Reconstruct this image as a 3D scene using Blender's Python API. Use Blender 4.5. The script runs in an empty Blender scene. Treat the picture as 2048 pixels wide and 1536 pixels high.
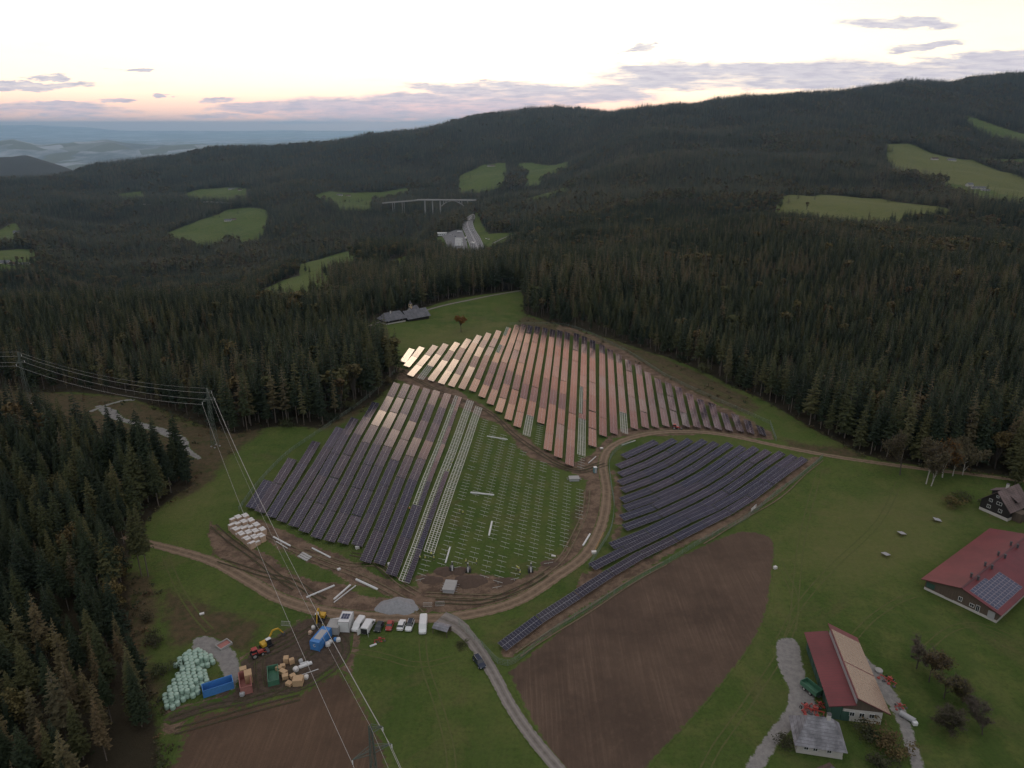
import bpy, bmesh, math, random
import numpy as np
from mathutils import Vector, Matrix
from mathutils.geometry import delaunay_2d_cdt
R = math.radians
SC = bpy.context.scene
COL = SC.collection
rnd = random.Random(7)
# ------------------------------------------------------------ camera, sky, light
PITCH, CAMZ, F = R(19.7), 125.0, 1446.0
cam = bpy.data.objects.new('camera', bpy.data.cameras.new('camera'))
COL.objects.link(cam)
cam.location = (0, 0, CAMZ)
cam.rotation_euler = (R(90) - PITCH, 0, 0)
cam.data.sensor_width = 36
cam.data.lens = 36 * F / 2048
cam.data.clip_start = 1
cam.data.clip_end = 400000
SC.camera = cam
SC.view_settings.view_transform = 'Standard'
SC.view_settings.look = 'None'
SC.view_settings.gamma = 1
SC.view_settings.exposure = 0.0
try:
    SC.cycles.max_bounces = 5
    SC.cycles.diffuse_bounces = 2
    SC.cycles.glossy_bounces = 3
    SC.cycles.transmission_bounces = 2
    SC.cycles.transparent_max_bounces = 4
    SC.cycles.volume_bounces = 1
    SC.cycles.use_adaptive_sampling = True
    SC.cycles.adaptive_threshold = 0.02
    SC.cycles.use_denoising = True
    SC.cycles.caustics_reflective = False
    SC.cycles.caustics_refractive = False
except Exception:
    pass


def pdir(px, py):
    """world direction of a photograph pixel, scaled to one metre forward"""
    px, py = np.asarray(px, float), np.asarray(py, float)
    v = -(py - 768) / F
    u = (px - 1024) / F
    dy = math.cos(PITCH) + v * math.sin(PITCH)
    dz = -math.sin(PITCH) + v * math.cos(PITCH)
    return u / dy, dz / dy


class NT:
    """small helper to write node trees"""
    def __init__(s, tree):
        s.t = tree
        s.n = tree.nodes
        s.n.clear()

    def node(s, typ, **kw):
        nd = s.n.new(typ)
        for k, v in kw.items():
            if k.startswith('i_'):
                key = k[2:]
                key = int(key) if key.isdigit() else key.replace('_', ' ')
                if hasattr(v, 'is_output'):
                    s.t.links.new(v, nd.inputs[key])
                else:
                    nd.inputs[key].default_value = v
            else:
                setattr(nd, k, v)
        return nd

    def link(s, a, b):
        s.t.links.new(a, b)

    def math(s, op, a, b=None, c=None, clamp=False):
        nd = s.n.new('ShaderNodeMath')
        nd.operation = op
        nd.use_clamp = clamp
        for i, v in enumerate((a, b, c)):
            if v is None:
                continue
            if hasattr(v, 'is_output'):
                s.t.links.new(v, nd.inputs[i])
            else:
                nd.inputs[i].default_value = v
        return nd.outputs[0]

    def mix(s, fac, a, b, blend='MIX'):
        nd = s.n.new('ShaderNodeMix')
        nd.data_type = 'RGBA'
        nd.blend_type = blend
        for sock, v in ((nd.inputs[0], fac), (nd.inputs[6], a), (nd.inputs[7], b)):
            if hasattr(v, 'is_output'):
                s.t.links.new(v, sock)
            elif isinstance(v, (int, float)):
                sock.default_value = v
            else:
                sock.default_value = (*v, 1)
        return nd.outputs[2]

    def noise(s, vec, scale, detail=3, rough=0.55, dim='3D', dist=0.0):
        nd = s.n.new('ShaderNodeTexNoise')
        nd.noise_dimensions = dim
        if vec is not None:
            s.t.links.new(vec, nd.inputs['Vector'])
        nd.inputs['Scale'].default_value = scale
        nd.inputs['Detail'].default_value = detail
        nd.inputs['Roughness'].default_value = rough
        nd.inputs['Distortion'].default_value = dist
        return nd.outputs['Fac']

    def ramp(s, fac, stops, interp='LINEAR'):
        nd = s.n.new('ShaderNodeValToRGB')
        cr = nd.color_ramp
        cr.interpolation = interp
        while len(cr.elements) < len(stops):
            cr.elements.new(0.5)
        for e, (p, c) in zip(cr.elements, stops):
            e.position = p
            e.color = (*c, 1) if len(c) == 3 else c
        s.t.links.new(fac, nd.inputs[0])
        return nd.outputs[0]

    def smooth(s, v, a, b):
        nd = s.n.new('ShaderNodeMapRange')
        nd.interpolation_type = 'SMOOTHSTEP'
        s.t.links.new(v, nd.inputs[0])
        nd.inputs[1].default_value = a
        nd.inputs[2].default_value = b
        return nd.outputs[0]


world = bpy.data.worlds.new("World")
SC.world = world
world.use_nodes = True
W = NT(world.node_tree)
SUN_EL, SUN_AZ = R(18.5), R(3)           # behind the clouds, ahead and to the right
wc = W.node('ShaderNodeTexCoord')
sep = W.node('ShaderNodeSeparateXYZ', i_0=wc.outputs['Generated'])
dx, dyy, dz = sep.outputs
sky = W.node('ShaderNodeTexSky', sky_type='NISHITA', sun_disc=False)
sky.sun_elevation = SUN_EL
sky.sun_rotation = SUN_AZ
sky.altitude = 1000
sky.dust_density = 2.5
el = W.math('ARCSINE', dz)
elN = W.math('MULTIPLY', el, 1 / R(90))      # 0 horizon .. 1 zenith
stop = lambda deg, c: (0.5 + deg / 180, c)
grad = W.ramp(W.math('ADD', W.math('MULTIPLY', elN, 0.5), 0.5), [
    (0.0, (0.10, 0.11, 0.12)), (0.4925, (0.10, 0.11, 0.12)), (0.4940, (1.0, 0.66, 0.66)), stop(0.2, (1.2, 0.74, 0.68)), stop(1.2, (1.45, 0.95, 0.76)),
    stop(2.6, (1.75, 1.42, 1.05)), stop(6, (1.75, 1.60, 1.18)), stop(10, (1.30, 1.15, 1.0)), stop(14, (0.50, 0.40, 0.45)), stop(21, (0.62, 0.40, 0.42)),
    stop(26, (0.36, 0.27, 0.34)), stop(33, (0.25, 0.24, 0.32)), stop(52, (0.32, 0.32, 0.38)), stop(66, (0.86, 0.87, 0.86)), stop(90, (1.12, 1.12, 1.08))])
# sky behind the viewer and overhead, brightened neutral grey to fill trees and ground
back = W.smooth(dyy, -0.35, 0.55)
grad = W.mix(back, W.mix(W.smooth(el, R(50), R(75)), (0.68, 0.69, 0.70), (1.12, 1.12, 1.08)), grad)
grad = W.mix(W.smooth(dz, -0.014, -0.03), grad, (0.05, 0.055, 0.05))
# creamier towards the right
# lit clouds over the hidden sun: a wide orange bank and a near-white core
az = W.math('ARCTAN2', dx, dyy)


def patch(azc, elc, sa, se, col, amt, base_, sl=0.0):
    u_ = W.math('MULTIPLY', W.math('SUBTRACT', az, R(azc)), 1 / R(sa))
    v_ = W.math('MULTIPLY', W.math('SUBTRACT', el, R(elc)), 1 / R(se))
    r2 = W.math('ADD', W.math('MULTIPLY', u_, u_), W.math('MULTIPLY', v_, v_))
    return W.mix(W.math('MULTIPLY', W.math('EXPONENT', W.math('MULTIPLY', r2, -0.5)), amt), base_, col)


grad = patch(34, 9, 11, 3.5, (1.20, 1.04, 0.76), 0.65, grad)
gn = W.noise(wc.outputs['Generated'], 9.0, 4, 0.6)
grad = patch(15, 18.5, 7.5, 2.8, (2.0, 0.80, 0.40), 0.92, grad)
grad = patch(-5, 0.8, 8, 1.0, (1.30, 0.66, 0.76), 0.75, grad)
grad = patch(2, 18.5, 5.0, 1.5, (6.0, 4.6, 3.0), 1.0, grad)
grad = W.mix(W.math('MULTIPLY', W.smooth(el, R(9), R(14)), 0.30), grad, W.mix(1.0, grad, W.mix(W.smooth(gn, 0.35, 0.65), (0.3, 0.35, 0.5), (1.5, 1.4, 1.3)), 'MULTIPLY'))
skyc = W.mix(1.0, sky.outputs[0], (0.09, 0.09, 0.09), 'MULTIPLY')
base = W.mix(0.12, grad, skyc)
# clouds: soft ellipses in azimuth/elevation tangents broken up by stretched noise
tu = W.math('DIVIDE', dx, W.math('MAXIMUM', dyy, 0.05))
te = W.math('DIVIDE', dz, W.math('MAXIMUM', dyy, 0.05))
dv = W.node('ShaderNodeCombineXYZ', i_0=tu, i_1=W.math('MULTIPLY', te, 4.0))
tu0, te0 = tu, te
tu = W.math('ADD', tu, W.math('MULTIPLY', W.math('SUBTRACT', W.noise(dv.outputs[0], 16.0, 4, 0.6), 0.5), 0.11))
te = W.math('ADD', te, W.math('MULTIPLY', W.math('SUBTRACT', W.noise(dv.outputs[0], 21.0, 5, 0.65), 0.5), 0.020))
cvec = W.node('ShaderNodeCombineXYZ', i_0=tu0, i_1=W.math('MULTIPLY', te0, 7.5))
n1 = W.noise(cvec.outputs[0], 9.0, 6, 0.62)
n2 = W.noise(cvec.outputs[0], 30.0, 4, 0.6)
# px, py, half width px, half height px, slope, amount
CLOUDS = [(1560, 152, 400, 24, -0.015, 1.0), (1330, 142, 120, 16, 0.0, .9), (1960, 132, 330, 22, -0.10, 1.0), (820, 215, 330, 24, -0.02, .95),
          (1090, 190, 260, 20, 0.0, .9), (940, 178, 160, 9, 0.03, .85), (1000, 170, 90, 8, 0, .7), (640, 218, 160, 12, 0, .8), (1815, 46, 130, 10, 0.0, .95),
          (1850, 92, 75, 8, -0.12, .95), (1287, 93, 34, 6, -0.2, .9), (60, 172, 130, 8, -0.02, .95), (100, 155, 40, 5, 0, .85),
          (270, 140, 25, 3, 0, .8), (90, 218, 200, 15, 0.02, .7), (235, 203, 26, 4, 0, .8), (318, 190, 22, 4, 0, .8), (430, 200, 40, 5, 0, .75),
          (430, 232, 100, 5, 0, .65), (100, 204, 45, 4, 0, .8), (520, 215, 120, 10, 0, .75), (150, 236, 170, 5, 0, .55),
          (2300, 110, 200, 30, -0.1, 1.0), (-200, 180, 160, 12, 0, .9), (1240, 128, 40, 5, 0, .5), (600, 243, 130, 6, 0, .6)]
dens = None
for (px, py, hw, hh, sl, am) in CLOUDS:
    u0, e0 = (float(v) for v in pdir(px, py))
    du, de = hw / F / 1.02, hh * 1.3 / F / 1.10
    a = W.math('MULTIPLY', W.math('SUBTRACT', tu, u0), 1 / du)
    b = W.math('SUBTRACT', te, e0)
    if sl:
        b = W.math('ADD', b, W.math('MULTIPLY', W.math('SUBTRACT', tu, u0), sl))
    b = W.math('MULTIPLY', b, 1 / de)
    rr = W.math('ADD', W.math('MULTIPLY', a, a), W.math('MULTIPLY', b, b))
    m = W.math('MULTIPLY', W.math('SUBTRACT', 1.45, rr), am, clamp=True)
    dens = m if dens is None else W.math('MAXIMUM', dens, m)
nn = W.math('ADD', W.math('MULTIPLY', n1, 1.4), W.math('MULTIPLY', n2, 0.45))
cm = W.math('ADD', dens, W.math('SUBTRACT', nn, 1.22))
cm = W.math('MULTIPLY', W.smooth(cm, 0.05, 0.75), W.smooth(dens, 0.0, 0.25))
# pale broken cloud elsewhere, only tinting
hi = W.smooth(n1, 0.50, 0.78)
base = W.mix(W.math('MULTIPLY', hi, 0.25), base, (1.15, 1.0, 0.78))
ccol = W.mix(W.smooth(te, 0.0, 0.05), (0.84, 0.64, 0.70), (0.72, 0.69, 0.77))
ccol = W.mix(W.smooth(n2, 0.4, 0.7), ccol, (0.56, 0.54, 0.66))
base = W.mix(W.math('MULTIPLY', cm, 0.93), base, ccol)
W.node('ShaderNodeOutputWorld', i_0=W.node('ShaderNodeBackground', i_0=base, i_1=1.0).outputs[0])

sun = bpy.data.lights.new('sun', 'SUN')
sun.energy = 0.07
sun.angle = R(8)
sun.color = (1.0, 0.80, 0.62)
so = bpy.data.objects.new('sun', sun)
COL.objects.link(so)
so.rotation_euler = (Vector((math.sin(SUN_AZ) * math.cos(SUN_EL), math.cos(SUN_AZ) * math.cos(SUN_EL), math.sin(SUN_EL)))).to_track_quat('Z', 'Y').to_euler()

# ------------------------------------------------------------ terrain height
# per photograph column: (forward distance m, ('p', pixel row) or height m)
P = 'p'
NEAR = [(60, 0.), (430, 0.)]
COLS = {
    -500: NEAR + [(700, -60.), (1300, -140.), (2200, -170.), (3400, -150.), (4500, -330.), (7000, -560.)],
    0: NEAR + [(490, -4.), (640, -45.), (1000, -120.), (1300, (P, 540)), (1600, (P, 507)), (2100, (P, 457)), (2700, (P, 415)), (3400, (P, 362)), (4100, -300.), (6000, -540.)],
    200: NEAR + [(490, -4.), (640, -45.), (1000, -150.), (1400, (P, 575)), (1800, (P, 524)), (2300, (P, 470)), (2800, (P, 415)), (3300, (P, 382)), (3900, (P, 334)), (4700, -300.), (6500, -560.)],
    430: NEAR + [(480, -3.), (640, -40.), (1000, -110.), (1400, (P, 577)), (1750, (P, 532)), (2100, (P, 490)), (2500, (P, 437)), (2800, (P, 407)), (3400, (P, 365)), (4200, (P, 302)), (5000, -250.), (7000, -560.)],
    620: NEAR + [(470, -1.), (620, -30.), (850, (P, 572)), (1000, -78.), (1200, (P, 522)), (1400, -130.), (1750, -190.), (2100, (P, 470)), (2600, (P, 412)), (2800, (P, 392)), (3400, (P, 350)), (4200, (P, 294)), (5000, -230.), (7000, -560.)],
    790: NEAR + [(500, 0.), (650, -20.), (950, -58.), (1200, (P, 500)), (1450, -112.), (1900, -190.), (2300, (P, 450)), (2600, (P, 415)), (3000, (P, 385)), (3500, (P, 340)), (4200, (P, 268)), (5000, -180.), (7000, -560.)],
    930: NEAR + [(540, 0.), (700, -16.), (1000, -58.), (1300, (P, 505)), (1500, (P, 483)), (1850, (P, 434)), (2100, -150.), (2350, -142.), (2500, -150.), (2900, (P, 392)), (3300, (P, 350)), (3700, (P, 302)), (4300, (P, 240)), (5200, -120.), (7500, -560.)],
    1100: NEAR + [(560, 0.), (700, -7.), (900, (P, 528)), (1150, (P, 487)), (1450, (P, 452)), (1800, (P, 420)), (2200, (P, 388)), (2700, -105.), (3200, (P, 345)), (3800, (P, 275)), (4300, (P, 217)), (5300, -60.), (8000, -560.)],
    1300: NEAR + [(600, 2.), (800, (P, 530)), (1000, (P, 487)), (1250, (P, 458)), (1600, (P, 420)), (2000, (P, 374)), (2600, (P, 314)), (3200, (P, 266)), (3900, (P, 219)), (5200, -50.), (8000, -560.)],
    1550: NEAR + [(600, 1.), (800, -6.), (1000, -16.), (1250, (P, 458)), (1450, (P, 428)), (1700, (P, 396)), (2200, (P, 345)), (2800, (P, 290)), (3400, (P, 237)), (3800, (P, 192)), (5200, 0.), (8500, -560.)],
    1800: NEAR + [(600, -1.), (800, -12.), (1000, -25.), (1300, (P, 456)), (1500, (P, 432)), (1700, (P, 403)), (2000, (P, 368)), (2300, (P, 336)), (2500, (P, 310)), (3000, (P, 260)), (3500, (P, 207)), (3900, (P, 170)), (5200, 0.), (8500, -560.)],
    2048: NEAR + [(600, -2.), (800, -14.), (1000, -30.), (1300, (P, 458)), (1600, (P, 408)), (2000, (P, 372)), (2400, (P, 336)), (2900, (P, 282)), (3400, (P, 226)), (4000, (P, 157)), (5300, 20.), (8500, -560.)],
    2600: NEAR + [(600, -2.), (1000, -30.), (1600, (P, 408)), (2400, (P, 336)), (3400, (P, 226)), (4000, (P, 160)), (5300, 20.), (8500, -560.)],
}


def pchip(x, y, xi):
    x, y, xi = np.asarray(x, float), np.asarray(y, float), np.asarray(xi, float)
    h = np.diff(x)
    d = np.diff(y) / h
    m = np.zeros_like(y)
    w1, w2 = 2 * h[1:] + h[:-1], h[1:] + 2 * h[:-1]
    ok = d[:-1] * d[1:] > 0
    with np.errstate(all='ignore'):
        mm = (w1 + w2) / (w1 / d[:-1] + w2 / d[1:])
    m[1:-1] = np.where(ok, mm, 0)
    i = np.clip(np.searchsorted(x, xi) - 1, 0, len(h) - 1)
    s = (xi - x[i]) / h[i]
    s = np.clip(s, 0, 1)
    return ((2 * s**3 - 3 * s**2 + 1) * y[i] + (s**3 - 2 * s**2 + s) * h[i] * m[i] + (-2 * s**3 + 3 * s**2) * y[i + 1] + (s**3 - s**2) * h[i] * m[i + 1])


LY = np.linspace(math.log(60), math.log(130000), 900)
keys = sorted(COLS)
TC = np.array([(k - 1024) / F / 1.035 for k in keys])
prof = []
for k in keys:
    pts = []
    for (Y, h) in COLS[k]:
        if isinstance(h, tuple):
            h = CAMZ + float(pdir(k, h[1])[1]) * Y
        pts.append((math.log(Y), h))
    pts.append((math.log(13000), -600.))
    pts.append((math.log(140000), -600.))
    prof.append(pchip([p[0] for p in pts], [p[1] for p in pts], LY))
prof = np.array(prof)
TG = np.linspace(-1.7, 1.7, 1361)
TABLE = np.array([pchip(TC, prof[:, j], np.clip(TG, TC[0], TC[-1])) for j in range(len(LY))]).T   # [t, logY]


def hills(x, y):
    """gentle bumps from summed sines"""
    z = np.zeros_like(x)
    rs = np.random.RandomState(5)
    for lam, amp in ((700, 9.), (430, 6.), (260, 4.), (150, 1.8)):
        for _ in range(4):
            a, p = rs.rand() * 6.283, rs.rand() * 6.283
            z += amp * 0.5 * np.sin((x * math.cos(a) + y * math.sin(a)) * 6.283 / lam + p)
    return z


FAR_RIDGE = [(-900, 300), (-300, 296), (-60, 290), (20, 280), (70, 291), (130, 287), (210, 279), (275, 290), (340, 292), (400, 289), (440, 296), (520, 312), (900, 340), (3000, 340)]
FAR2 = [(-900, 318), (-300, 330), (0, 322), (40, 320), (80, 329), (115, 341), (180, 366), (3000, 366)]
FAR3 = [(-900, 254), (-60, 251), (60, 250), (160, 255), (260, 262), (900, 262), (3000, 262)]


def height(x, y):
    x, y = np.asarray(x, float), np.asarray(y, float)
    Y = np.maximum(y, 60)
    t = np.clip(x / Y, -1.69, 1.69)
    fi = (t + 1.7) / 3.4 * (len(TG) - 1)
    fj = (np.log(Y) - LY[0]) / (LY[1] - LY[0])
    i = np.clip(fi.astype(int), 0, len(TG) - 2)
    j = np.clip(fj.astype(int), 0, len(LY) - 2)
    a, b = np.clip(fi - i, 0, 1), np.clip(fj - j, 0, 1)
    z = (TABLE[i, j] * (1 - a) * (1 - b) + TABLE[i + 1, j] * a * (1 - b) + TABLE[i, j + 1] * (1 - a) * b + TABLE[i + 1, j + 1] * a * b)
    far = np.clip((Y - 600) / 900, 0, 1)
    z = z + hills(x, y) * far * 0.8
    # undulation of the near slope
    near = np.clip((Y - 110) / 60, 0, 1) * np.clip((560 - Y) / 80, 0, 1)
    und = 1.0 * np.sin(x / 21 + 0.6) * np.sin(y / 33 + 1) + 0.5 * np.sin(x / 11 + y / 14) + 0.5 * np.sin(y / 27 + x / 60)
    z = z + und * near * 0.65
    # distant ranges on the plain
    ppx = 1024 + t * F * 1.06
    for rid, yc, wid in ((FAR2, 7500., .16), (FAR_RIDGE, 17000., .12), (FAR3, 60000., .12)):
        py = np.interp(ppx, [p[0] for p in rid], [p[1] for p in rid])
        top = CAMZ + pdir(1024, py)[1] * yc
        env = np.exp(-((np.log(Y) - math.log(yc)) / wid) ** 2)
        z = z + np.maximum(top + 600, 0) * env
    # low swells on the plain
    pl = np.clip((Y - 9000) / 4000, 0, 1)
    z = z + pl * 45 * (np.sin(x / 1900 + y / 2600) * np.sin(y / 1700 + x / 5200 + 1) + 0.5 * np.sin(x / 900) * np.sin(y / 800 + x / 2000))
    return z


H = lambda x, y: float(height(np.array([x]), np.array([y]))[0])


def ground(px, py, ymin=70, ymax=6000, lift=0.0):
    """first terrain point seen through a photograph pixel (arrays)"""
    px, py = np.atleast_1d(np.asarray(px, float)), np.atleast_1d(np.asarray(py, float))
    t, s = pdir(px, py)
    Ys = np.exp(np.linspace(math.log(ymin), math.log(ymax), 900))
    out = np.zeros((len(px), 3))
    for k in range(len(px)):
        zr = CAMZ + s[k] * Ys
        d = zr - height(t[k] * Ys, Ys) - lift
        idx = np.where(d < 0)[0]
        i = idx[0] if len(idx) else len(Ys) - 1
        if i == 0:
            Yh = Ys[0]
        else:
            f = d[i - 1] / (d[i - 1] - d[i] + 1e-9)
            Yh = Ys[i - 1] + (Ys[i] - Ys[i - 1]) * np.clip(f, 0, 1)
        out[k] = (t[k] * Yh, Yh, H(t[k] * Yh, Yh))
    return out


def G(px, py, **k):
    return Vector(ground([px], [py], **k)[0])


def gpoly(pts, **k):
    a = np.array(pts, float)
    return ground(a[:, 0], a[:, 1], **k)[:, :2]


def sdist(poly, x, y):
    """signed distance to polygon, negative inside"""
    x, y = np.asarray(x, float), np.asarray(y, float)
    best = np.full(x.shape, 1e18)
    inside = np.zeros(x.shape, bool)
    n = len(poly)
    for i in range(n):
        ax, ay = poly[i]
        bx, by = poly[(i + 1) % n]
        ex, ey = bx - ax, by - ay
        L = ex * ex + ey * ey + 1e-12
        s = np.clip(((x - ax) * ex + (y - ay) * ey) / L, 0, 1)
        d = (x - ax - s * ex) ** 2 + (y - ay - s * ey) ** 2
        best = np.minimum(best, d)
        if ay != by:
            c = ((ay > y) != (by > y)) & (x < (bx - ax) * (y - ay) / (by - ay) + ax)
            inside ^= c
    d = np.sqrt(best)
    return np.where(inside, -d, d)


def linedist(pts, x, y):
    best = np.full(np.shape(x), 1e18)
    for (ax, ay), (bx, by) in zip(pts[:-1], pts[1:]):
        ex, ey = bx - ax, by - ay
        s = np.clip(((x - ax) * ex + (y - ay) * ey) / (ex * ex + ey * ey + 1e-12), 0, 1)
        best = np.minimum(best, (x - ax - s * ex) ** 2 + (y - ay - s * ey) ** 2)
    return np.sqrt(best)


def spline(pts, step):
    """Catmull-Rom through world xy points, about every step metres"""
    p = [np.array(q, float) for q in pts]
    p = [2 * p[0] - p[1]] + p + [2 * p[-1] - p[-2]]
    out = []
    for i in range(1, len(p) - 2):
        n = max(2, int(np.linalg.norm(p[i + 1] - p[i]) / step))
        for k in range(n):
            s = k / n
            out.append(0.5 * ((2 * p[i]) + (-p[i - 1] + p[i + 1]) * s + (2 * p[i - 1] - 5 * p[i] + 4 * p[i + 1] - p[i + 2]) * s * s + (-p[i - 1] + 3 * p[i] - 3 * p[i + 1] + p[i + 2]) * s**3))
    out.append(p[-2])
    return np.array(out)


# ------------------------------------------------------------ object helpers
def tag(o, label=None, cat=None, group=None, kind=None):
    if label: o['label'] = label
    if cat: o['category'] = cat
    if group: o['group'] = group
    if kind: o['kind'] = kind
    return o


def mesh_obj(name, verts, faces, mat=None, parent=None, smooth=False, mats=None, mi=None):
    me = bpy.data.meshes.new(name)
    me.from_pydata([tuple(v) for v in verts], [], faces)
    for m in (mats or ([mat] if mat else [])):
        me.materials.append(m)
    if mi is not None:
        me.polygons.foreach_set('material_index', mi)
    if smooth:
        me.polygons.foreach_set('use_smooth', [True] * len(me.polygons))
    me.update()
    o = bpy.data.objects.new(name, me)
    COL.objects.link(o)
    if parent: o.parent = parent
    return o


def empty(name, loc=(0, 0, 0), rz=0, label=None, cat=None, group=None):
    o = bpy.data.objects.new(name, None)
    COL.objects.link(o)
    o.location = loc
    o.rotation_euler = (0, 0, rz)
    o.empty_display_size = 0.5
    return tag(o, label, cat, group)


def children_of(o):
    return [c for c in KIDS.get(o.name, [])]


KIDS = {}


def copy_tree(o, parent=None):
    c = o.copy()
    COL.objects.link(c)
    c.parent = parent
    for ch in list(o.children):
        copy_tree(ch, c)
    return c


def pbr(name, col, rough=0.7, metal=0.0, var=0.25, scale=1.0, bump=0.0, spec=0.5, stretch=None, coord='Object'):
    m = bpy.data.materials.new(name)
    m.use_nodes = True
    t = NT(m.node_tree)
    tc = t.node('ShaderNodeTexCoord').outputs[coord]
    if stretch:
        tc = t.node('ShaderNodeMapping', i_Vector=tc, i_Scale=stretch).outputs[0]
    n = t.noise(tc, scale, 5, 0.6)
    dark = tuple(c * (1 - var) for c in col)
    lite = tuple(min(1, c * (1 + var)) for c in col)
    c = t.mix(n, dark, lite)
    bs = t.node('ShaderNodeBsdfPrincipled', i_Roughness=rough, i_Metallic=metal)
    bs.inputs['Specular IOR Level'].default_value = spec
    t.link(c, bs.inputs['Base Color'])
    if bump:
        t.link(t.node('ShaderNodeBump', i_Strength=bump, i_Distance=0.1, i_Height=n).outputs[0], bs.inputs['Normal'])
    t.node('ShaderNodeOutputMaterial', i_0=bs.outputs[0])
    return m


class MB:
    """collects shapes, links them as one mesh object"""
    def __init__(s):
        s.v, s.f, s.m = [], [], []

    def add(s, verts, faces, mi=0):
        n = len(s.v)
        s.v += [tuple(v) for v in verts]
        s.f += [tuple(i + n for i in f) for f in faces]
        s.m += [mi] * len(faces)
        return s

    def box(s, c, d, rz=0, mi=0, M=None, taper=1.0):
        x, y, z = d[0] / 2, d[1] / 2, d[2] / 2
        vs = [Vector((a * x * (taper if e > 0 else 1), b * y * (taper if e > 0 else 1), e * z)) for e in (-1, 1) for b in (-1, 1) for a in (-1, 1)]
        Rm = Matrix.Rotation(rz, 3, 'Z') if M is None else M
        vs = [Rm @ v + Vector(c) for v in vs]
        return s.add(vs, [(0, 2, 3, 1), (4, 5, 7, 6), (0, 1, 5, 4), (2, 6, 7, 3), (0, 4, 6, 2), (1, 3, 7, 5)], mi)

    def bar(s, a, b, w, h=None, mi=0):
        """box beam from a to b"""
        a, b = Vector(a), Vector(b)
        h = h or w
        d = b - a
        L = d.length
        if L < 1e-6: return s
        q = d.to_track_quat('Y', 'Z').to_matrix()
        return s.box((a + b) / 2, (w, L, h), M=q, mi=mi)

    def tube(s, a, b, r0, r1=None, n=8, mi=0, caps=True):
        a, b = Vector(a), Vector(b)
        r1 = r0 if r1 is None else r1
        q = (b - a).to_track_quat('Z', 'Y').to_matrix()
        vs = []
        for c, r in ((a, r0), (b, r1)):
            for i in range(n):
                an = 2 * math.pi * i / n
                vs.append(c + q @ Vector((math.cos(an) * r, math.sin(an) * r, 0)))
        fs = [(i, (i + 1) % n, n + (i + 1) % n, n + i) for i in range(n)]
        if caps: fs += [tuple(range(n - 1, -1, -1)), tuple(range(n, 2 * n))]
        return s.add(vs, fs, mi)

    def prism(s, poly, y0, y1, mi=0, M=None):
        """polygon in xz extruded along y"""
        n = len(poly)
        vs = [Vector((p[0], y0, p[1])) for p in poly] + [Vector((p[0], y1, p[1])) for p in poly]
        if M is not None: vs = [M @ v for v in vs]
        fs = [tuple(range(n)), tuple(range(2 * n - 1, n - 1, -1))] + [(i, n + i, n + (i + 1) % n, (i + 1) % n) for i in range(n)]
        return s.add(vs, fs, mi)

    def build(s, name, mat=None, parent=None, mats=None, smooth=False, bevel=0):
        o = mesh_obj(name, s.v, s.f, mat, parent, smooth, mats, s.m if mats else None)
        if bevel:
            b = o.modifiers.new('bevel', 'BEVEL')
            b.width = bevel
            b.segments = 2
            b.limit_method = 'ANGLE'
        return o
# ------------------------------------------------------------ land use, outlined in photograph pixels and laid on the terrain
OPEN = [(325, 1600), (312, 1430), (288, 1350), (262, 1270), (258, 1200), (252, 1140), (268, 1092), (298, 1036), (345, 995), (388, 968),
        (370, 945), (285, 932), (185, 897), (95, 842), (-80, 795), (-80, 770), (60, 785), (150, 784), (235, 792), (270, 800), (340, 825), (400, 850),
        (470, 868), (520, 858), (560, 852), (640, 856), (690, 832), (740, 808), (778, 775), (800, 745), (770, 705), (740, 668), (735, 648),
        (765, 638), (800, 628), (860, 612), (900, 600), (960, 590), (1040, 580), (1046, 592), (1048, 626), (1100, 645), (1160, 660), (1230, 680), (1290, 702),
        (1340, 716), (1400, 740), (1450, 765), (1500, 787), (1550, 812), (1600, 842), (1640, 866), (1690, 890), (1720, 908), (1780, 925), (1900, 938), (2200, 975), (2300, 1600)]
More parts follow.
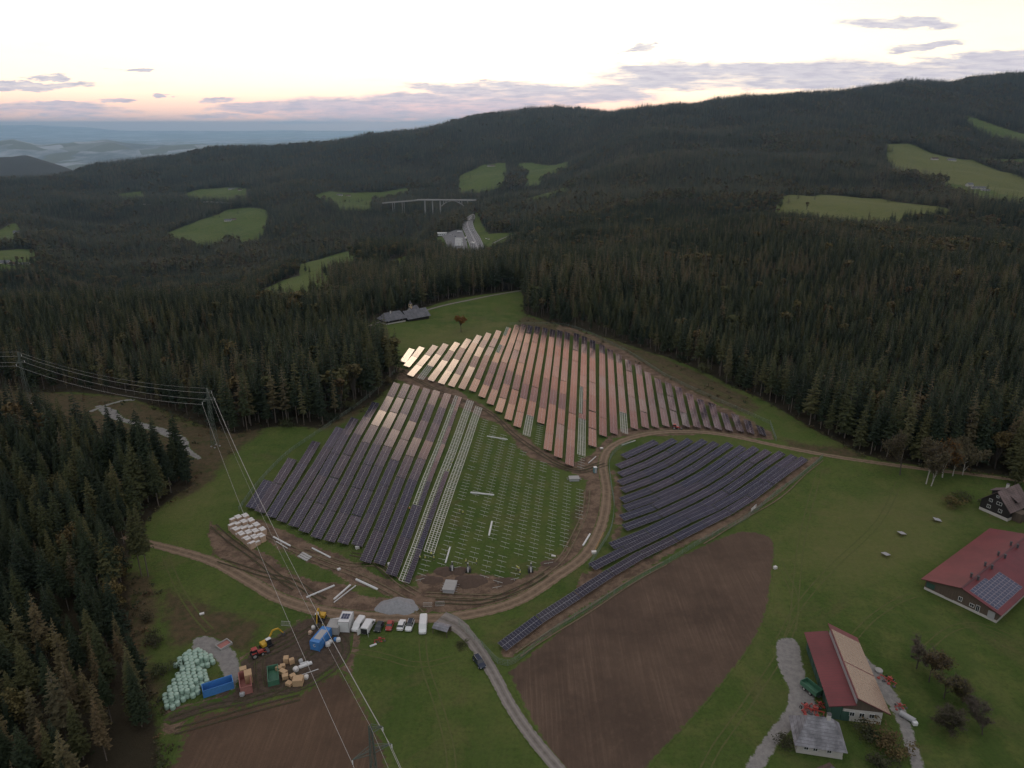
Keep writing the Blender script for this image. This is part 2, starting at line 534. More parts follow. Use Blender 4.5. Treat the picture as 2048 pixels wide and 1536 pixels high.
FIELDS = [
    [(1545, 440), (1565, 393), (1640, 389), (1760, 397), (1910, 425), (1900, 440), (1805, 445), (1800, 462), (1700, 464), (1600, 456)],
    [(1774, 288), (1818, 287), (1862, 306), (1890, 313), (1945, 320), (1990, 338), (2070, 368), (2070, 397), (2000, 388), (1930, 372), (1850, 357), (1800, 345), (1772, 325)],
    [(1925, 230), (1975, 245), (2070, 272), (2070, 290), (1990, 278), (1950, 258)],
    [(1950, 314), (2070, 316), (2070, 332), (1990, 327)],
    [(1880, 366), (1920, 368), (1990, 382), (2070, 394), (2070, 412), (1960, 400), (1900, 384)],
    [(918, 352), (965, 330), (1010, 325), (1015, 345), (1005, 372), (960, 386), (918, 386)],
    [(1035, 328), (1060, 325), (1138, 323), (1140, 332), (1085, 355), (1080, 370), (1050, 372), (1055, 345)],
    [(615, 395), (660, 382), (700, 386), (815, 376), (820, 386), (780, 398), (700, 405), (640, 405)],
    [(662, 406), (745, 402), (742, 422), (680, 422)],
    [(362, 392), (400, 378), (455, 374), (492, 378), (495, 400), (450, 404), (380, 400)],
    [(236, 388), (285, 382), (292, 400), (240, 402)],
    [(328, 468), (400, 440), (440, 428), (450, 420), (500, 415), (532, 420), (537, 440), (527, 468), (505, 488), (485, 494), (460, 480), (430, 492), (400, 494), (350, 484)],
    [(-60, 462), (0, 460), (30, 446), (45, 462), (40, 482), (-60, 492)],
    [(-60, 505), (20, 500), (75, 499), (80, 522), (50, 538), (-60, 545)],
    [(-60, 545), (50, 540), (55, 560), (-60, 570)],
    [(515, 585), (560, 563), (620, 550), (668, 547), (664, 568), (657, 595), (600, 612), (515, 615)],
    [(585, 534), (650, 515), (700, 502), (740, 487), (775, 485), (775, 497), (722, 507), (714, 528), (690, 545), (600, 552)],
    [(760, 540), (800, 515), (822, 510), (815, 540), (775, 552)],
    [(874, 474), (920, 460), (933, 446), (945, 424), (962, 424), (962, 446), (978, 468), (1000, 466), (1038, 464), (1038, 488), (985, 512), (885, 514)],
    [(1050, 403), (1090, 386), (1135, 376), (1138, 384), (1100, 397), (1060, 408)],
]
OPENW = gpoly(OPEN, ymax=1200)
FIELDW = [gpoly(f) for f in FIELDS]
SOIL = [
    [(480, 1035), (520, 1040), (700, 1120), (800, 1170), (835, 1175), (830, 1150), (880, 1140), (960, 1150), (1040, 1158), (1100, 1125), (1140, 1090), (1165, 1030), (1172, 960), (1140, 945), (1060, 915), (1000, 850), (900, 805), (795, 760), (798, 735), (830, 745), (960, 805), (1080, 895), (1140, 930), (1200, 900), (1225, 885), (1205, 930), (1215, 1000), (1190, 1070), (1120, 1150), (1000, 1215), (900, 1235), (700, 1165), (600, 1115), (500, 1065)],
    [(420, 1040), (440, 1060), (520, 1105), (620, 1160), (690, 1170), (720, 1190), (830, 1210), (860, 1225), (760, 1232), (640, 1220), (560, 1195), (430, 1110), (415, 1070)],
    [(640, 1225), (700, 1240), (720, 1275), (700, 1330), (700, 1360), (620, 1400), (500, 1430), (330, 1465), (330, 1420), (430, 1395), (460, 1330), (500, 1300), (560, 1280), (600, 1240)],
    [(1120, 645), (1240, 695), (1330, 755), (1420, 800), (1540, 862), (1545, 878), (1440, 870), (1230, 875), (1200, 905), (1190, 900), (1230, 860), (1400, 850), (1490, 855), (1400, 805), (1300, 750), (1200, 690), (1110, 658)],
    [(1220, 935), (1240, 960), (1245, 1060), (1220, 1090), (1180, 1145), (1160, 1150), (1150, 1180), (1000, 1300), (1010, 1320), (1200, 1195), (1330, 1115), (1480, 1040), (1600, 950), (1640, 915), (1625, 912), (1500, 1010), (1350, 1090), (1200, 1160), (1210, 1100), (1232, 1060), (1228, 960)],
    [(1925, 232), (1975, 245), (2070, 275), (2070, 272), (1975, 242)],
]
SCRUB = [
    [(270, 1140), (310, 1150), (325, 1200), (300, 1300), (330, 1380), (330, 1440), (290, 1400), (200, 1250), (200, 1150)],
    [(-60, 770), (235, 790), (400, 850), (540, 850), (500, 885), (450, 925), (430, 960), (380, 990), (330, 1000), (-60, 850)],
    [(600, 850), (700, 780), (790, 735), (800, 755), (720, 830), (660, 860)],
    [(1048, 630), (1250, 688), (1330, 715), (1450, 770), (1530, 815), (1500, 830), (1380, 790), (1280, 735), (1180, 680), (1030, 655)],
    [(330, 1180), (400, 1200), (520, 1250), (500, 1310), (400, 1290), (340, 1300), (325, 1250)],
    [(1690, 895), (1640, 890), (1560, 880), (1600, 905), (1800, 935), (1720, 905)],
    [(1150, 1020), (1175, 960), (1215, 1000), (1180, 1090), (1100, 1150), (1060, 1160), (1120, 1110)],
]
DRY = [
    [(1150, 1330), (1500, 1330), (1560, 1200), (1560, 1060), (1520, 1040), (1480, 1250), (1280, 1560), (1200, 1560)],
    [(1830, 960), (1950, 1020), (1900, 1110), (1700, 1190), (1560, 1120), (1640, 1000)],
    [(800, 680), (900, 650), (1030, 640), (1000, 665), (900, 690), (800, 700)],
    [(300, 1010), (420, 960), (470, 930), (480, 960), (400, 1040), (310, 1060)],
    FIELDS[0], FIELDS[1]]
# terrain grid
tcols = np.concatenate([[-14, -7, -4, -2.6, -2.0], np.linspace(-1.65, 1.65, 760), [2.0, 2.6, 4, 7, 14]])
yrows = np.concatenate([np.linspace(-600, 50, 14), np.exp(np.linspace(math.log(60), math.log(700), 300)), np.exp(np.linspace(math.log(705), math.log(6000), 330)), np.exp(np.linspace(math.log(6100), math.log(76000), 120))])
TT, YY = np.meshgrid(tcols, yrows)
XX = TT * np.maximum(YY, 60)
vx, vy = XX.ravel(), YY.ravel()
vz = height(vx, vy)
nr, nc = TT.shape
idx = np.arange(nr * nc).reshape(nr, nc)
fa = np.stack([idx[:-1, :-1], idx[:-1, 1:], idx[1:, 1:], idx[1:, :-1]], -1).reshape(-1, 4)
me = bpy.data.meshes.new('ground')
me.vertices.add(len(vx))
me.vertices.foreach_set('co', np.stack([vx, vy, vz], -1).ravel())
me.loops.add(fa.size)
me.loops.foreach_set('vertex_index', fa.ravel())
me.polygons.add(len(fa))
me.polygons.foreach_set('loop_start', np.arange(0, fa.size, 4))
me.polygons.foreach_set('loop_total', np.full(len(fa), 4))
me.polygons.foreach_set('use_smooth', np.ones(len(fa), bool))
me.update()
ground_obj = bpy.data.objects.new('ground', me)
COL.objects.link(ground_obj)
tag(ground_obj, kind='structure')
NEARM = (vy < 1000) & (vy > 50) & (np.abs(vx) < 1500)
FARM = (vy >= 500) & (vy < 6000)


def mask_attr(name, fn):
    """fn(x, y) -> signed distance, negative inside"""
    a = me.attributes.new(name, 'FLOAT', 'POINT')
    a.data.foreach_set('value', fn.astype(np.float32))


def softmask(polys, w, sel, k):
    out = np.zeros(len(vx))
    for p in polys:
        d = sdist(p, vx[sel], vy[sel])
        out[sel] = np.maximum(out[sel], np.clip(0.5 - d / (2 * w), 0, 1))
    return out


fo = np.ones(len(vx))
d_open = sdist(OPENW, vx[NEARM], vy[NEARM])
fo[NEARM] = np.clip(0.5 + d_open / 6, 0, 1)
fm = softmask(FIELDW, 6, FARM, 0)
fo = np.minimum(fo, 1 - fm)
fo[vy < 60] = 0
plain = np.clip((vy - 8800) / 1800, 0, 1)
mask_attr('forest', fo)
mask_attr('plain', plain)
mask_attr('soil', softmask([gpoly(p) for p in SOIL], 1.6, NEARM, 0))
mask_attr('scrub', softmask([gpoly(p) for p in SCRUB], 5, NEARM, 0))
mask_attr('dry', softmask([gpoly(p) for p in DRY], 12, (vy > 50) & (vy < 6000), 0))


def grass_nodes(t, pos):
    """colour of meadow grass"""
    big = t.noise(pos, 0.012, 4, 0.6)
    mid = t.noise(pos, 0.10, 5, 0.65)
    fine = t.noise(pos, 1.1, 4, 0.7)
    c = t.mix(t.smooth(big, 0.35, 0.65), (0.056, 0.098, 0.020), (0.092, 0.132, 0.030))
    c = t.mix(t.smooth(mid, 0.40, 0.72), c, (0.124, 0.142, 0.042))
    c = t.mix(t.math('MULTIPLY', t.smooth(t.noise(pos, 0.045, 6, 0.7, dist=1.2), 0.52, 0.66), 0.55), c, (0.128, 0.114, 0.050))
    c = t.mix(t.math('MULTIPLY', t.smooth(fine, 0.35, 0.8), 0.6), c, (0.034, 0.050, 0.014))
    # mowing stripes, faint, in two directions
    for rot, amt in ((0.5, 0.22), (-0.9, 0.14)):
        mp = t.node('ShaderNodeMapping', i_Vector=pos, i_Rotation=(0, 0, rot), i_Scale=(0.30, 0.010, 0.2))
        st = t.noise(mp.outputs[0], 1.0, 2, 0.5)
        c = t.mix(t.math('MULTIPLY', t.smooth(st, 0.46, 0.60), amt), c, (0.098, 0.122, 0.038))
    return c


def soil_nodes(t, pos):
    a = t.noise(pos, 0.25, 6, 0.7)
    b = t.noise(pos, 1.4, 5, 0.7, dist=1.5)
    c = t.mix(t.smooth(a, 0.35, 0.65), (0.110, 0.075, 0.054), (0.245, 0.170, 0.120))
    return t.mix(t.math('MULTIPLY', t.smooth(b, 0.4, 0.7), 0.55), c, (0.072, 0.048, 0.034))


def ground_mat():
    m = bpy.data.materials.new('ground')
    m.use_nodes = True
    t = NT(m.node_tree)
    pos = t.node('ShaderNodeNewGeometry').outputs['Position']
    at = lambda n: t.node('ShaderNodeAttribute', attribute_name=n).outputs['Fac']
    c = grass_nodes(t, pos)
    n1, n2 = t.noise(pos, 0.09, 5, 0.65), t.noise(pos, 0.6, 5, 0.7)
    br = t.math('ADD', t.math('MULTIPLY', n1, 1.0), t.math('MULTIPLY', n2, 0.9))       # ~0.95
    br = t.math('SUBTRACT', br, 0.95)
    dry = t.mix(t.smooth(n2, 0.35, 0.7), (0.150, 0.145, 0.055), (0.180, 0.158, 0.070))
    c = t.mix(t.math('MULTIPLY', t.smooth(t.math('ADD', at('dry'), br), 0.25, 1.0), 0.45), c, dry)
    scr = t.mix(t.smooth(n2, 0.3, 0.7), (0.125, 0.088, 0.052), (0.070, 0.062, 0.032))
    scr = t.mix(t.math('MULTIPLY', t.smooth(t.noise(pos, 0.22, 4, 0.7), 0.5, 0.65), 0.7), scr, (0.055, 0.070, 0.022))
    c = t.mix(t.smooth(t.math('ADD', at('scrub'), br), 0.35, 0.8), c, scr)
    c = t.mix(t.smooth(t.math('ADD', at('soil'), t.math('MULTIPLY', br, 1.7)), 0.38, 0.62), c, soil_nodes(t, pos))
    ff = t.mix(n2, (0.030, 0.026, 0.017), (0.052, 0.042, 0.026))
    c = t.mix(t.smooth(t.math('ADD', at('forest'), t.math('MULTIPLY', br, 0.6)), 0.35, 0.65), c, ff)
    pl = t.node('ShaderNodeTexVoronoi', i_Scale=0.0016)
    t.link(pos, pl.inputs['Vector'])
    plc = t.mix(t.smooth(t.noise(pos, 0.0004, 6, 0.7), 0.4, 0.6), (0.12, 0.14, 0.14), (0.42, 0.44, 0.45))  # pale blue-grey patches: mist over the plain put into the ground colour
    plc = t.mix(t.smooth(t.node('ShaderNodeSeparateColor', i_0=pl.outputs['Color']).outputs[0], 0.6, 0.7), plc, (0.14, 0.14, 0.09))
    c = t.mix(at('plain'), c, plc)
    bs = t.node('ShaderNodeBsdfPrincipled', i_Roughness=0.95)
    bs.inputs['Specular IOR Level'].default_value = 0.12
    t.link(c, bs.inputs['Base Color'])
    hb = t.math('ADD', t.math('MULTIPLY', n2, 0.6), t.noise(pos, 2.5, 3, 0.7))
    t.link(t.node('ShaderNodeBump', i_Strength=0.8, i_Distance=0.5, i_Height=hb).outputs[0], bs.inputs['Normal'])
    t.node('ShaderNodeOutputMaterial', i_0=bs.outputs[0])
    return m


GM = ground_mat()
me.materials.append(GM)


# ------------------------------------------------------------ sheets laid on the ground
def sheet_mat(name, kind, c1, c2, edge=1.0, ang=0.0, rough=0.95):
    """surface that frays into the grass near its edge ('edge' attribute in metres)"""
    m = bpy.data.materials.new(name)
    m.use_nodes = True
    t = NT(m.node_tree)
    pos = t.node('ShaderNodeNewGeometry').outputs['Position']
    e = t.node('ShaderNodeAttribute', attribute_name='edge').outputs['Fac']
    v = t.node('ShaderNodeAttribute', attribute_name='across').outputs['Fac']
    n2 = t.noise(pos, 0.7, 5, 0.7)
    n3 = t.noise(pos, 3.0, 4, 0.7)
    if kind == 'field':
        mp = t.node('ShaderNodeMapping', i_Vector=pos, i_Rotation=(0, 0, ang), i_Scale=(1.6, 0.03, 1))
        fur = t.noise(mp.outputs[0], 1.0, 3, 0.7)
        big = t.noise(pos, 0.03, 5, 0.65)
        c = t.mix(t.smooth(big, 0.35, 0.65), c1, c2)
        c = t.mix(t.math('MULTIPLY', t.math('MULTIPLY', t.smooth(fur, 0.40, 0.72), t.smooth(t.noise(pos, 0.06, 4, 0.7), 0.3, 0.7)), 0.6), c, tuple(x * 1.6 for x in c2))
        c = t.mix(t.math('MULTIPLY', t.smooth(t.noise(pos, 0.5, 6, 0.75), 0.5, 0.8), 0.5), c, tuple(x * 1.45 for x in c2))
        c = t.mix(t.math('MULTIPLY', t.smooth(n3, 0.45, 0.8), 0.4), c, tuple(x * 0.6 for x in c1))
        h = t.math('ADD', t.math('MULTIPLY', fur, 1.2), n3)
    else:
        c = t.mix(t.smooth(n2, 0.3, 0.7), c1, c2)
        c = t.mix(t.math('MULTIPLY', t.smooth(n3, 0.45, 0.8), 0.35), c, tuple(x * 0.65 for x in c1))
        if kind == 'track':   # two worn wheel lines lighter than the crown
            w = t.math('ABSOLUTE', t.math('SUBTRACT', t.math('ABSOLUTE', v), 0.5))
            c = t.mix(t.math('MULTIPLY', t.smooth(w, 0.22, 0.05), 0.5), c, tuple(x * 1.35 for x in c2))
            mid = t.smooth(t.math('ADD', t.math('ABSOLUTE', v), t.math('MULTIPLY', n2, 0.3)), 0.34, 0.16)
            c = t.mix(t.math('MULTIPLY', mid, 0.35), c, (0.085, 0.07, 0.045))
        h = n3
    fray = t.smooth(t.math('ADD', e, t.math('MULTIPLY', t.math('SUBTRACT', n2, 0.5), edge * 3.5)), edge * 0.15, edge * 0.8)
    g = grass_nodes(t, pos)
    c = t.mix(fray, g, c)
    bs = t.node('ShaderNodeBsdfPrincipled', i_Roughness=rough)
    bs.inputs['Specular IOR Level'].default_value = 0.15
    t.link(c, bs.inputs['Base Color'])
    t.link(t.node('ShaderNodeBump', i_Strength=0.7, i_Distance=0.25, i_Height=h).outputs[0], bs.inputs['Normal'])
    t.node('ShaderNodeOutputMaterial', i_0=bs.outputs[0])
    return m


def ribbon(name, pts_px, width, mat, off=0.06, step=1.6, ymax=6000, world_pts=None, widths=None):
    w = world_pts if world_pts is not None else gpoly(pts_px, ymax=ymax)
    c = spline(w, step)
    tan = np.gradient(c, axis=0)
    tan /= np.linalg.norm(tan, axis=1)[:, None] + 1e-9
    nor = np.stack([-tan[:, 1], tan[:, 0]], -1)
    wd = np.full(len(c), width) if widths is None else np.interp(np.linspace(0, 1, len(c)), np.linspace(0, 1, len(widths)), widths)
    K = np.linspace(-1, 1, 9)
    P = c[:, None, :] + nor[:, None, :] * (K[None, :, None] * (wd / 2)[:, None, None])
    xs, ys = P[..., 0].ravel(), P[..., 1].ravel()
    zs = height(xs, ys) + off
    n = len(c)
    fs = [(i * 9 + j, i * 9 + j + 1, (i + 1) * 9 + j + 1, (i + 1) * 9 + j) for i in range(n - 1) for j in range(8)]
    o = mesh_obj(name, np.stack([xs, ys, zs], -1), fs, mat, smooth=True)
    e = o.data.attributes.new('edge', 'FLOAT', 'POINT')
    e.data.foreach_set('value', ((1 - np.abs(K))[None, :] * (wd / 2)[:, None]).ravel().astype(np.float32))
    a = o.data.attributes.new('across', 'FLOAT', 'POINT')
    a.data.foreach_set('value', np.tile(K, n).astype(np.float32))
    return tag(o, kind='structure')


def polysheet(name, pts_px, mat, off=0.05, step=2.0, smooth_edge=True, ymax=6000, world_pts=None):
    w = world_pts if world_pts is not None else gpoly(pts_px, ymax=ymax)
    b = spline(list(w) + [w[0]], step)[:-1] if smooth_edge else np.array(w)
    x0, y0 = b.min(0)
    x1, y1 = b.max(0)
    gx, gy = np.meshgrid(np.arange(x0, x1, step), np.arange(y0, y1, step))
    gx, gy = gx.ravel(), gy.ravel()
    k = sdist(b, gx, gy) < -step * 0.4
    pts = [Vector((float(a), float(c))) for a, c in b] + [Vector((float(a), float(c))) for a, c in zip(gx[k], gy[k])]
    nb = len(b)
    r = delaunay_2d_cdt(pts, [(i, (i + 1) % nb) for i in range(nb)], [], 1, 1e-4)
    xs, ys = np.array([v[0] for v in r[0]]), np.array([v[1] for v in r[0]])
    zs = height(xs, ys) + off
    fs = [tuple(f) for f in r[2]]
    cen = np.array([[xs[list(f)].mean(), ys[list(f)].mean()] for f in fs])
    ins = sdist(b, cen[:, 0], cen[:, 1]) < 0
    fs = [f for f, q in zip(fs, ins) if q]
    o = mesh_obj(name, np.stack([xs, ys, zs], -1), fs, mat, smooth=True)
    e = o.data.attributes.new('edge', 'FLOAT', 'POINT')
    e.data.foreach_set('value', np.abs(sdist(b, xs, ys)).astype(np.float32))
    return tag(o, kind='structure')


M_track = sheet_mat('dirt_track', 'track', (0.150, 0.105, 0.072), (0.235, 0.170, 0.118), 0.45)
M_road = sheet_mat('grey_road', 'track', (0.185, 0.165, 0.150), (0.245, 0.220, 0.200), 0.3)
M_plough = sheet_mat('ploughed', 'field', (0.082, 0.056, 0.042), (0.118, 0.080, 0.058), 1.0, -0.50)
M_plough2 = sheet_mat('ploughed_red', 'field', (0.082, 0.054, 0.038), (0.115, 0.074, 0.050), 2.5, 0.75)
M_gravel = sheet_mat('gravel', 'yard', (0.20, 0.19, 0.185), (0.28, 0.265, 0.25), 0.7)
M_mud = sheet_mat('mud', 'yard', (0.060, 0.044, 0.034), (0.110, 0.080, 0.060), 1.5)

MAIN_ROAD = [(250, 1072), (290, 1085), (350, 1100), (430, 1125), (500, 1163), (560, 1197), (640, 1222), (720, 1232), (800, 1236), (880, 1236), (960, 1225), (1040, 1200), (1110, 1155), (1170, 1110), (1203, 1050), (1213, 985), (1206, 925), (1225, 892), (1280, 871), (1360, 863), (1450, 870), (1560, 893), (1680, 915), (1800, 932), (1900, 944), (2150, 975)]
ribbon('dirt_road', MAIN_ROAD, 4.0, M_track, 0.07, widths=[3.6, 4.2, 4.6, 4.4, 4.2, 4, 4, 4, 3.6, 3.2, 3.2, 3.2])
ribbon('road', [(880, 1236), (915, 1252), (950, 1290), (985, 1345), (1020, 1410), (1062, 1472), (1115, 1536), (1160, 1590)], 3.3, M_road, 0.10, widths=[6.5, 4.0, 3.4, 3.2, 3.2, 3.2, 3.2])
ribbon('chapel_road', [(700, 662), (745, 650), (770, 641), (865, 617), (930, 602), (1000, 588), (1050, 580)], 3.0, M_road, 0.09)
ribbon('gravel_path', [(195, 812), (215, 822), (240, 838), (290, 852), (330, 865), (362, 880), (372, 900), (400, 918)], 3.8, M_gravel, 0.08, widths=[3, 7, 3.5, 4, 5, 5, 4, 2])
ribbon('gravel_path', [(180, 824), (210, 812), (245, 802), (270, 800)], 2.6, M_gravel, 0.11)
ribbon('farm_path', [(1690, 1290), (1730, 1330), (1775, 1385), (1805, 1440), (1825, 1500), (1850, 1575)], 3.4, M_gravel, 0.06, widths=[4, 5, 4.2, 3.2, 3.0, 3])
polysheet('farm_yard', [(1585, 1275), (1556, 1278), (1550, 1310), (1560, 1345), (1574, 1380), (1570, 1415), (1545, 1450), (1515, 1490), (1480, 1545), (1460, 1580), (1495, 1580), (1535, 1530), (1565, 1482), (1600, 1455), (1640, 1440), (1630, 1390), (1610, 1340), (1600, 1290)], M_gravel, 0.05, 1.2)
polysheet('ploughed_field', [(1015, 1345), (1100, 1275), (1200, 1203), (1330, 1128), (1430, 1080), (1485, 1062), (1530, 1070), (1549, 1085), (1545, 1150), (1530, 1235), (1490, 1310), (1410, 1410), (1310, 1520), (1250, 1600), (1150, 1600), (1100, 1510), (1050, 1420)], M_plough, 0.06, 2.5)
polysheet('ploughed_field', [(400, 1425), (470, 1408), (560, 1395), (620, 1372), (660, 1340), (695, 1345), (720, 1385), (745, 1430), (770, 1485), (795, 1560), (800, 1600), (300, 1600), (345, 1520), (365, 1450)], M_plough2, 0.05, 2.5)
polysheet('gravel_yard', [(385, 1280), (400, 1272), (430, 1275), (460, 1292), (480, 1320), (478, 1360), (462, 1385), (440, 1340), (425, 1318), (385, 1305)], M_gravel, 0.05, 1.2)
polysheet('mud_yard', [(470, 1330), (520, 1290), (560, 1265), (600, 1240), (640, 1230), (700, 1245), (705, 1290), (690, 1330), (660, 1345), (600, 1385), (520, 1405), (430, 1420), (340, 1450), (330, 1430), (400, 1405), (455, 1390), (470, 1360)], M_mud, 0.04, 1.8)

# ------------------------------------------------------------ tree prototypes


def foliage_mat(name, cols, trans=0.0):
    m = bpy.data.materials.new(name)
    m.use_nodes = True
    t = NT(m.node_tree)
    oi = t.node('ShaderNodeObjectInfo').outputs['Random']
    tc = t.node('ShaderNodeTexCoord').outputs['Object']
    n = t.noise(tc, 0.55, 3, 0.6)
    c = t.ramp(oi, [(i / (len(cols) - 1), c) for i, c in enumerate(cols)])
    c = t.mix(t.smooth(n, 0.35, 0.7), t.mix(1.0, c, (0.62, 0.66, 0.66), 'MULTIPLY'), t.mix(1.0, c, (1.35, 1.30, 1.15), 'MULTIPLY'))
    bs = t.node('ShaderNodeBsdfPrincipled', i_Roughness=0.75)
    bs.inputs['Specular IOR Level'].default_value = 0.2
    t.link(c, bs.inputs['Base Color'])
    t.node('ShaderNodeOutputMaterial', i_0=bs.outputs[0])
    return m


M_spruce = foliage_mat('spruce_needles', [(0.018, 0.029, 0.016), (0.030, 0.043, 0.020), (0.022, 0.034, 0.020), (0.054, 0.064, 0.026), (0.096, 0.092, 0.038)])
M_larch = foliage_mat('larch_needles', [(0.125, 0.100, 0.050), (0.105, 0.102, 0.048), (0.130, 0.092, 0.050), (0.092, 0.080, 0.045)])
M_autumn = foliage_mat('autumn_leaves', [(0.085, 0.082, 0.034), (0.130, 0.100, 0.040), (0.100, 0.064, 0.034), (0.066, 0.076, 0.030)])
M_tan = foliage_mat('tan_leaves', [(0.150, 0.115, 0.070), (0.130, 0.110, 0.060), (0.165, 0.120, 0.080)])
M_orange = foliage_mat('orange_leaves', [(0.170, 0.080, 0.020), (0.19, 0.085, 0.022)])
M_twig = foliage_mat('bare_twigs', [(0.085, 0.072, 0.060), (0.105, 0.085, 0.066), (0.080, 0.060, 0.048)])
M_shrub = foliage_mat('shrub_leaves', [(0.048, 0.050, 0.026), (0.070, 0.062, 0.034), (0.040, 0.046, 0.022)])
M_bark = pbr('bark', (0.15, 0.125, 0.105), 0.95, var=0.35, scale=3, stretch=(3, 3, 0.4))
M_barkd = pbr('dark_bark', (0.070, 0.058, 0.048), 0.95, var=0.35, scale=3, stretch=(3, 3, 0.4))
M_birch = pbr('birch_bark', (0.42, 0.39, 0.36), 0.9, var=0.4, scale=2, stretch=(1, 1, 3))


def conifer(seed, h=1.0, c0=0.28, rad=0.125, whorls=20, per=8, sub=3, dens=1.0, power=0.85, flat=False):
    """unit-height conifer: returns (crown verts, faces), trunk MB. Boughs droop from the trunk; each carries sub leaf blades."""
    r = random.Random(seed)
    V, Fc = [], []
    for w in range(whorls):
        f = w / whorls
        z = c0 + (1 - c0) * f
        L = rad * (1 - f) ** power * r.uniform(0.82, 1.12) * (0.75 + 0.25 * min(1, f * 6 + .2)) + 0.008
        n = max(3, int(per * (1 - 0.45 * f)))
        a0 = r.random() * 6.28
        for k in range(n):
            if r.random() > dens: continue
            a = a0 + 6.283 * k / n + r.uniform(-.25, .25)
            l = L * r.uniform(0.68, 1.18)
            rise = r.uniform(-0.25, 0.12) - 0.30 * (1 - f)
            d = Vector((math.cos(a), math.sin(a), 0))
            q = Vector((-math.sin(a), math.cos(a), 0))
            base = Vector((0, 0, z + r.uniform(-.012, .012)))
            # main bough blade, drooping then lifting at the tip
            p1 = base + d * l * 0.5 + Vector((0, 0, rise * l * 0.6))
            p2 = base + d * l + Vector((0, 0, rise * l * 0.85))
            wv = l * r.uniform(0.24, 0.36)
            i = len(V)
            dr = Vector((0, 0, -wv * 0.55))
            V += [base, p1 + q * wv + dr, p1 - q * wv + dr, p2, p1]
            Fc += [(i, i + 2, i + 4), (i, i + 4, i + 1), (i + 1, i + 4, i + 3), (i + 4, i + 2, i + 3)]
            for s in range(sub):
                g = r.uniform(0.35, 0.95)
                c = base + d * l * g + Vector((0, 0, rise * l * g * 0.8))
                sd = 1 if s % 2 else -1
                e = (q * sd * r.uniform(0.5, 1.0) + d * r.uniform(0.2, 0.7)).normalized()
                ll = l * r.uniform(0.22, 0.42)
                i = len(V)
                V += [c, c + e * ll + Vector((0, 0, -ll * r.uniform(0.2, 0.8))), c + d * ll * 0.45 + Vector((0, 0, -ll * r.uniform(0.5, 0.9)))]
                Fc += [(i, i + 1, i + 2)]
    # leader
    i = len(V)
    for k in range(3):
        a = k * 2.09
        V.append(Vector((math.cos(a) * 0.008, math.sin(a) * 0.008, 0.955)))
    V.append(Vector((0, 0, 1.0)))
    Fc += [(i, i + 1, i + 3), (i + 1, i + 2, i + 3), (i + 2, i, i + 3)]
    return V, Fc


def trunk_mb(h=0.93, r0=0.0085, n=6, stubs=0, seed=0):
    mb = MB()
    mb.tube((0, 0, -0.03), (0, 0, h * 0.5), r0, r0 * 0.72, n, caps=False)
    mb.tube((0, 0, h * 0.5), (0, 0, h), r0 * 0.72, r0 * 0.15, n, caps=False)
    r = random.Random(seed)
    for _ in range(stubs):
        z = r.uniform(0.08, 0.42)
        a = r.random() * 6.28
        l = r.uniform(0.015, 0.04)
        mb.tube((0, 0, z), (math.cos(a) * l, math.sin(a) * l, z - 0.004), 0.0012, 0.0006, 3, caps=False)
    return mb


def make_mesh(name, V, Fc, mats, mi=None):
    m = bpy.data.meshes.new(name)
    m.from_pydata([tuple(v) for v in V], [], Fc)
    for x in mats: m.materials.append(x)
    if mi is not None: m.polygons.foreach_set('material_index', mi)
    m.update()
    return m


def leaf_cloud(r, centres, n, size, V, Fc):
    """small leaf-clump faces scattered on and in overlapping ellipsoid clumps"""
    for (c, rad) in centres:
        for _ in range(int(n)):
            d = Vector((r.gauss(0, 1), r.gauss(0, 1), r.gauss(0, 1)))
            d.normalize()
            rr = rad * (r.random() ** 0.45)
            p = Vector(c) + Vector((d.x * rr, d.y * rr, d.z * rr * 0.8))
            s = size * r.uniform(0.6, 1.4)
            a = Vector((r.gauss(0, 1), r.gauss(0, 1), r.gauss(0, .6))).normalized() * s
            b = a.cross(d)
            if b.length < 1e-5: b = Vector((s, 0, 0))
            b = b.normalized() * s
            i = len(V)
            V += [p - a, p + b * .8, p + a, p - b * .8]
            Fc.append((i, i + 1, i + 2, i + 3))


def broadleaf(seed, c0=0.3, R0=0.33, clumps=14, n=46, size=0.028):
    r = random.Random(seed)
    cs = []
    for k in range(clumps):
        a = r.random() * 6.28
        z = c0 + 0.18 + r.random() ** 0.8 * (0.80 - c0 - 0.05)
        prof_ = math.sin(min(1, (z - c0) / (1 - c0)) * math.pi) ** 0.6
        rr = R0 * prof_ * r.uniform(0.3, 0.8)
        cs.append(((math.cos(a) * rr, math.sin(a) * rr, z), R0 * r.uniform(0.28, 0.48)))
    V, Fc = [], []
    leaf_cloud(r, cs, n, size, V, Fc)
    tb = MB()
    tb.tube((0, 0, -0.03), (0, 0, c0 + 0.1), 0.022, 0.015, 7, caps=False)
    for c, rad in cs:
        tb.tube((0, 0, c0 * r.uniform(0.75, 1.2)), c, 0.009, 0.003, 4, caps=False)
    return V, Fc, tb


